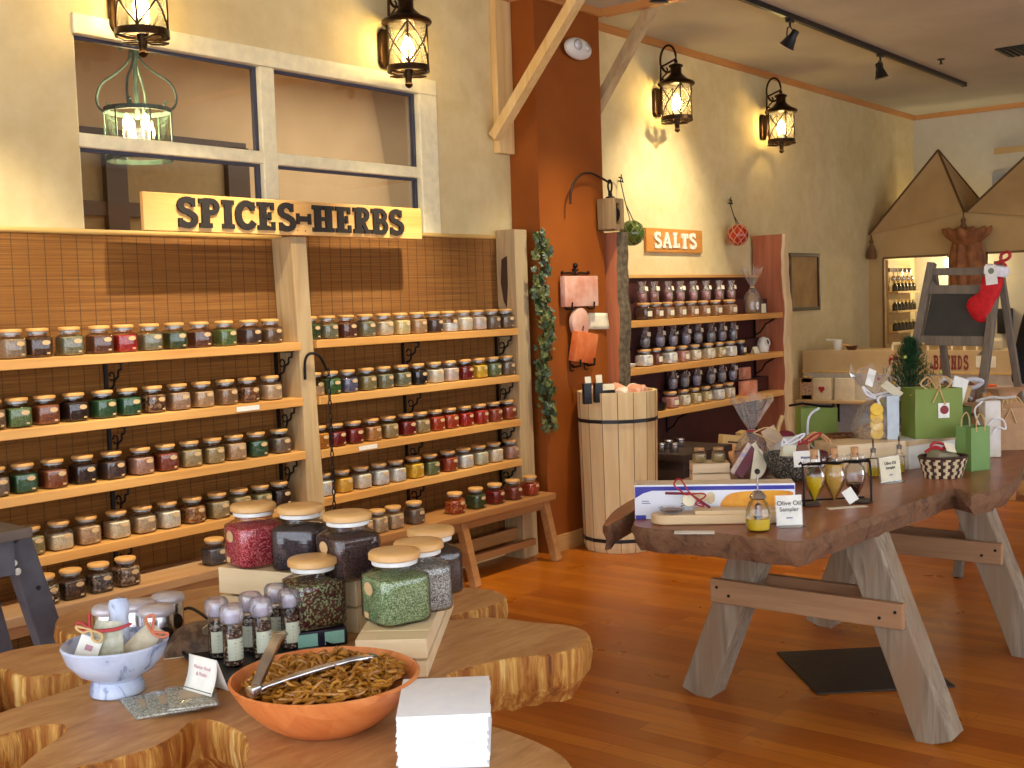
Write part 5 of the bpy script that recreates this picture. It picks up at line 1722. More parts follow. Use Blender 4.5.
far = [Vector((6.0, 1.52, ZT)), Vector((6.05, 1.9, ZT)), Vector((5.98, 2.3, ZT)), Vector((5.5, 2.48, ZT)), Vector((5.0, 2.44, ZT)), Vector((4.5, 2.52, ZT)), Vector((4.15, 2.5, ZT))]
W1 = [pz(a, b) for a, b in px_out]
poly = catmull(W2 + far + W1[::-1][:1] + W1[::-1][1:], 3)
rnd = random.Random(2)


def slab(root, poly, z1, th, top, side, name, taper=.03, jit=.01, sub='bark_edge', uneven=0):
    n = len(poly)
    P = [Vector((q.x, q.y, 0)) for q in poly]
    area = sum(P[i].x * P[(i + 1) % n].y - P[(i + 1) % n].x * P[i].y for i in range(n))
    s = 1 if area > 0 else -1
    nor = []
    for i in range(n):
        t_ = (P[(i + 1) % n] - P[i - 1]).normalized()
        nor.append(Vector((t_.y, -t_.x, 0)) * s)
    rings = [(0, 0), (.005, -.006), (.008, -th * .3), (.002, -th * .6), (-taper, -th)]
    vs = []
    for ri, (o_, dz) in enumerate(rings):
        for i in range(n):
            j = rnd.uniform(-jit, jit) if ri > 1 else 0
            vs.append(P[i] + nor[i] * (o_ + j) + Vector((0, 0, z1 + dz + (rnd.uniform(-uneven, uneven) if ri == 4 else 0))) - root.location)
    fs = [(r_ * n + i, r_ * n + (i + 1) % n, (r_ + 1) * n + (i + 1) % n, (r_ + 1) * n + i) for r_ in range(4) for i in range(n)]
    tp = MB().add(vs[:n], [list(range(n))])
    o = obj(name, tp, top, root, recalc=False)
    if o.data.polygons[0].normal.z < 0: o.data.flip_normals()
    bm = bmesh.new(); bm.from_mesh(o.data); bmesh.ops.triangulate(bm, faces=bm.faces[:]); bm.to_mesh(o.data); bm.free()
    sb = MB().add(vs, fs, True)
    b = obj(sub, sb, side, o)
    ub = MB().add(vs[4 * n:], [list(range(n))])
    u = obj('underside', ub, side, o, recalc=False)
    bm = bmesh.new(); bm.from_mesh(u.data); bmesh.ops.triangulate(bm, faces=bm.faces[:]); bm.to_mesh(u.data); bm.free()
    return o


slab(gt, poly, ZT, .085, SLABT, SLABE, 'slab', .02, .011)
G = lambda x, y, z: Vector((x, y, z)) - gt.location
for X in (3.985, 5.13):
    for (yb, yt, s) in ((1.335, 1.60, -1), (2.265, 1.99, 1)):
        obj('leg', MB().bar(G(X, yt, ZT - .088), G(X, yb, 0), .13, .125, (0, 1, 0)), OLDW, gt, bev=.005)
    for dx, nm in ((-.082, 'rail'), (.082, 'rail')):
        z = .435
        obj(nm, MB().bb(G(X + dx - .016, 1.43 if dx < 0 else 1.48, z - .045), G(X + dx + .016, 2.17 if dx < 0 else 2.12, z + .045)), RAILW, gt, bev=.003)
    for yy in (1.455, 1.51, 2.09, 2.14):
        obj('bolt', MB().at(G(X - .098, yy, .435 + (.015 if yy in (1.455, 2.14) else -.012)), (0, R(-90), 0)).lathe([(.006, 0), (.006, .003), (.001, .003)], 8), IRON, gt)
# flush dark floor mat
tag(obj('floor_mat', MB().cbox((0, 0, .004), (.54, .55, .008), .003), plain('dark mat', S(52, 36, 24), .7, 0, S(40, 28, 18), 30), None, (4.56, 1.85, 0), (0, 0, R(42))), 'dark square floor mat under the gift table', 'mat')


def frame_of(a, b):
    """mid point and z rotation for a face whose left end is a and right end is b as seen by the viewer"""
    d_ = b - a
    return (a + b) / 2, math.atan2(d_.y, d_.x), d_.length


# bread slicer carton
a, b = pz(636, 488, .90), pz(799, 486, .90)
mid, rz, ln = frame_of(a, b)
fwh = Vector((_fw.x, _fw.y, 0)).normalized()
mid += fwh * .055
bxo = thing('slicer_carton', 'long white printed carton with a blue band and bread picture, behind the bread board', 'box', (mid.x, mid.y, ZT), rz)
WB = plain('white carton', S(232, 236, 246), .35, 0, S(226, 230, 242), 3)
BLUE = plain('blue print', S(46, 46, 160), .35)
obj('carton', MB().cbox((0, .05, .0605), (ln, .1, .12), .002), WB, bxo)
obj('carton_top', MB().box((0, .05, .1208), (ln - .004, .098, .001)), plain('cream carton top', S(232, 214, 190), .5), bxo)
obj('blue_band', MB().box((0, -.0008, .108), (ln - .004, .001, .014)).box((-ln / 2 + .02, -.0008, .008), (.036, .001, .014)), BLUE, bxo)
mb = MB().at((0, -.0012, 0), (R(90), 0, 0))
mb.prism([(-ln / 2 + .002, .101), (-ln / 2 + .002, .075), (-ln / 2 + .03, .092), (-ln / 2 + .06, .101)], 0, .0006)
obj('blue_swoosh', mb, BLUE, bxo)
mb = MB().at((0, -.0012, 0), (R(90), 0, 0))
bg = [(.02, .05), (.05, .085), (.12, .096), (ln / 2 - .02, .095), (ln / 2 - .01, .07), (ln / 2 - .03, .042), (.1, .034), (.04, .036)]
mb.prism([q[:2] for q in catmull([(u, w_, 0) for u, w_ in bg], 4)], 0, .0008)
obj('bread_picture', mb, plain('printed crust', S(240, 176, 48), .4, 0, S(222, 140, 36), 14), bxo)
mb = MB().at((0, -.0012, 0), (R(90), 0, 0))
for i in range(3): mb.prism([q[:2] for q in catmull([(-.075 + i * .03 + u, .072 + w_, 0) for u, w_ in ((-.016, 0), (-.006, .02), (.014, .018), (.016, -.008), (0, -.02))], 3)], 0, .0005 + i * .0004)
obj('slice_picture', mb, plain('printed slices', S(222, 206, 170), .4, 0, S(206, 180, 136), 30), bxo)
for i, (xx, zz_, l_) in enumerate(((-.235, .064, .025), (-.235, .057, .03), (-.10, .054, .07), (-.10, .048, .06))):
    obj('print_line', MB().box((xx + l_ / 2 - .015, -.0008, zz_), (l_, .001, .003)), plain('grey print', S(120, 120, 150), .5), bxo)
text('brand_line', 'SLICER', .011, WB, bxo, (-ln / 2 + .006, -.0016, .104), (R(90), 0, 0), 'LEFT') if False else None
# bread board with dipping dish
a, b = pz(650, 523), pz(800, 520.5)
mid, rz, ln = frame_of(a, b)
mid -= fwh * .05
bdw = wood('pale maple board', S(226, 198, 154), S(210, 178, 130), None, 0, .45)
bo = thing('bread_board', 'pale long wooden bread board with rounded ends in front of the slicer carton', 'board', (mid.x, mid.y, ZT), rz)
hw_, dd = ln / 2, .048
cap = [(hw_ - dd + dd * math.cos(R(u)), dd + dd * math.sin(R(u))) for u in range(-90, 91, 15)] + [(-hw_ + dd - dd * math.cos(R(u)), dd + dd * math.sin(R(u))) for u in range(90, -91, -15)]
obj('tray_body', MB().prism(cap, .0005, .034), bdw, bo, bev=.006)
for i in range(3): obj('slat', MB().cbox((.05, .022 + i * .027, .0395), (ln * .62, .021, .014), .003), bdw, bo)
obj('slat_screws', MB().lathe([(.001, 0)], 6) if False else MB().at((-.05, .02, .0466)).lathe([(.003, 0), (.001, .001)], 8), IRON, bo)
ds = thing('dipping_dish', 'shallow glass dish of brown dip at the left end of the bread board', 'dish', (mid.x - (hw_ - .07) * math.cos(rz) - .045 * math.sin(rz), mid.y - (hw_ - .07) * math.sin(rz) + .045 * math.cos(rz), ZT + .0345))
obj('dish', MB().lathe([(.025, 0), (.038, .006), (.046, .018), (.043, .018), (.034, .008), (.001, .005)], 20), GLASS, ds)
obj('dip', MB().lathe([(.03, .007), (.036, .012), (.001, .0135)], 16), plain('brown dip', S(150, 110, 66), .4, 0, S(110, 74, 40), 60), ds)
sp = thing('spreader_gift', 'small cream spreader tied with a red bow resting on the bread board', 'spreader', (mid.x - (hw_ - .15) * math.cos(rz) - .03 * math.sin(rz), mid.y - (hw_ - .15) * math.sin(rz) + .03 * math.cos(rz), ZT + .0475), rz)
obj('wooden_round', MB().at((-.02, .015, .03), (R(75), 0, 0)).lathe([(.001, -.006), (.022, -.006), (.024, 0), (.022, .006), (.001, .006)], 16), CREAMC, sp)
obj('handle', MB().tube([(-.1, .02, .055), (-.02, .02, .052), (.05, 0, .006)], .005, 6), plain('plum handle', S(120, 40, 66), .4), sp)
obj('red_bow', MB().tube(catmull([(-.03, .01, .05), (-.07, .005, .085), (-.05, .005, .105), (-.02, .01, .06), (.01, .0, .03), (.03, 0, .01), (.0, .0, .02), (.035, -.002, .045), (.02, 0, .055), (-.03, .01, .05)], 4, False), .003, 5), RED, sp)
a, b = pz(672, 531), pz(712, 531)
mid, rz, ln = frame_of(a, b)
mid -= fwh * .05
tag(obj('price_slip', MB().box((0, 0.022, .001), (ln, .05, .0016)), CARD, None, (mid.x, mid.y, ZT), (0, 0, rz)), 'blank white slip lying flat on the slab in front of the bread board', 'card')


# oil dispenser
def oil_dispenser(loc):
    o = thing('oil_dispenser', 'round glass oil dispenser with steel collar and black plunger knob', 'dispenser', loc)
    obj('glass_bulb', MB().lathe([(.03, 0), (.038, .005), (.041, .03), (.039, .07), (.030, .095), (.018, .108), (.016, .118)], 24, False), GLASS, o)
    obj('oil', MB().lathe([(.028, .003), (.036, .007), (.0395, .03), (.0395, .042), (.001, .042)], 24), plain('olive oil', S(206, 176, 30), .12, 0, S(220, 192, 50), 5), o)
    obj('collar', MB().lathe([(.026, .106), (.028, .11), (.022, .122), (.012, .132), (.001, .134)], 20), CHROME, o)
    obj('plunger', MB().tube([(0, 0, .05), (0, 0, .19)], .003, 8).lathe([(.011, .05), (.012, .055), (.012, .085), (.003, .092)], 12), CHROME, o)
    obj('plunger_foot', MB().lathe([(.013, .02), (.013, .05), (.001, .05)], 12), BLACKP, o)
    obj('knob', MB().ball((0, 0, .195), .0095, 12), BLACKP, o)


p = pz(757, 530); oil_dispenser((p.x - .01, p.y - .01, ZT + .0005))


def card_stand(label, a, b, h, mat, lines, base=True, name='sign_card', off=0):
    mid, rz, ln = frame_of(a, b)
    mid -= fwh * off
    o = thing(name, label, 'sign', (mid.x, mid.y, ZT + .0005), rz)
    obj('card', MB().at((0, .012, .004), (R(-8), 0, 0)).box((0, 0, h / 2), (ln, .0015, h)), mat, o)
    obj('acrylic_holder', MB().at((0, .0135, .002), (R(-8), 0, 0)).box((0, 0, h / 2), (ln + .006, .0015, h + .006)).at().box((0, .0, .001), (ln + .006, .05, .002)), GLASS, o)
    for i, (s, sz_, zf) in enumerate(lines):
        if s: text('printed_line', s, sz_, INK, o, (0, .0105 + .0, .004 + h * zf), (R(82), 0, 0))
        else: obj('printed_line', MB().at((0, .0105, .004), (R(-8), 0, 0)).box((0, 0, h * zf), (sz_, .001, .004)), plain('grey print', S(150, 150, 160), .6), o)
    return o


o = card_stand('white card reading Olive Oil Sampler in a clear holder before the bread board', pz(774, 524), pz(799, 523), .098, CARD, (('Olive Oil', .022, .66), ('Sampler', .02, .46), ('', .02, .24)), off=.06)
for c_ in o.children:
    if c_.name.startswith('printed_line') and len(c_.data.vertices) > 8: c_.location.y = .0095 + c_.location.z * .1405 - .001
# three amphora cruets in an iron rack
a, b = pz(806, 506), pz(873, 502)
mid, rz, ln = frame_of(a, b)
rk = thing('cruet_rack', 'black iron rack holding three pointed oil cruets', 'rack', (mid.x, mid.y + .02, ZT), rz)
for s in (-1, 1):
    x = s * ln / 2
    obj('end_hoop', MB().tube([(x, -.03, .004), (x, -.03, .11), (x, -.02, .152), (x, -.005, .158), (x, .01, .15)], .004, 6), IRON, rk)
    obj('foot_disc', MB().at((x * .78, 0, 0)).lathe([(.04, .0005), (.044, .004), (.04, .01), (.001, .01)], 18), plain('dark wood foot', S(62, 46, 34), .5), rk)
obj('top_rail', MB().tube([(-ln / 2, -.02, .152), (-ln / 4, -.026, .156), (0, -.028, .154), (ln / 4, -.026, .157), (ln / 2, -.02, .152)], .0042, 6), IRON, rk)
for x_ in (-.076, .0, .08):
    obj('neck_ring', MB().at((x_, 0, .150)).tube([(.026 * math.cos(k * .5236), .026 * math.sin(k * .5236), 0) for k in range(12)], .003, 5, True), IRON, rk)
obj('bottom_rail', MB().tube([(-ln / 2, .03, .012), (ln / 2, .03, .012)], .0035, 6), IRON, rk)
for i, (x, cn, rgb, lv, lb) in enumerate(((-.076, 'oil_yellow', (196, 168, 24), .085, 'left cruet of golden oil with cork in the iron rack'), (0, 'oil_amber', (176, 138, 62), .125, 'middle cruet of cloudy amber oil in the iron rack'), (.08, 'vinegar', (40, 20, 20), .055, 'right cruet half full of dark vinegar in the iron rack'))):
    q = rk.location + Matrix.Rotation(rz, 3, 'Z') @ Vector((x, 0, 0))
    o = thing('oil_cruet', lb, 'cruet', (q.x, q.y, ZT + .012), rz, 'cruets in the iron rack')
    o.scale = (1.2, 1.2, 1.08)
    pr = [(.002, 0), (.012, .018), (.028, .05), (.034, .085), (.030, .108), (.018, .125), (.012, .135), (.012, .155), (.014, .158)]
    obj('glass_amphora', MB().lathe(pr, 22, False), GLASS, o)
    ip = [(r_ * .93, z + .001) for r_, z in pr if z < lv] 
    obj('liquid', MB().lathe(ip + [(ip[-1][0], lv), (.001, lv + .0005)], 22), plain(cn, S(*rgb), .12), o)
    obj('cork', MB().lathe([(.0105, .145), (.012, .178), (.001, .179)], 12), plain('cork', S(196, 150, 100), .8, 0, S(170, 124, 80), 80), o)
    for s in (-1, 1): obj('ear_handle', MB().tube([(s * .012, 0, .15), (s * .026, 0, .15), (s * .032, 0, .135), (s * .026, 0, .115)], .0035, 6), GLASS, o)
q = rk.location + Matrix.Rotation(rz, 3, 'Z') @ Vector((.036, -.055, 0))
tag(obj('white_tag', MB().at((0, 0, .036), (R(-15), R(-30), 0)).box((0, 0, 0), (.04, .0015, .052)), CARD, None, (q.x, q.y, ZT), (0, 0, rz)), 'tilted white tag leaning between the middle and right cruets', 'tag')
a, b = pz(828, 509), pz(866, 506)
mid, rz2, ln2 = frame_of(a, b)
tag(obj('price_slip', MB().box((0, 0, .001), (ln2, .03, .0016)), CREAMC, None, (mid.x, mid.y, ZT), (0, 0, rz2)), 'cream slip lying flat on the slab in front of the cruet rack', 'card')
# sign between two pourer bottles
o = card_stand('cream card reading Olive Oil Sampler between steel pourers, beside the cruets', pz(884, 484), pz(904, 481), .098, CREAMC, (('Olive Oil', .018, .68), ('Sampler', .017, .5), ('', .02, .26)))
for c_ in o.children:
    if c_.name.startswith('printed_line') and len(c_.data.vertices) > 8: c_.location.y = .0095 + c_.location.z * .1405 - .001
for i, (px, py, lb) in enumerate(((880, 478, 'left'), (906, 474, 'right'))):
    p = pz(px, py)
    o = thing('pourer_bottle', f'glass oil bottle with steel pourer at the {lb} of the cream card', 'bottle', (p.x + .03, p.y + .04, ZT + .0005), 0, 'oil bottles by the cream card')
    obj('glass_bottle', MB().lathe([(.022, 0), (.024, .005), (.024, .06), (.010, .085), (.010, .1)], 16), GLASS, o)
    obj('oil', MB().lathe([(.021, .003), (.0225, .006), (.0225, .04), (.001, .041)], 14), MATS['olive oil'], o)
    obj('pourer', MB().lathe([(.011, .1), (.012, .115), (.006, .12)], 10).tube([(0, 0, .118), (.0, 0, .135), (-.012, -.004, .155)], .004, 6), CHROME, o)
# pale crates carrying gifts
PALEW = wood('pale aspen', S(236, 212, 172), S(222, 192, 148), None, 0, .5)


def crate(label, a, b, depth, z0, h, slats=2, name='wooden_crate', mat=None, gap=.006):
    mid, rz, ln = frame_of(a, b)
    o = thing(name, label, 'crate', (mid.x, mid.y, z0), rz)
    m_ = mat or PALEW
    sh = (h - gap * (slats - 1) - .008) / slats
    for k in range(slats):
        z = .0005 + k * (sh + gap)
        obj('front_slat', MB().bb((-ln / 2, 0, z), (ln / 2, .012, z + sh)), m_, o, bev=.002)
        obj('back_slat', MB().bb((-ln / 2, depth - .012, z), (ln / 2, depth, z + sh)), m_, o, bev=.002)
        for s in (-1, 1): obj('side_slat', MB().bb((s * (ln / 2 - .012), .012, z), (s * ln / 2, depth - .012, z + sh)), m_, o, bev=.002)
    for s in (-1, 1):
        for y in (.014, depth - .032): obj('corner_post', MB().bb((s * (ln / 2 - .03), y, .0005), (s * (ln / 2 - .012), y + .018, h - .009)), m_, o)
    n = max(2, round(depth / .075))
    w = (depth - .004 * (n - 1)) / n
    for k in range(n): obj('top_slat', MB().bb((-ln / 2, k * (w + .004), h - .0085), (ln / 2, k * (w + .004) + w, h)), m_, o, bev=.0015)
    return o


CH = .125
cA = crate('pale wooden crate on the slab table under the cellophane gift, behind the cruets', pz(838, 475), pz(906, 470), .2, ZT, CH, 2)
a, b = pz(913, 471), pz(936, 466)
mid, rz, ln = frame_of(a, b)
wbx = thing('white_box', 'plain white box on the slab table beneath the big green bag', 'box', (mid.x + .02, mid.y, ZT + .0005), rz - .1)
obj('carton', MB().cbox((.06, .13, CH / 2), (ln + .14, .24, CH), .003), WHITEP, wbx)
obj('lid_edge', MB().cbox((.06, .13, CH - .012), (ln + .146, .246, .022), .002), plain('tan lid', S(206, 176, 134), .6), wbx)
# cellophane gift with lemon pack
p = pz(875, 441, ZT + CH)
cg = cello_bag('cellophane gift with yellow lemon slices on the pale crate, white ribbon on top', (p.x + .09, p.y + .05, ZT + CH + .001), .088, .30, plain('brown potpourri', S(110, 78, 48), .8, 0, S(190, 160, 110), 45, .4), WHITER)
kid(cg, 'contents').scale = (1, 1, .5)
LEM = plain('lemon yellow', S(236, 196, 60), .5, 0, S(222, 170, 40), 40)
for i in range(4): obj('lemon_slice', MB().at((-.055, -.045, .03 + i * .034), (R(80), 0, R(-55))).lathe([(.001, -.004), (.026, -.004), (.029, 0), (.026, .004), (.001, .004)], 16), LEM, cg)
obj('white_bow', MB().tube(catmull([(-.03, -.03, .18), (-.12, -.03, .20), (-.14, -.02, .235), (-.06, -.02, .20), (.0, -.02, .19), (.06, -.05, .20), (.10, -.09, .215), (.05, -.07, .19), (-.02, -.04, .18), (-.03, -.05, .15), (-.05, -.055, .16)], 4, False), .006, 6), WHITER, cg)
obj('gift_tag', MB().at((-.055, -.02, .27), (R(-10), R(22), R(-40))).box((0, 0, 0), (.036, .0015, .075)), CARD, cg)


def gift_bag(label, loc, w, d, h, rz, mat, mat2=None, group=None, bow=None, fold=True, name='gift_bag', handle=None):
    o = thing(name, label, 'bag', loc, rz, group)
    vs, fs = [], []
    for z, k in ((0, 1), (h * .5, 1.01), (h, 1.0)):
        vs += [(-w / 2 * k, -d / 2, z), (w / 2 * k, -d / 2, z), (w / 2 * k - .012 * (z > 0), 0, z), (w / 2 * k, d / 2, z), (-w / 2 * k, d / 2, z), (-w / 2 * k + .012 * (z > 0), 0, z)]
    for r_ in range(2): fs += [(r_ * 6 + i, r_ * 6 + (i + 1) % 6, r_ * 6 + 6 + (i + 1) % 6, r_ * 6 + 6 + i) for i in range(6)]
    fs.append((5, 4, 3, 2, 1, 0))
    obj('paper_body', MB().add(vs, fs), mat, o, thick=.0015)
    if mat2: obj('paper_lining', MB().box((0, 0, h * .86), (w * .9, d * .8, .004)), mat2, o)
    if handle:
        for s in (-1, 1): obj('handle', MB().tube(catmull([(-w * .22, s * d * .5, h - .02), (-w * .2, s * d * .5, h + .03), (0, s * d * .45, h + .055), (w * .2, s * d * .5, h + .03), (w * .22, s * d * .5, h - .02)], 4, False), .003, 6), handle, o)
    if bow:
        mb = MB()
        rr_ = random.Random(int(w * 1000) + int(h * 999))
        for k in range(7):
            a_ = rr_.uniform(0, 6.28); l = rr_.uniform(.05, .09)
            c_, s_ = math.cos(a_) * l, math.sin(a_) * l * .6
            mb.tube(catmull([(0, -d * .3, h), (c_ * .5, -d * .3 + s_ * .5, h + .05), (c_, -d * .3 + s_, h + .03 * rr_.random()), (c_ * .5, -d * .35 + s_ * .5, h - .005), (0, -d * .3, h)], 4, False), .0035, 5)
        mb.tube([(0, -d * .5 - .003, h), (-.03, -d * .5 - .006, h - .06)], .0035, 5).tube([(0, -d * .5 - .003, h), (.025, -d * .5 - .006, h - .07)], .0035, 5)
        obj('bow', mb, bow, o)
    return o


GREEN = plain('green paper', S(122, 140, 58), .6, 0, S(112, 130, 50), 5)
GREEN2 = plain('fresh green paper', S(116, 152, 82), .6, 0, S(104, 140, 72), 5)
a, b = pz(912, 439, ZT + CH), pz(956, 436, ZT + CH)
p = pz(926, 440, ZT + CH)
gb = gift_bag('large green paper bag with a red emblem tag on the white box', (p.x + .13, p.y + .02, ZT + CH + .001), .21, .15, .215, R(-47), GREEN, CREAMC, 'green gift bags', RAFFIA)
obj('emblem_tag', MB().at((.02, -.0775, .12)).box((0, 0, 0), (.05, .002, .065)), CARD, gb)
obj('emblem', MB().at((.022, -.079, .123), (R(90), 0, 0)).lathe([(.001, -.001), (.019, -.001), (.019, .001), (.001, .001)], 16), plain('maroon emblem', S(140, 36, 36), .6), gb)
p = pz(906, 441, ZT + CH)
wg = gift_bag('narrow pale blue white bag squeezed left of the large green bag', (p.x + .07, p.y + .09, ZT + CH + .001), .05, .10, .19, R(-60), plain('pale blue paper', S(196, 206, 214), .6), None, None, None)
obj('gift_tag', MB().at((0, -.03, .215), (R(30), R(40), 0)).box((0, 0, 0), (.09, .002, .04)), CREAMC, wg)
p = pz(976, 472)
sg2 = gift_bag('small fresh green paper bag with twine handles near the table edge', (p.x + .06, p.y + .03, ZT + .001), .11, .08, .185, R(-25), GREEN2, None, 'green gift bags', None, handle=RAFFIA)
p = pz(853, 426, ZT + CH)
gb3 = gift_bag('green paper bag with white ribbon loop behind the cellophane gift', (5.12, 2.28, ZT + .001), .17, .1, .24, R(-50), GREEN, None, 'green gift bags', None)
obj('ribbon_loop', MB().tube(catmull([(0, -.055, .24), (-.05, -.06, .2), (-.055, -.06, .1), (-.02, -.06, .05), (.02, -.06, .05)], 5, False), .006, 6), WHITER, gb3)
obj('dark_twig', MB().tube([(-.14, -.05, .255), (-.08, -.06, .265), (.0, -.06, .25), (.06, -.06, .245)], .006, 6), IRON, gb3)
p = pz(853, 440, ZT + CH)
# wicker under it
wk = thing('wicker_basket', 'small brown wicker basket behind the pale crate below the ribboned green bag', 'basket', (5.08, 2.13, ZT + .001))


def basket(root, r0, r1, h, ma, mbm, rows=7, ell=1.0):
    n = 28
    for k in range(rows):
        z0_, z1_ = h * k / rows, h * (k + 1) / rows
        vs, fs, mi = [], [], []
        mb = MB()
        for i in range(n):
            a0, a1 = 2 * math.pi * (i + (k % 2) * .5) / n, 2 * math.pi * (i + .94 + (k % 2) * .5) / n
            ra, rb = r0 + (r1 - r0) * k / rows, r0 + (r1 - r0) * (k + 1) / rows
            am = (a0 + a1) / 2
            pts_ = []
            for (aa, bz, q) in ((a0, z0_, 0), (am, z0_, .005), (a1, z0_, 0), (a1, z1_, 0), (am, z1_, .005), (a0, z1_, 0)):
                rr2 = (ra if bz == z0_ else rb) + q
                pts_.append((rr2 * math.cos(aa), rr2 * ell * math.sin(aa), bz))
            mb.mat(i % 2)
            mb.add(pts_, [(0, 1, 4, 5), (1, 2, 3, 4)])
        yield mb


def make_basket(root, r0, r1, h, ma, mb2, rows=7, ell=1.0):
    big = MB()
    for m_ in basket(root, r0, r1, h, ma, mb2, rows, ell):
        o_ = len(big.v)
        big.v += m_.v; big.f += [[i + o_ for i in f_] for f_ in m_.f]; big.mi += m_.mi; big.sm += m_.sm
    obj('woven_wall', big, [ma, mb2], root, recalc=False, thick=.003)
    obj('basket_base', MB().at((0, 0, 0), (0, 0, 0), (1, ell, 1)).lathe([(r0, .0005), (r0, .006), (.001, .006)], 24), ma, root)
    obj('rim', MB().tube([(r1 * math.cos(k * .2244), r1 * ell * math.sin(k * .2244), h) for k in range(28)], .006, 6, True), ma, root)


make_basket(wk, .06, .075, .12, plain('brown wicker', S(128, 82, 44), .7), plain('tan wicker', S(180, 134, 84), .7), 6)
p = pz(946, 480)
bk_ = thing('woven_basket', 'oval dark and cream woven basket with a red ribboned packet, front of the table', 'basket', (p.x + .07, p.y + .035, ZT + .001), R(-38))
make_basket(bk_, .075, .10, .085, plain('dark brown cane', S(66, 40, 28), .6), plain('cream cane', S(218, 196, 154), .6), 6, .75)
o = thing('soap_packet', 'sage packet with cream tag and red ribbon inside the woven basket', 'packet', (bk_.location.x, bk_.location.y, ZT + .02), R(-30))
obj('packet', MB().at((0, 0, .065), (R(20), R(10), 0)).cbox((0, 0, 0), (.11, .07, .05), .012), plain('sage paper', S(150, 142, 112), .7), o)
obj('cream_tag', MB().at((.01, -.03, .105), (R(-40), R(12), 0)).box((0, 0, 0), (.05, .0015, .045)), CREAMC, o)
obj('red_ribbon', MB().tube(catmull([(-.09, .0, .09), (-.05, -.01, .11), (-.02, -.02, .10), (.0, -.01, .115), (-.04, .0, .125), (-.06, .0, .11), (-.02, -.02, .1), (.03, .0, .11)], 4, False), .006, 6), RED, o)
# tall white wine gift and tan bag at right
p = pz(990, 460)
wv = thing('bottle_gift', 'tall white and cream bottle gift with curled white ribbon near the right edge', 'gift', (p.x + .1, p.y + .03, ZT + .001), R(-50))
obj('wrap', MB().at((0, 0, 0)).cbox((0, 0, .13), (.075, .075, .26), .01), plain('pearl paper', S(220, 214, 208), .5, 0, S(208, 196, 176), 12), wv)
obj('curled_ribbon', MB().tube(catmull([(-.05, -.045, .26), (-.09, -.05, .22), (-.07, -.055, .15), (-.03, -.055, .10), (.01, -.055, .14), (.05, -.05, .13), (.04, -.05, .17), (0, -.055, .18), (-.03, -.05, .15)], 5, False), .004, 6), WHITER, wv)
obj('ribbon_top', MB().tube(catmull([(-.08, -.04, .26), (-.02, -.045, .275), (.05, -.04, .27), (.1, -.04, .275)], 4, False), .006, 6), plain('grey ribbon', S(196, 192, 186), .5), wv)
tn = gift_bag('tan kraft gift bag tied with raffia at the right edge of the table', (5.80, 1.63, ZT + .001), .2, .14, .2, R(-55), plain('tan kraft bag', S(188, 146, 106), .75), None, None, RAFFIA)
obj('ruffled_top', MB().at((0, 0, .2)).grid(lambda u, v: ((.1 - .05 * math.sin(v * 3.0)) * math.cos(u * 6.283) * (1 + .1 * math.sin(u * 50)), (.07 - .04 * math.sin(v * 3)) * math.sin(u * 6.283), .09 * v), 40, 6), MATS['tan kraft bag'], tn)
p = pz(975, 440, ZT + .2)
tg = gift_bag('darker green bag with white tag behind the small fresh green bag', (5.55, 1.79, ZT + .001), .13, .09, .22, R(-50), plain('dark green paper', S(82, 108, 46), .6), None, 'green gift bags', None)
obj('white_tag', MB().at((.0, -.06, .30), (R(-12), R(20), 0)).box((0, 0, 0), (.07, .002, .12)), CARD, tg)
obj('tag_print', MB().at((.0, -.062, .28), (R(-12), R(20), 0)).box((0, -.001, 0), (.03, .001, .02)), INK, tg)
obj('tan_tissue', MB().at((0, 0, .24)).grid(lambda u, v: (.06 * (1 + .4 * v) * math.cos(u * 6.283) * (1 + .15 * math.sin(u * 44)), .04 * (1 + .4 * v) * math.sin(u * 6.283), .07 * v), 36, 4), RAFFIA, tg)
# basket of goods behind the green bag
bh = thing('gift_hamper', 'wooden hamper with dark jars and silver bow behind the large green bag', 'hamper', (5.90, 1.92, ZT + .001), R(-40))
HAMP = wood('hamper slat', S(196, 152, 100), S(170, 124, 76), None, 0, .6)
for k in range(3):
    z = .02 + k * .07
    for s in (-1, 1):
        obj('side_slat', MB().bb((-.15, s * .09 - .006, z), (.15, s * .09 + .006, z + .05)), HAMP, bh)
        obj('end_slat', MB().bb((s * .15 - .006, -.084, z), (s * .15 + .006, .084, z + .05)), HAMP, bh)
for x in (-.135, .135):
    for y in (-.075, .075): obj('corner_post', MB().bb((x - .01, y - .01, 0), (x + .01, y + .01, .25)), HAMP, bh)
obj('hamper_base', MB().bb((-.14, -.08, .005), (.14, .08, .016)), HAMP, bh)
obj('wrapped_goods', MB().at((0, 0, .23)).ball((-.05, 0, 0), 1, 14, (.09, .07, .07)).ball((.07, 0, .01), 1, 14, (.07, .07, .08)), plain('burgundy wrap', S(84, 44, 34), .5, 0, S(150, 110, 80), 20), bh)
obj('silver_bow', MB().tube(catmull([(0, -.07, .28), (-.08, -.09, .33), (-.13, -.09, .30), (-.03, -.08, .28), (.05, -.08, .32), (.12, -.09, .31), (.08, -.08, .28), (0, -.07, .28), (.06, -.09, .22)], 5, False), .011, 6), plain('silver ribbon', S(206, 204, 210), .3), bh)
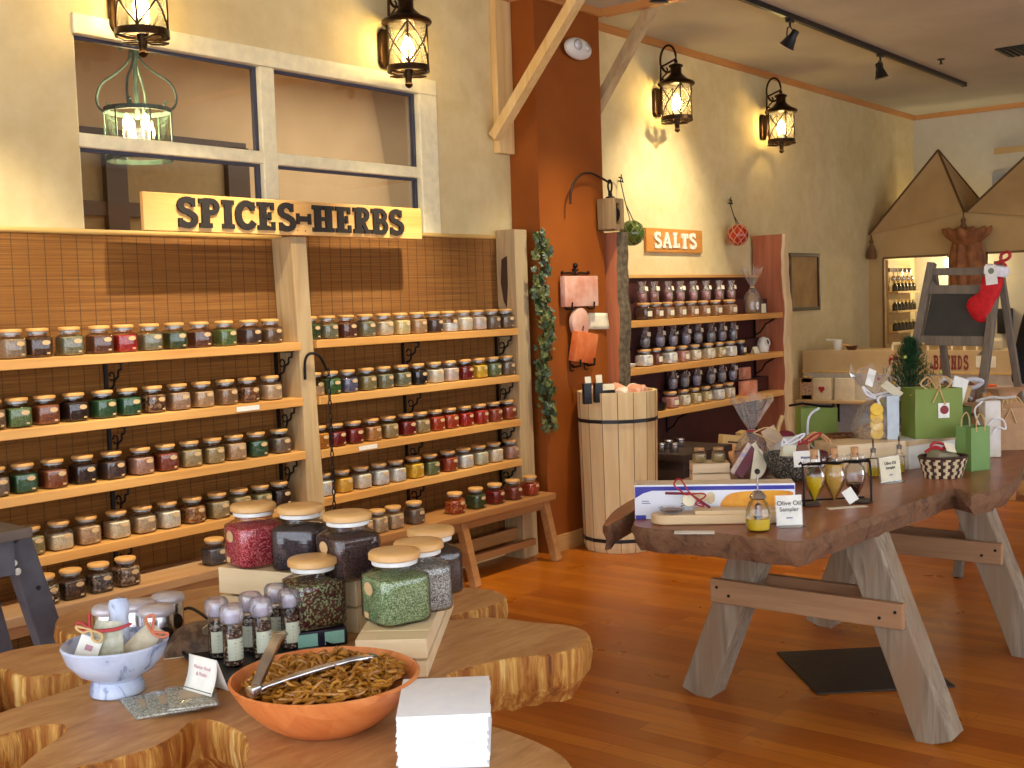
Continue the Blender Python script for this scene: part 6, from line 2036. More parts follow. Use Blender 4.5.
# christmas tree
ct_ = thing('christmas_tree', 'small green tabletop christmas tree with tiny baubles behind the gifts', 'tree', (5.62, 2.02, ZT + .001))
obj('pot', MB().lathe([(.045, 0), (.05, .01), (.06, .09), (.056, .09), (.001, .08)], 16), plain('burlap pot', S(150, 110, 70), .8), ct_)
obj('trunk', MB().tube([(0, 0, .08), (0, 0, .53)], [.012, .003], 8), plain('tree trunk', S(84, 56, 34), .8), ct_)
rnd = random.Random(4)
mb = MB()
for i in range(330):
    u = (i + .5) / 330
    z = .08 + .44 * u
    r_ = .205 * (1 - u) ** .85 + .018
    a_ = i * 2.399
    d_ = Vector((math.cos(a_), math.sin(a_), .35 + .5 * u)).normalized()
    L_ = r_ * rnd.uniform(.8, 1.1)
    base = Vector((0, 0, z))
    for k in range(26):
        f_ = .18 + .82 * k / 25
        q = base + d_ * L_ * f_
        nd = (d_ + Vector((rnd.uniform(-1, 1), rnd.uniform(-1, 1), rnd.uniform(-.8, .9))) * .9).normalized()
        e = q + nd * rnd.uniform(.022, .036)
        w_ = nd.cross(Vector((0, 0, 1)))
        if w_.length < .1: continue
        w_ = w_.normalized() * .0022
        mb.mat(0 if rnd.random() < .7 else 1)
        mb.add([q - w_, q + w_, e], [(0, 1, 2)])
obj('needles', mb, [plain('fir needles', S(34, 76, 42), .6, 0, S(24, 58, 34), 20), plain('fir needles light', S(66, 108, 58), .6)], ct_, recalc=False)['kind'] = 'stuff'
for i in range(26):
    u = rnd.random() * .8
    r_ = .205 * (1 - u) ** .85 + .018
    a_ = rnd.uniform(0, 6.28)
    c_ = rnd.choice(('red', 'gold', 'lime'))
    obj('bauble', MB().ball((r_ * math.cos(a_), r_ * math.sin(a_), .12 + .46 * u + r_ * .3), .009, 8), {'red': RED, 'gold': MATS['gold cap'], 'lime': plain('lime bauble', S(170, 190, 90), .2)}[c_], ct_)
# wire mesh basket of ribboned goods and neighbours
p = pz(795, 483)
ms = thing('mesh_basket', 'dark speckled mesh basket with a white card, behind the cruets', 'basket', (p.x + .08, p.y + .05, ZT + .001), R(-45))
t = NT('speckled mesh'); t.pr(.6)
vo = t.n('ShaderNodeTexVoronoi'); vo.inputs['Scale'].default_value = 120; t.l(t.coords(), vo.inputs['Vector'])
t.col(t.ramp(vo.outputs['Distance'], [(.2, S(150, 146, 130)), (.5, S(58, 54, 46))]))
obj('mesh_bowl', MB().lathe([(.06, 0), (.085, .02), (.115, .09), (.118, .11), (.11, .11), (.08, .03), (.001, .02)], 26), t.m, ms)
obj('white_card', MB().at((.02, -.118, .10), (R(-10), 0, 0)).box((0, 0, 0), (.11, .002, .065)), CARD, ms)
obj('card_print', MB().at((.02, -.1195, .105), (R(-10), 0, 0)).box((0, 0, 0), (.05, .001, .008)), plain('grey print', S(150, 150, 160), .6), ms)
for i, (x, y, z, w, h, mt_, lb) in enumerate(((-.02, .0, .13, .06, .09, CREAMC, 'cream packet with twig, left in the speckled mesh basket'), (.055, .01, .12, .055, .08, plain('brown packet', S(140, 88, 64), .7), 'brown packet at the right in the speckled mesh basket'))):
    q = ms.location + Matrix.Rotation(R(-45), 3, 'Z') @ Vector((x, y, 0))
    o = thing('spice_packet', lb, 'packet', (q.x, q.y, ZT + .035), R(-45))
    obj('packet', MB().at((0, 0, .06), (R(-10), R(14 - 30 * i), 0)).cbox((0, 0, 0), (w, .03, h + .02), .008), mt_, o)
    obj('bow', MB().tube(catmull([(-.03, -.02, .11), (0, -.02, .125), (.04, -.025, .15), (.07, -.02, .155), (.05, -.02, .135), (.0, -.02, .115), (-.02, -.02, .14), (-.03, -.02, .11)], 4, False), .004, 5), RED if i else WHITER, o)
p = pz(822, 473)
lh = thing('leather_purse', 'small burgundy bag with looped tan leather handles behind the left cruet', 'bag', (p.x + .03, p.y + .03, ZT + .001), R(-45))
obj('body', MB().cbox((0, 0, .045), (.13, .08, .09), .02), plain('burgundy leather', S(104, 34, 40), .5), lh)
for y in (-.03, .03): obj('handle', MB().tube(catmull([(-.05, y, .07), (-.05, y, .13), (0, y, .165), (.05, y, .12), (.06, y, .06)], 5, False), .006, 6), plain('tan leather', S(206, 152, 104), .5), lh)
# red and white fan label gift
p = pz(752, 481)
fg = cello_bag('cellophane gift with slanted burgundy and white label, behind the slicer carton', (p.x + .10, p.y + .05, ZT + .001), .085, .34, plain('brown box goods', S(140, 84, 50), .6), RED, R(-40))
obj('label_band', MB().at((-.055, -.09, .085), (R(-12), R(40), 0)).box((0, 0, 0), (.04, .003, .16)), plain('burgundy band', S(110, 26, 46), .5), fg)
obj('label_edge', MB().at((-.085, -.088, .095), (R(-12), R(40), 0)).box((0, 0, 0), (.022, .003, .15)), plain('blue cream print', S(170, 160, 186), .6, 0, S(226, 200, 160), 60), fg)
obj('label_fan', MB().at((-.015, -.094, .075), (R(78), R(0), R(0))).prism([(-.04 + .0, -.07)] + [(-.035 + .075 * math.cos(R(u)), -.0 + .075 * math.sin(R(u))) for u in range(-65, 80, 12)] + [(.0, .085)], -.001, .001), CREAMC, fg)
obj('raffia_curl', MB().tube(catmull([(0, -.02, .19), (.06, -.03, .21), (.11, -.04, .18), (.13, -.04, .13)], 4, False), .003, 5).tube(catmull([(0, -.02, .19), (.04, -.03, .17), (.09, -.04, .14)], 4, False), .003, 5), RAFFIA, fg)
p0, p1 = pz(700, 484), pz(738, 483)
sb_ = crate('small pale slatted box of glass jars behind the slicer carton', p0 + Vector((.03, .05, 0)), p1 + Vector((.03, .05, 0)), .12, ZT, .075, 2, 'wooden_crate', PALEW, .004)
mid, rz, ln = frame_of(p0, p1)
for i, s in enumerate((-.042, .038)):
    q = sb_.location + Matrix.Rotation(rz, 3, 'Z') @ Vector((s, .06, 0))
    o = thing('tea_jar', f'little {"left" if i == 0 else "right"} glass jar of dried herbs on the small pale box', 'jar', (q.x, q.y, ZT + .0755), 0)
    obj('glass_body', MB().lathe([(.025, 0), (.03, .005), (.03, .04), (.02, .052)], 18, False), GLASS, o)
    obj('herbs', MB().lathe([(.024, .002), (.028, .006), (.028, .034), (.001, .036)], 16), CM['olive tan'], o)
    obj('cork_top', MB().lathe([(.021, .05), (.022, .06), (.001, .061)], 14), MATS['cork'], o)
p = pz(812, 447)
wr = thing('small_white_box', 'open white gift box with burgundy tissue and tan tag, behind the mesh basket', 'box', (4.95, 2.36, ZT + .001), R(-40))
obj('carton', MB().cbox((0, 0, .06), (.14, .09, .12), .003), WHITEP, wr)
obj('tissue', MB().ball((0, 0, .12), 1, 14, (.05, .035, .025)), plain('burgundy tissue', S(124, 34, 52), .7), wr)
obj('tan_tag', MB().at((-.09, -.06, .13), (R(-10), R(-25), 0)).box((0, 0, 0), (.07, .002, .08)), plain('pink tan card', S(206, 176, 146), .7), wr)
obj('twig', MB().tube([(-.06, -.04, .10), (-.05, -.05, .17), (-.03, -.05, .22)], .01, 6), RAFFIA, wr)
# ---------------------------------------------------------------- burl table in the foreground
ZB = .70
bz = lambda a, b, z=ZB: onZ(a, b, z)
t = NT('burl top'); t.pr(.42, 0, .35)
v = t.coords()
n1 = t.noise(v, 2.6, 5, .6, 1.8)
n2 = t.noise(t.coords((2, 9, 2), (0, 0, R(25))), 2.2, 6, .65, 1.6)
c = t.ramp(n2, [(.28, S(206, 160, 108)), (.55, S(186, 136, 84)), (.75, S(158, 108, 62))])
c = t.mixc(t.ramp(n1, [(.5, (0, 0, 0, 1)), (.72, (.75, .75, .75, 1))]), c, S(156, 96, 52))
t.col(c); t.bump(n2, .08, .004)
BURLT = t.m
t = NT('burl bark'); t.pr(.7, 0, .3)
v = t.coords((34, 34, 2.2))
n1 = t.noise(v, 1.0, 4, .6, .6)
n2 = t.noise(t.coords((60, 60, 7)), 1.0, 4, .6, .4)
c = t.ramp(n1, [(.30, S(98, 54, 22)), (.44, S(158, 100, 40)), (.58, S(202, 156, 78)), (.74, S(226, 196, 130))])
c = t.mixc(t.ramp(n2, [(.42, (0, 0, 0, 1)), (.62, (.8, .8, .8, 1))]), c, S(150, 88, 30))
t.col(c); t.bump(n2, .6, .01)
BURLB = t.m
out = [(-75, 676), (-40, 664), (0, 653), (20, 648.5), (40, 645), (61, 643), (85, 642), (97, 640), (98, 634), (80, 634), (63, 632), (57, 622), (64, 614), (80, 609), (95, 606), (140, 598), (200, 588), (240, 583), (330, 582), (420, 585),
       (455, 587.5), (480, 588.5), (497, 591.5), (505, 597), (498, 603), (482, 608), (462, 613), (443, 618), (455, 620), (480, 617.5), (505, 618.5), (530, 622), (555, 624), (575, 627), (587, 633), (586, 641), (572, 649), (548, 654), (515, 657), (490, 662), (466, 668), (450, 673),
       (438, 681), (434, 694), (444, 708), (468, 718), (492, 726), (516, 734), (545, 746), (566, 760), (577, 785), (560, 815), (480, 850), (380, 866), (300, 845), (262, 805), (245, 775), (249, 750), (245, 735), (232, 727), (219, 721.5), (202, 718.5), (188, 723), (174, 735), (157, 745), (138, 752), (100, 762), (72, 769), (48, 785), (20, 812), (-10, 815), (-5, 790), (18, 770), (32, 757), (47, 746), (64, 734), (66, 727), (58, 723.5), (30, 727), (0, 735), (-45, 748), (-90, 760), (-95, 748), (-45, 728), (0, 713), (45, 697.5), (80, 686), (97, 678), (92, 670), (60, 673.5), (25, 676), (0, 668.5), (-40, 686), (-80, 692)]
bt = thing('burl_table', 'foreground burl wood slab table with deep clefts and golden bark sides', 'table', (1.7, 2.2, 0))
poly = catmull([bz(a, b) for a, b in out], 3)
slab(bt, poly, ZB, .135, BURLT, BURLB, 'burl_slab', .035, .0035, uneven=.012)
STUMP = wood('stump leg', S(120, 78, 44), S(86, 54, 30), None, 2, .8)
for x, y, r_ in ((1.95, 2.35, .10), (1.72, 1.72, .09), (1.42, 2.25, .08)):
    obj('leg', MB().at((x - 1.7, y - 2.2, 0)).lathe([(r_ * 1.2, 0), (r_, .12), (r_ * .95, .4), (r_ * 1.2, ZB - .128)], 14), STUMP, bt)
# ---------------------------------------------------------------- crates
CRW = wood('raw pale pine crate', S(236, 214, 172), S(222, 194, 148), S(240, 220, 182), 0, .5)
HA, HB = .145, .09
a, b = bz(218, 567, ZB + HA), bz(356, 579, ZB + HA)
crA = crate('long pale pine crate across the back of the burl table, three big jars on top', a, b, .145, ZB, HA, 2, mat=CRW)
q0, q1, q2 = bz(357, 632, ZB + HB), bz(426.5, 639, ZB + HB), bz(452.5, 576.5, ZB + HB)
dv = (q2 - q1).normalized(); q0 = q1 - Vector((dv.y, -dv.x, 0)) * .165
crB = crate('low pale pine crate at the right of the burl table carrying three lidded jars', q0, q1, (q2 - q1).length, ZB, HB, 2, mat=CRW)
print('crateA', crA.location, crA.rotation_euler.z, 'crateB', crB.location, crB.rotation_euler.z, (q2 - q1).length, (q1 - q0).length)
# ---------------------------------------------------------------- big jars
BJ, BH = .150, .174
BIGLID = wood('big bamboo lid', S(222, 176, 112), S(204, 152, 88), None, 0, .35, 9, .03, False)
BC = {'red': grains('crimson flakes', S(150, 22, 40), S(196, 60, 72), S(226, 130, 130), 380), 'black': grains('black seed', S(44, 34, 38), S(92, 76, 78), None, 520), 'clove': grains('clove brown', S(52, 34, 36), S(104, 76, 70), None, 420),
      'mix': grains('pepper mix', S(64, 30, 24), S(112, 36, 34), S(150, 168, 120), 230), 'herb': grains('green herb', S(96, 118, 74), S(134, 156, 108), S(176, 192, 146), 430), 'salt': grains('grey salt', S(150, 148, 140), S(206, 204, 196), S(84, 80, 76), 380), 'dark': grains('dark leaf', S(58, 46, 44), S(90, 76, 70), None, 320)}
bj0 = thing('big_spice_jar', 'x', 'jar')
jar_parts(bj0, BJ, BH, .068, SEALW, GLASS, BIGLID, BC['red'], .66)
y = -BJ / 2 - .0012
vs = oval(.024, .016, y)
obj('label', MB().at((-.035, 0, BH * .50)).add(vs, [list(range(len(vs)))]), KRAFT, bj0, thick=.0006)
obj('price_sticker', MB().at((-.02, y, BH * .12)).box((0, 0, 0), (.024, .001, .014)), KRAFT, bj0)
bjn = [0]
for px, py, z, rz, cn, lb in ((256, 567, ZB + HA, -15, 'red', 'big square jar of crimson flakes on the long pale crate'),
                              (303, 570, ZB + HA, -62, 'black', 'big square jar of black seeds on the long pale crate, middle jar'),
                              (350, 580, ZB + HA, -15, 'clove', 'big square jar of dark cloves on the long pale crate, right jar'),
                              (397, 624, ZB + HB, -18, 'herb', 'big jar of pale green herbs, front of the low crate'),
                              (421, 612, ZB + HB, -26, 'salt', 'big jar of speckled grey salt behind the green herb jar'),
                              (433, 595, ZB + HB, -26, 'dark', 'big jar of dark leaves, rearmost on the low crate'),
                              (315, 620, ZB + .046, -20, 'mix', 'big jar of red, white and green peppercorns on a small dark stand')):
    p = onZ(px, py, z)
    fwd = Vector((p.x, p.y, 0)).normalized() * (.035 if cn != 'mix' else -.035)
    loc = (p.x + fwd.x, p.y + fwd.y, z + .0008)
    if not bjn[0]: o = bj0; o.location = loc; o.rotation_euler = (0, 0, R(rz)); o['label'] = lb; o['group'] = 'big spice jars on the burl table'; bjn[0] = 1
    else: o = dup(bj0, loc, R(rz), lb, 'big spice jars on the burl table')
    if cn in ('red', 'clove'): o.scale = (.93, .93, 1)
    setmat(kid(o, 'contents'), BC[cn])
    if cn == 'mix': JM = o
    if cn != 'black':
        for c_ in o.children:
            if c_.name.startswith(('label', 'price')): c_.rotation_euler = (0, 0, R(-90)); c_.location = Vector((0, -.03, c_.location.z)) if c_.name.startswith('label') else c_.location
st_ = thing('display_stand', 'small dark stand with mint green panels under the peppercorn jar', 'stand', (JM.location.x, JM.location.y, ZB + .0005), R(-30))
obj('frame', MB().cbox((0, 0, .0225), (.135, .135, .044), .004), plain('indigo black plastic', S(30, 24, 46), .3), st_)
MINT = plain('mint panel', S(150, 206, 190), .4)
for k in range(4):
    for s in (-1, 1): obj('panel', MB().at((0, 0, 0), (0, 0, k * math.pi / 2)).box((s * .034, -.0685, .023), (.05, .001, .032)), MINT, st_)
# ---------------------------------------------------------------- grinders on a black tray
tc = bz(258, 660)
ty = thing('black_tray', 'thin black tray under the spice grinders', 'tray', (1.80, 2.275, ZB), R(-58))
tp = [bz(a, b) for a, b in ((178, 652), (218, 690), (338, 652), (296, 636))]
cen = sum(tp, Vector()) / 4
ty.location = (cen.x, cen.y, ZB); ty.rotation_euler = (0, 0, 0)
mb = MB()
mb.prism([(q.x - cen.x, q.y - cen.y) for q in tp], .0005, .008)
obj('tray_base', mb, BLACKP, ty, bev=.002)
obj('tray_rim', MB().tube([(q.x - cen.x, q.y - cen.y, .012) for q in tp], .006, 6, True), BLACKP, ty)
gr0 = None
LABC = plain('pale green label', S(222, 228, 206), .6)
CAPG = glassy('frosted cap', (.93, .91, .96, 1), .10, .15, .2, (.86, .83, .92, 1))
GC = [grains('peppercorns', S(40, 32, 34), S(84, 66, 60), S(176, 160, 140), 220), grains('mixed corns', S(90, 56, 44), S(60, 46, 44), S(200, 180, 150), 200)]
for i, (px, py, lb) in enumerate(((218, 659, 'leftmost, at the back'), (233, 667, 'front left, label facing out'), (252, 653, 'third from left, at the back'), (262.5, 659, 'middle front, behind the tong handle'), (277, 643, 'back right'), (291, 649, 'rightmost, label facing out'))):
    p = onZ(px, py, ZB + .008)
    loc = (p.x + .012, p.y + .012, ZB + .0085)
    lab = f'clear capped spice grinder on the black tray, {lb}'
    if gr0 is None:
        gr0 = o = thing('spice_grinder', lab, 'grinder', loc, 0, 'spice grinders on the tray')
        obj('glass_body', MB().lathe([(.022, 0), (.0235, .004), (.0235, .088), (.021, .100), (.0205, .106)], 20, False), GLASS, o)
        obj('contents', MB().lathe([(.0205, .002), (.022, .005), (.022, .085), (.001, .088)], 18), GC[0], o)
        obj('cap', MB().lathe([(.0205, .100), (.0255, .104), (.0285, .114), (.0285, .138), (.023, .146), (.001, .147)], 22), CAPG, o)
        obj('grinding_head', MB().lathe([(.017, .104), (.018, .12), (.010, .130), (.001, .132)], 16), plain('pale lilac plastic', S(206, 200, 216), .3), o)
        a0 = -2.75
        obj('label', MB().grid(lambda u, v: (.0240 * math.cos(a0 - .2 + u * 3.0), .0240 * math.sin(a0 - .2 + u * 3.0), .016 + v * .052), 16, 1), LABC, o)
        mb = MB()
        for k in range(5): mb.grid(lambda u, v, k=k: (.02425 * math.cos(a0 + .5 + u * (1.3 if k else 1.0)), .02425 * math.sin(a0 + .5 + u * (1.0 if k else .8)), .056 - k * .008 + v * (.0022 if k == 0 else .0009)), 10, 1)
        obj('label_print', mb, plain('grey print', S(150, 150, 160), .6), o)
    else: o = dup(gr0, loc, R((0, 12, -25, 5, -30, 10)[i]), lab)
    if i % 2: setmat(kid(o, 'contents'), GC[1])
# dark spice pouch and wire handle, left of the grinders
p = bz(197, 655)
po_scale = 1.35
po = thing('spice_pouch', 'dark peppercorn pouch with a tan round card, beside the grinders', 'pouch', (p.x + .05, p.y + .04, ZB + .0005), R(-35))


def pouch(u, v):
    x, y = (u - .5) * .15, (v - .5) * .11
    return (x, y, .001 + .045 * max(0, (1 - (2 * u - 1) ** 2) * (1 - (2 * v - 1) ** 2)) ** .6)


obj('bag_film', MB().grid(pouch, 14, 12), plain('dark peppercorn bag', S(70, 50, 40), .35, 0, S(120, 92, 70), 70, .4), po)
obj('bag_back', MB().bb((-.075, -.055, 0), (.075, .055, .0015)), CREAMC, po)
obj('tan_card', MB().at((.03, -.05, .04), (R(-35), 0, 0)).lathe([(.001, -.001), (.033, -.001), (.033, .001), (.001, .001)], 10), plain('dusty tan card', S(196, 172, 142), .7), po)
w0, w1 = bz(178, 612), bz(214, 622)
hd = thing('wire_handle', 'curved black wire basket handle rising behind the dark pouch', 'wire', ((w0.x + w1.x) / 2, (w0.y + w1.y) / 2, ZB))  # handle of a basket, modelled without the basket
pa, pb2, pc = onZ(174, 616, ZB + .004) - hd.location, onZ(190, 608, ZB + .03) - hd.location, onZ(212, 622, ZB + .006) - hd.location
obj('wire', MB().tube(catmull([pa, pb2, pc], 8, False), .0045, 6), IRON, hd)
obj('wire_end', MB().ball(pa, .007, 8).ball(pc, .007, 8), IRON, hd)
po.scale = (1.3, 1.3, 1.5)
# ---------------------------------------------------------------- silver canisters
cn0 = None
for i, (px, py, lb) in enumerate(((167, 593, 'right rear of the group'), (156.5, 605, 'front, nearest the pouch'), (137, 600, 'rear middle of the group'), (109, 604, 'leftmost, half behind the marble mortar'))):
    hC = .115
    p = onZ(px, py, ZB + hC)
    lab = f'steel lidded canister behind the marble mortar, {lb}'
    if cn0 is None:
        cn0 = o = thing('canister', lab, 'canister', (p.x, p.y, ZB + .0005), 0, 'steel canisters')
        obj('body', MB().lathe([(.038, 0), (.04, .004), (.04, .09), (.038, .094)], 24), CHROME, o)
        obj('lid', MB().lathe([(.042, .092), (.0445, .095), (.0445, .105), (.038, .112), (.001, .115)], 24), plain('satin lid', S(206, 200, 208), .35, .25), o)
        obj('oval_window', MB().at((0, -.0405, .045), (R(90), 0, 0), (1, 1.3, 1)).lathe([(.001, -.001), (.014, -.001), (.015, .001), (.001, .0015)], 16), BLACKP, o)
    else: dup(cn0, (p.x, p.y, ZB + .0005), R(-30 + 25 * i), lab)
# ---------------------------------------------------------------- marble mortar
MH = .110
rc = onZ(115, 645, ZB + MH)
t = NT('blue white marble'); t.pr(.22, 0, .5)
v = t.coords()
n1 = t.noise(v, 9, 6, .6, 1.6)
c = t.ramp(n1, [(.30, S(206, 216, 236)), (.54, S(186, 198, 224)), (.62, S(116, 128, 164)), (.69, S(196, 206, 228))])
t.col(c); MARB = t.m
mt = thing('marble_mortar', 'blue white marble footed mortar bowl on the burl table', 'mortar', (rc.x, rc.y, ZB + .0005))
obj('bowl', MB().lathe([(.056, 0), (.060, .004), (.058, .024), (.050, .034), (.052, .038), (.082, .054), (.106, .082), (.117, .115), (.114, .119), (.108, .116), (.096, .084), (.07, .056), (.03, .044), (.001, .042)], 40), MARB, mt)
pc_ = Vector((rc.x, rc.y, ZB))
sd = Vector((CX.x, CX.y, 0)).normalized()     # to the viewer's right
fw = Vector((_fw.x, _fw.y, 0)).normalized()
ps = thing('marble_pestle', 'pale blue marble pestle standing up in the mortar', 'pestle', pc_ + sd * .005 + fw * .03 + Vector((0, 0, .047)))
obj('shaft', MB().at((0, 0, 0), (R(-14), R(8), 0)).lathe([(.0, .002), (.02, .006), (.024, .02), (.02, .05), (.019, .11), (.024, .14), (.02, .156), (.001, .162)], 20), MARB, ps)
BAGF = plain('sage herb sachet', S(196, 192, 172), .45, 0, S(160, 160, 132), 60, .15)


def sachet(label, loc, w, h, rot, tagm=True, mat=BAGF):
    o = thing('herb_sachet', label, 'sachet', loc, 0, None, rot)
    obj('sachet_bag', MB().grid(lambda u, v: ((u - .5) * w * (1 - .35 * v ** 2), -.008 * (1 - (2 * u - 1) ** 2) * (1 - (2 * v - 1) ** 2) , h * v), 10, 10).grid(lambda u, v: ((u - .5) * w * (1 - .35 * v ** 2), .008 * (1 - (2 * u - 1) ** 2) * (1 - (2 * v - 1) ** 2), h * v), 10, 10, True, True), mat, o, recalc=False)
    return o


aw = math.atan2(sd.y, sd.x)
s1 = sachet('herb sachet with red bow and white tag standing left in the mortar', pc_ + sd * -.02 - fw * .025 + Vector((0, 0, .055)), .085, .115, (R(-8), R(6), aw))
obj('white_tag', MB().at((-.035, -.015, .05), (R(-6), R(14), 0)).box((0, 0, 0), (.05, .0015, .058)), CARD, s1)
obj('tag_print', MB().at((-.033, -.0165, .055), (R(-6), R(14), 0)).box((0, 0, 0), (.016, .001, .012)), plain('faded rose print', S(190, 140, 150), .6), s1)
obj('red_bow', MB().tube(catmull([(-.03, -.014, .095), (-.06, -.016, .11), (-.062, -.016, .095), (-.03, -.014, .092), (.02, -.014, .10), (.055, -.014, .115), (.02, -.014, .098), (-.03, -.014, .094), (-.04, -.014, .13)], 5, False), .0035, 5), RED, s1)
obj('raffia_bow', MB().tube(catmull([(-.03, -.016, .095), (-.065, -.018, .1), (-.05, -.018, .088), (-.03, -.016, .093), (-.005, -.018, .085), (-.01, -.018, .07), (-.025, -.018, .075), (-.03, -.016, .093)], 5, False), .0035, 5), RAFFIA, s1)
s2 = sachet('second herb sachet leaning right in the mortar with an orange bow', pc_ + sd * .012 + fw * .0 + Vector((0, 0, .058)), .06, .115, (R(-18), R(42), aw), mat=plain('cream sachet', S(220, 208, 184), .5, 0, S(196, 186, 156), 50))
obj('orange_bow', MB().tube(catmull([(0, -.012, .10), (-.02, -.016, .13), (-.03, -.016, .115), (0, -.012, .10), (.025, -.016, .105), (.03, -.016, .12), (0, -.012, .10)], 4, False), .0035, 5), plain('orange ribbon', S(206, 110, 70), .5), s2)
# herb packets lying flat and their card
PKT = grains('packet herbs', S(150, 156, 132), S(192, 194, 172), S(222, 220, 204), 300)
for i, (px, py, rz_, lb) in enumerate(((152, 706, -20, 'leftmost, nearest the mortar foot'), (172, 706, -28, 'middle one'), (192, 704, -34, 'rightmost, under the little card'))):
    p = bz(px, py)
    o = thing('herb_packet', f'flat clear packet of herbs fanned on the burl top, {lb}', 'packet', (p.x, p.y, ZB + .0008 + i * .0065), R(rz_), 'fanned herb packets')
    obj('herbs', MB().cbox((0, 0, .003), (.098, .145, .005), .002), PKT, o)
    obj('film', MB().cbox((0, 0, .0033), (.108, .16, .0062), .002), CELLO, o)
    obj('kraft_label', MB().box((0, .01, .0068), (.05, .06, .0006)), plain('dusty label', S(190, 172, 142), .7), o)
a, b = bz(181, 690, ZB + .021), bz(209, 698, ZB + .021)
mid, rz_, ln = frame_of(a, b)
cc = thing('folded_card', 'curved white tent card with faint pink print on the herb packets', 'card', (mid.x, mid.y, ZB + .0215), rz_)
hh = .075
obj('front_leaf', MB().grid(lambda u, v: ((u - .5) * ln, .006 + v * .02 + .006 * math.sin(v * 3.14), hh * v), 4, 8), CARD, cc, thick=.0008)
obj('back_leaf', MB().grid(lambda u, v: ((u - .5) * ln, .054 - v * .028, hh * v), 4, 4), CARD, cc, thick=.0008)
PINKI = plain('faint pink ink', S(222, 176, 186), .7)
for s_, z_, sz_ in (('Mortar Bowl', .048, .011), ('& Pestle', .034, .011)):
    text('printed_line', s_, sz_, PINKI, cc, (0, .0035 + z_ / hh * .02 + .006 * math.sin(z_ / hh * 3.14), z_), (R(76), 0, 0))
obj('card_rule', MB().box((0, .0262, hh - .006), (ln * .96, .0012, .0012)).box((0, .0068, .006), (ln * .96, .0012, .0012)), INK, cc)
# ---------------------------------------------------------------- pretzel bowl
PH = .104
rc = onZ(325, 675, ZB + PH)
t = NT('segmented bowl wood'); t.pr(.38, 0, .4)
vo = t.n('ShaderNodeTexVoronoi'); vo.inputs['Scale'].default_value = 9; t.l(t.coords((1, 1, 1.3)), vo.inputs['Vector'])
sp_ = t.n('ShaderNodeSeparateColor'); t.l(vo.outputs['Color'], sp_.inputs[0])
c = t.ramp(sp_.outputs[0], [(0, S(206, 112, 54)), (.5, S(224, 134, 70)), (1, S(236, 154, 92))])
c = t.mixc(.35, c, t.ramp(t.noise(t.coords((5, 30, 10)), 2, 5, .6), [(.3, S(238, 160, 98)), (.7, S(190, 96, 44))]))
t.col(c); BOWLW = t.m
pbw = thing('pretzel_bowl', 'wide orange brown wooden bowl holding pretzels on the burl table', 'bowl', (rc.x, rc.y, ZB + .0005))
BR_ = .194
obj('bowl', MB().lathe([(.085, 0), (.10, .004), (.135, .028), (.168, .062), (.188, .094), (BR_, .104), (BR_ - .006, .107), (.180, .094), (.16, .066), (.122, .034), (.06, .018), (.001, .016)], 48), BOWLW, pbw)
tag(obj('pretzel_bed', MB().lathe([(.10, .030), (.157, .066), (.172, .084), (.12, .090), (.001, .094)], 30), plain('pretzel bed brown', S(110, 62, 22), .6, 0, S(150, 92, 36), 50, .5), None, (rc.x, rc.y, ZB)), 'deep layer of brown pretzels filling the wooden bowl', 'pretzels', None, 'stuff')
pts_ = []
for i in range(45):
    tt = -3.9 + 7.8 * i / 44
    pts_.append(((3.3 - .4 * tt * tt / 2.2) * math.sin(tt) * .0072, (2.5 - .3 * tt * tt) * math.cos(tt) * .0062, .0016 * math.sin(tt * 1.6)))
t = NT('baked pretzel'); t.pr(.25, 0, .5)
t.col(t.ramp(t.noise(t.coords(), 60, 3), [(.35, S(188, 130, 44)), (.65, S(146, 92, 26))])); PRZ = t.m
pz0 = obj('pretzel', MB().tube(pts_, .0034, 7), PRZ, None, (rc.x, rc.y, ZB + .1))
PL = 'small glossy brown twisted pretzel heaped in the wooden bowl'
tag(pz0, PL, 'pretzel', 'pretzels in the wooden bowl')
rnd = random.Random(21)
k = 0
for i in range(250):
    a_ = i * 2.39996
    r_ = .150 * math.sqrt((i + .5) / 250)
    z_ = .094 + .014 * (1 - (r_ / .16) ** 2) + rnd.uniform(-.006, .012) - .006 * (r_ > .15)
    o = pz0 if i == 0 else pz0.copy()
    if i: COL.objects.link(o)
    o.location = (rc.x + r_ * math.cos(a_) + rnd.uniform(-.006, .006), rc.y + r_ * math.sin(a_) + rnd.uniform(-.006, .006), ZB + z_)
    tl_ = 1.0 if r_ < .115 else .35
    o.rotation_euler = (rnd.uniform(-tl_, tl_), rnd.uniform(-tl_, tl_), rnd.uniform(0, 6.28))
# tongs
h_ = onZ(254, 690, ZB + .122)
e1, e2 = onZ(374, 655, ZB + .122), onZ(280, 632, ZB + .19)
tg_ = thing('tongs', 'open steel tongs resting across the pretzel bowl', 'tongs', h_)
for e, nm in ((e1, 'arm'), (e2, 'arm')):
    d_ = e - h_
    n_ = 12
    side = d_.cross(Vector((0, 0, 1))).normalized()
    up = side.cross(d_).normalized()
    vs, fs = [], []
    for i in range(n_ + 1):
        f_ = i / n_
        w_ = .009 + .004 * math.sin(f_ * 3.1) + (.008 * (f_ - .8) * 5 if f_ > .8 else 0)
        c_ = d_ * f_ + up * .006 * math.sin(f_ * 3.14)
        vs += [c_ - side * w_ - up * .005, c_ - side * w_ * .8 + up * .002, c_ + side * w_ * .8 + up * .002, c_ + side * w_ - up * .005]
    for i in range(n_): fs += [(i * 4 + j, i * 4 + j + 1, i * 4 + 5 + j, i * 4 + 4 + j) for j in range(3)]
    obj(nm, MB().add(vs, fs, True), CHROME, tg_, thick=.0012, recalc=False)
obj('hinge', MB().cbox((0, 0, -.002), (.022, .022, .02), .003), CHROME, tg_)
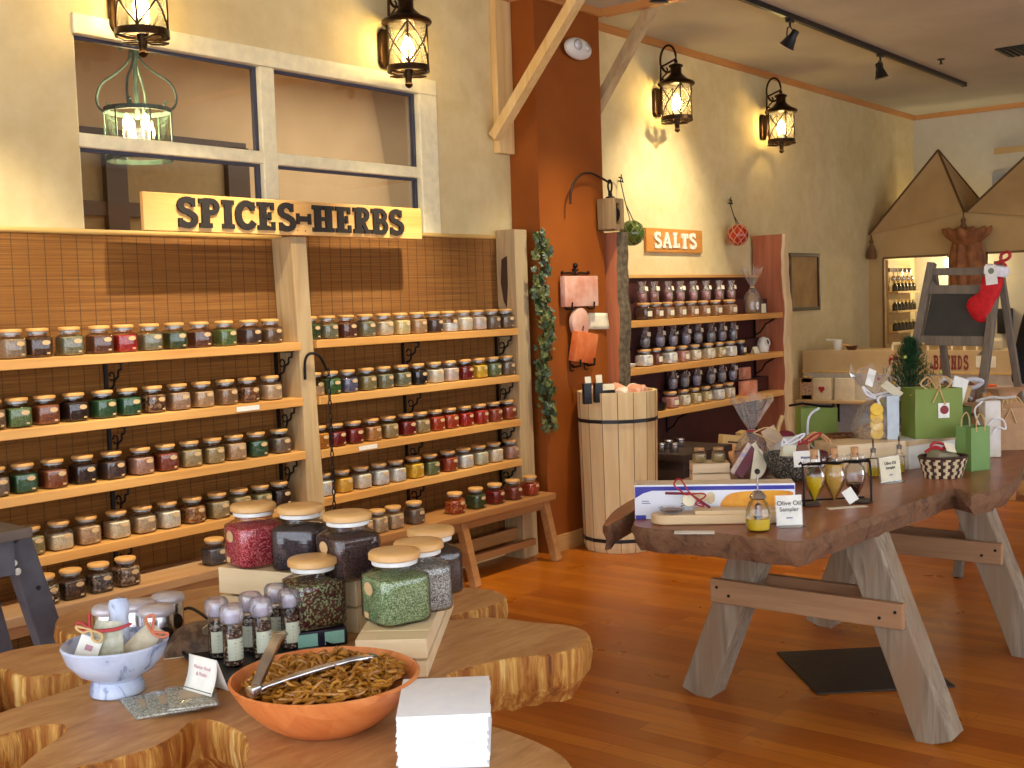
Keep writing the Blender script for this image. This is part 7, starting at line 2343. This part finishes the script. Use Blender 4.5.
# ---------------------------------------------------------------- napkins
NH = .102
q = [onZ(a, b, ZB + NH) for a, b in ((398, 716), (490, 713), (488, 676), (402, 681))]
a, b = q[0], q[1]
mid = sum(q, Vector()) / 4
rz_ = math.atan2((b - a).y, (b - a).x)
w_, dp = (b - a).length, ((q[3] - q[0]).length + (q[2] - q[1]).length) / 2
print('napkin', w_, dp)
NAPM = plain('white paper napkin', S(246, 249, 255), .85, 0, S(240, 244, 252), 30, .1)
NN = 15
np0 = None
rnd = random.Random(8)
for i in range(NN):
    hN = NH / NN
    lab = 'white folded paper napkin in the neat stack on the burl table' if i < NN - 1 else 'topmost white paper napkin lying slightly askew on the stack'
    if np0 is None:
        np0 = o = thing('paper_napkin', lab, 'napkin', (mid.x, mid.y, ZB + .0005), rz_, 'stacked white napkins')
        obj('lower_fold', MB().cbox((0, 0, hN * .26), (w_, dp, hN * .46), .0012), NAPM, o)
        obj('upper_fold', MB().cbox((0, .001, hN * .74), (w_ * .995, dp, hN * .46), .0012), NAPM, o)
    else:
        j = .002 if i < NN - 1 else .0
        o = dup(np0, (mid.x + rnd.uniform(-j, j), mid.y + rnd.uniform(-j, j), ZB + .0005 + i * hN), rz_ + rnd.uniform(-.012, .012), lab, 'stacked white napkins')
        if i == NN - 1:
            o.rotation_euler.z = rz_ + .03; o.scale = (1.03, 1.05, 1)
# ---------------------------------------------------------------- blue grey stand at left
GB = plain('worn blue grey paint', S(92, 92, 100), .55, 0, S(76, 74, 82), 14, .1)
stn = thing('trestle_stand', 'worn blue grey wooden trestle stand at the left edge', 'trestle', (1.55, 3.45, 0))
ty1, ty2 = onY(15, 546, 3.45), onY(50, 645, 3.45)
dx_ = (ty2.x - ty1.x) / (ty1.z - ty2.z)
foot = Vector((ty1.x + dx_ * ty1.z, 3.45, 0))
L_ = lambda q: Vector(q) - stn.location
ztp = onY(2, 531, 3.45).z
obj('leg', MB().bar(L_((ty1.x, 3.45, ty1.z + .02)), L_(foot), .05, .085, (1, 0, 0)), GB, stn, bev=.004)
obj('leg', MB().bar(L_((ty1.x - .02, 3.72, ty1.z + .0)), L_((foot.x - .02, 3.86, 0)), .05, .085, (1, 0, 0)), GB, stn, bev=.004)
for yy in (3.45, 3.80): obj('leg', MB().bar(L_((1.25, yy, ty1.z + .02)), L_((1.05, yy, 0)), .05, .085, (1, 0, 0)), GB, stn, bev=.004)
obj('top_board', MB().bb(L_((1.10, 3.36, ztp - .02)), L_((ty1.x + .012, 3.76, ztp + .012))), wood('grey brown board', S(120, 104, 92), S(92, 80, 72), None, 0, .6), stn, bev=.004)
obj('apron', MB().bb(L_((1.20, 3.40, ztp - .13)), L_((ty1.x - .03, 3.425, ztp - .02))), GB, stn)
mb = MB()
for k in range(3): mb.at(L_((ty1.x - .040 + .010 * k, 3.405 + .0, ty1.z - .015 - k * .028)), (R(90), 0, 0)).lathe([(.001, 0), (.012 - .0015 * (k % 2), 0), (.010, .002), (.001, .002)], 8)
obj('paint_chip', mb, WHITEP, stn)
obj('bolt_hole', MB().at(L_((ty1.x + .032, 3.405, ty1.z - .13)), (R(90), 0, 0)).lathe([(.001, .019), (.008, .019), (.008, .0215), (.001, .0215)], 10), BLACKP, stn)
# ---------------------------------------------------------------- light
W = bpy.data.worlds.new('daylight')
SC.world = W
W.use_nodes = True
W.node_tree.nodes['Background'].inputs[0].default_value = (.82, .89, 1.0, 1)
W.node_tree.nodes['Background'].inputs[1].default_value = 1.75
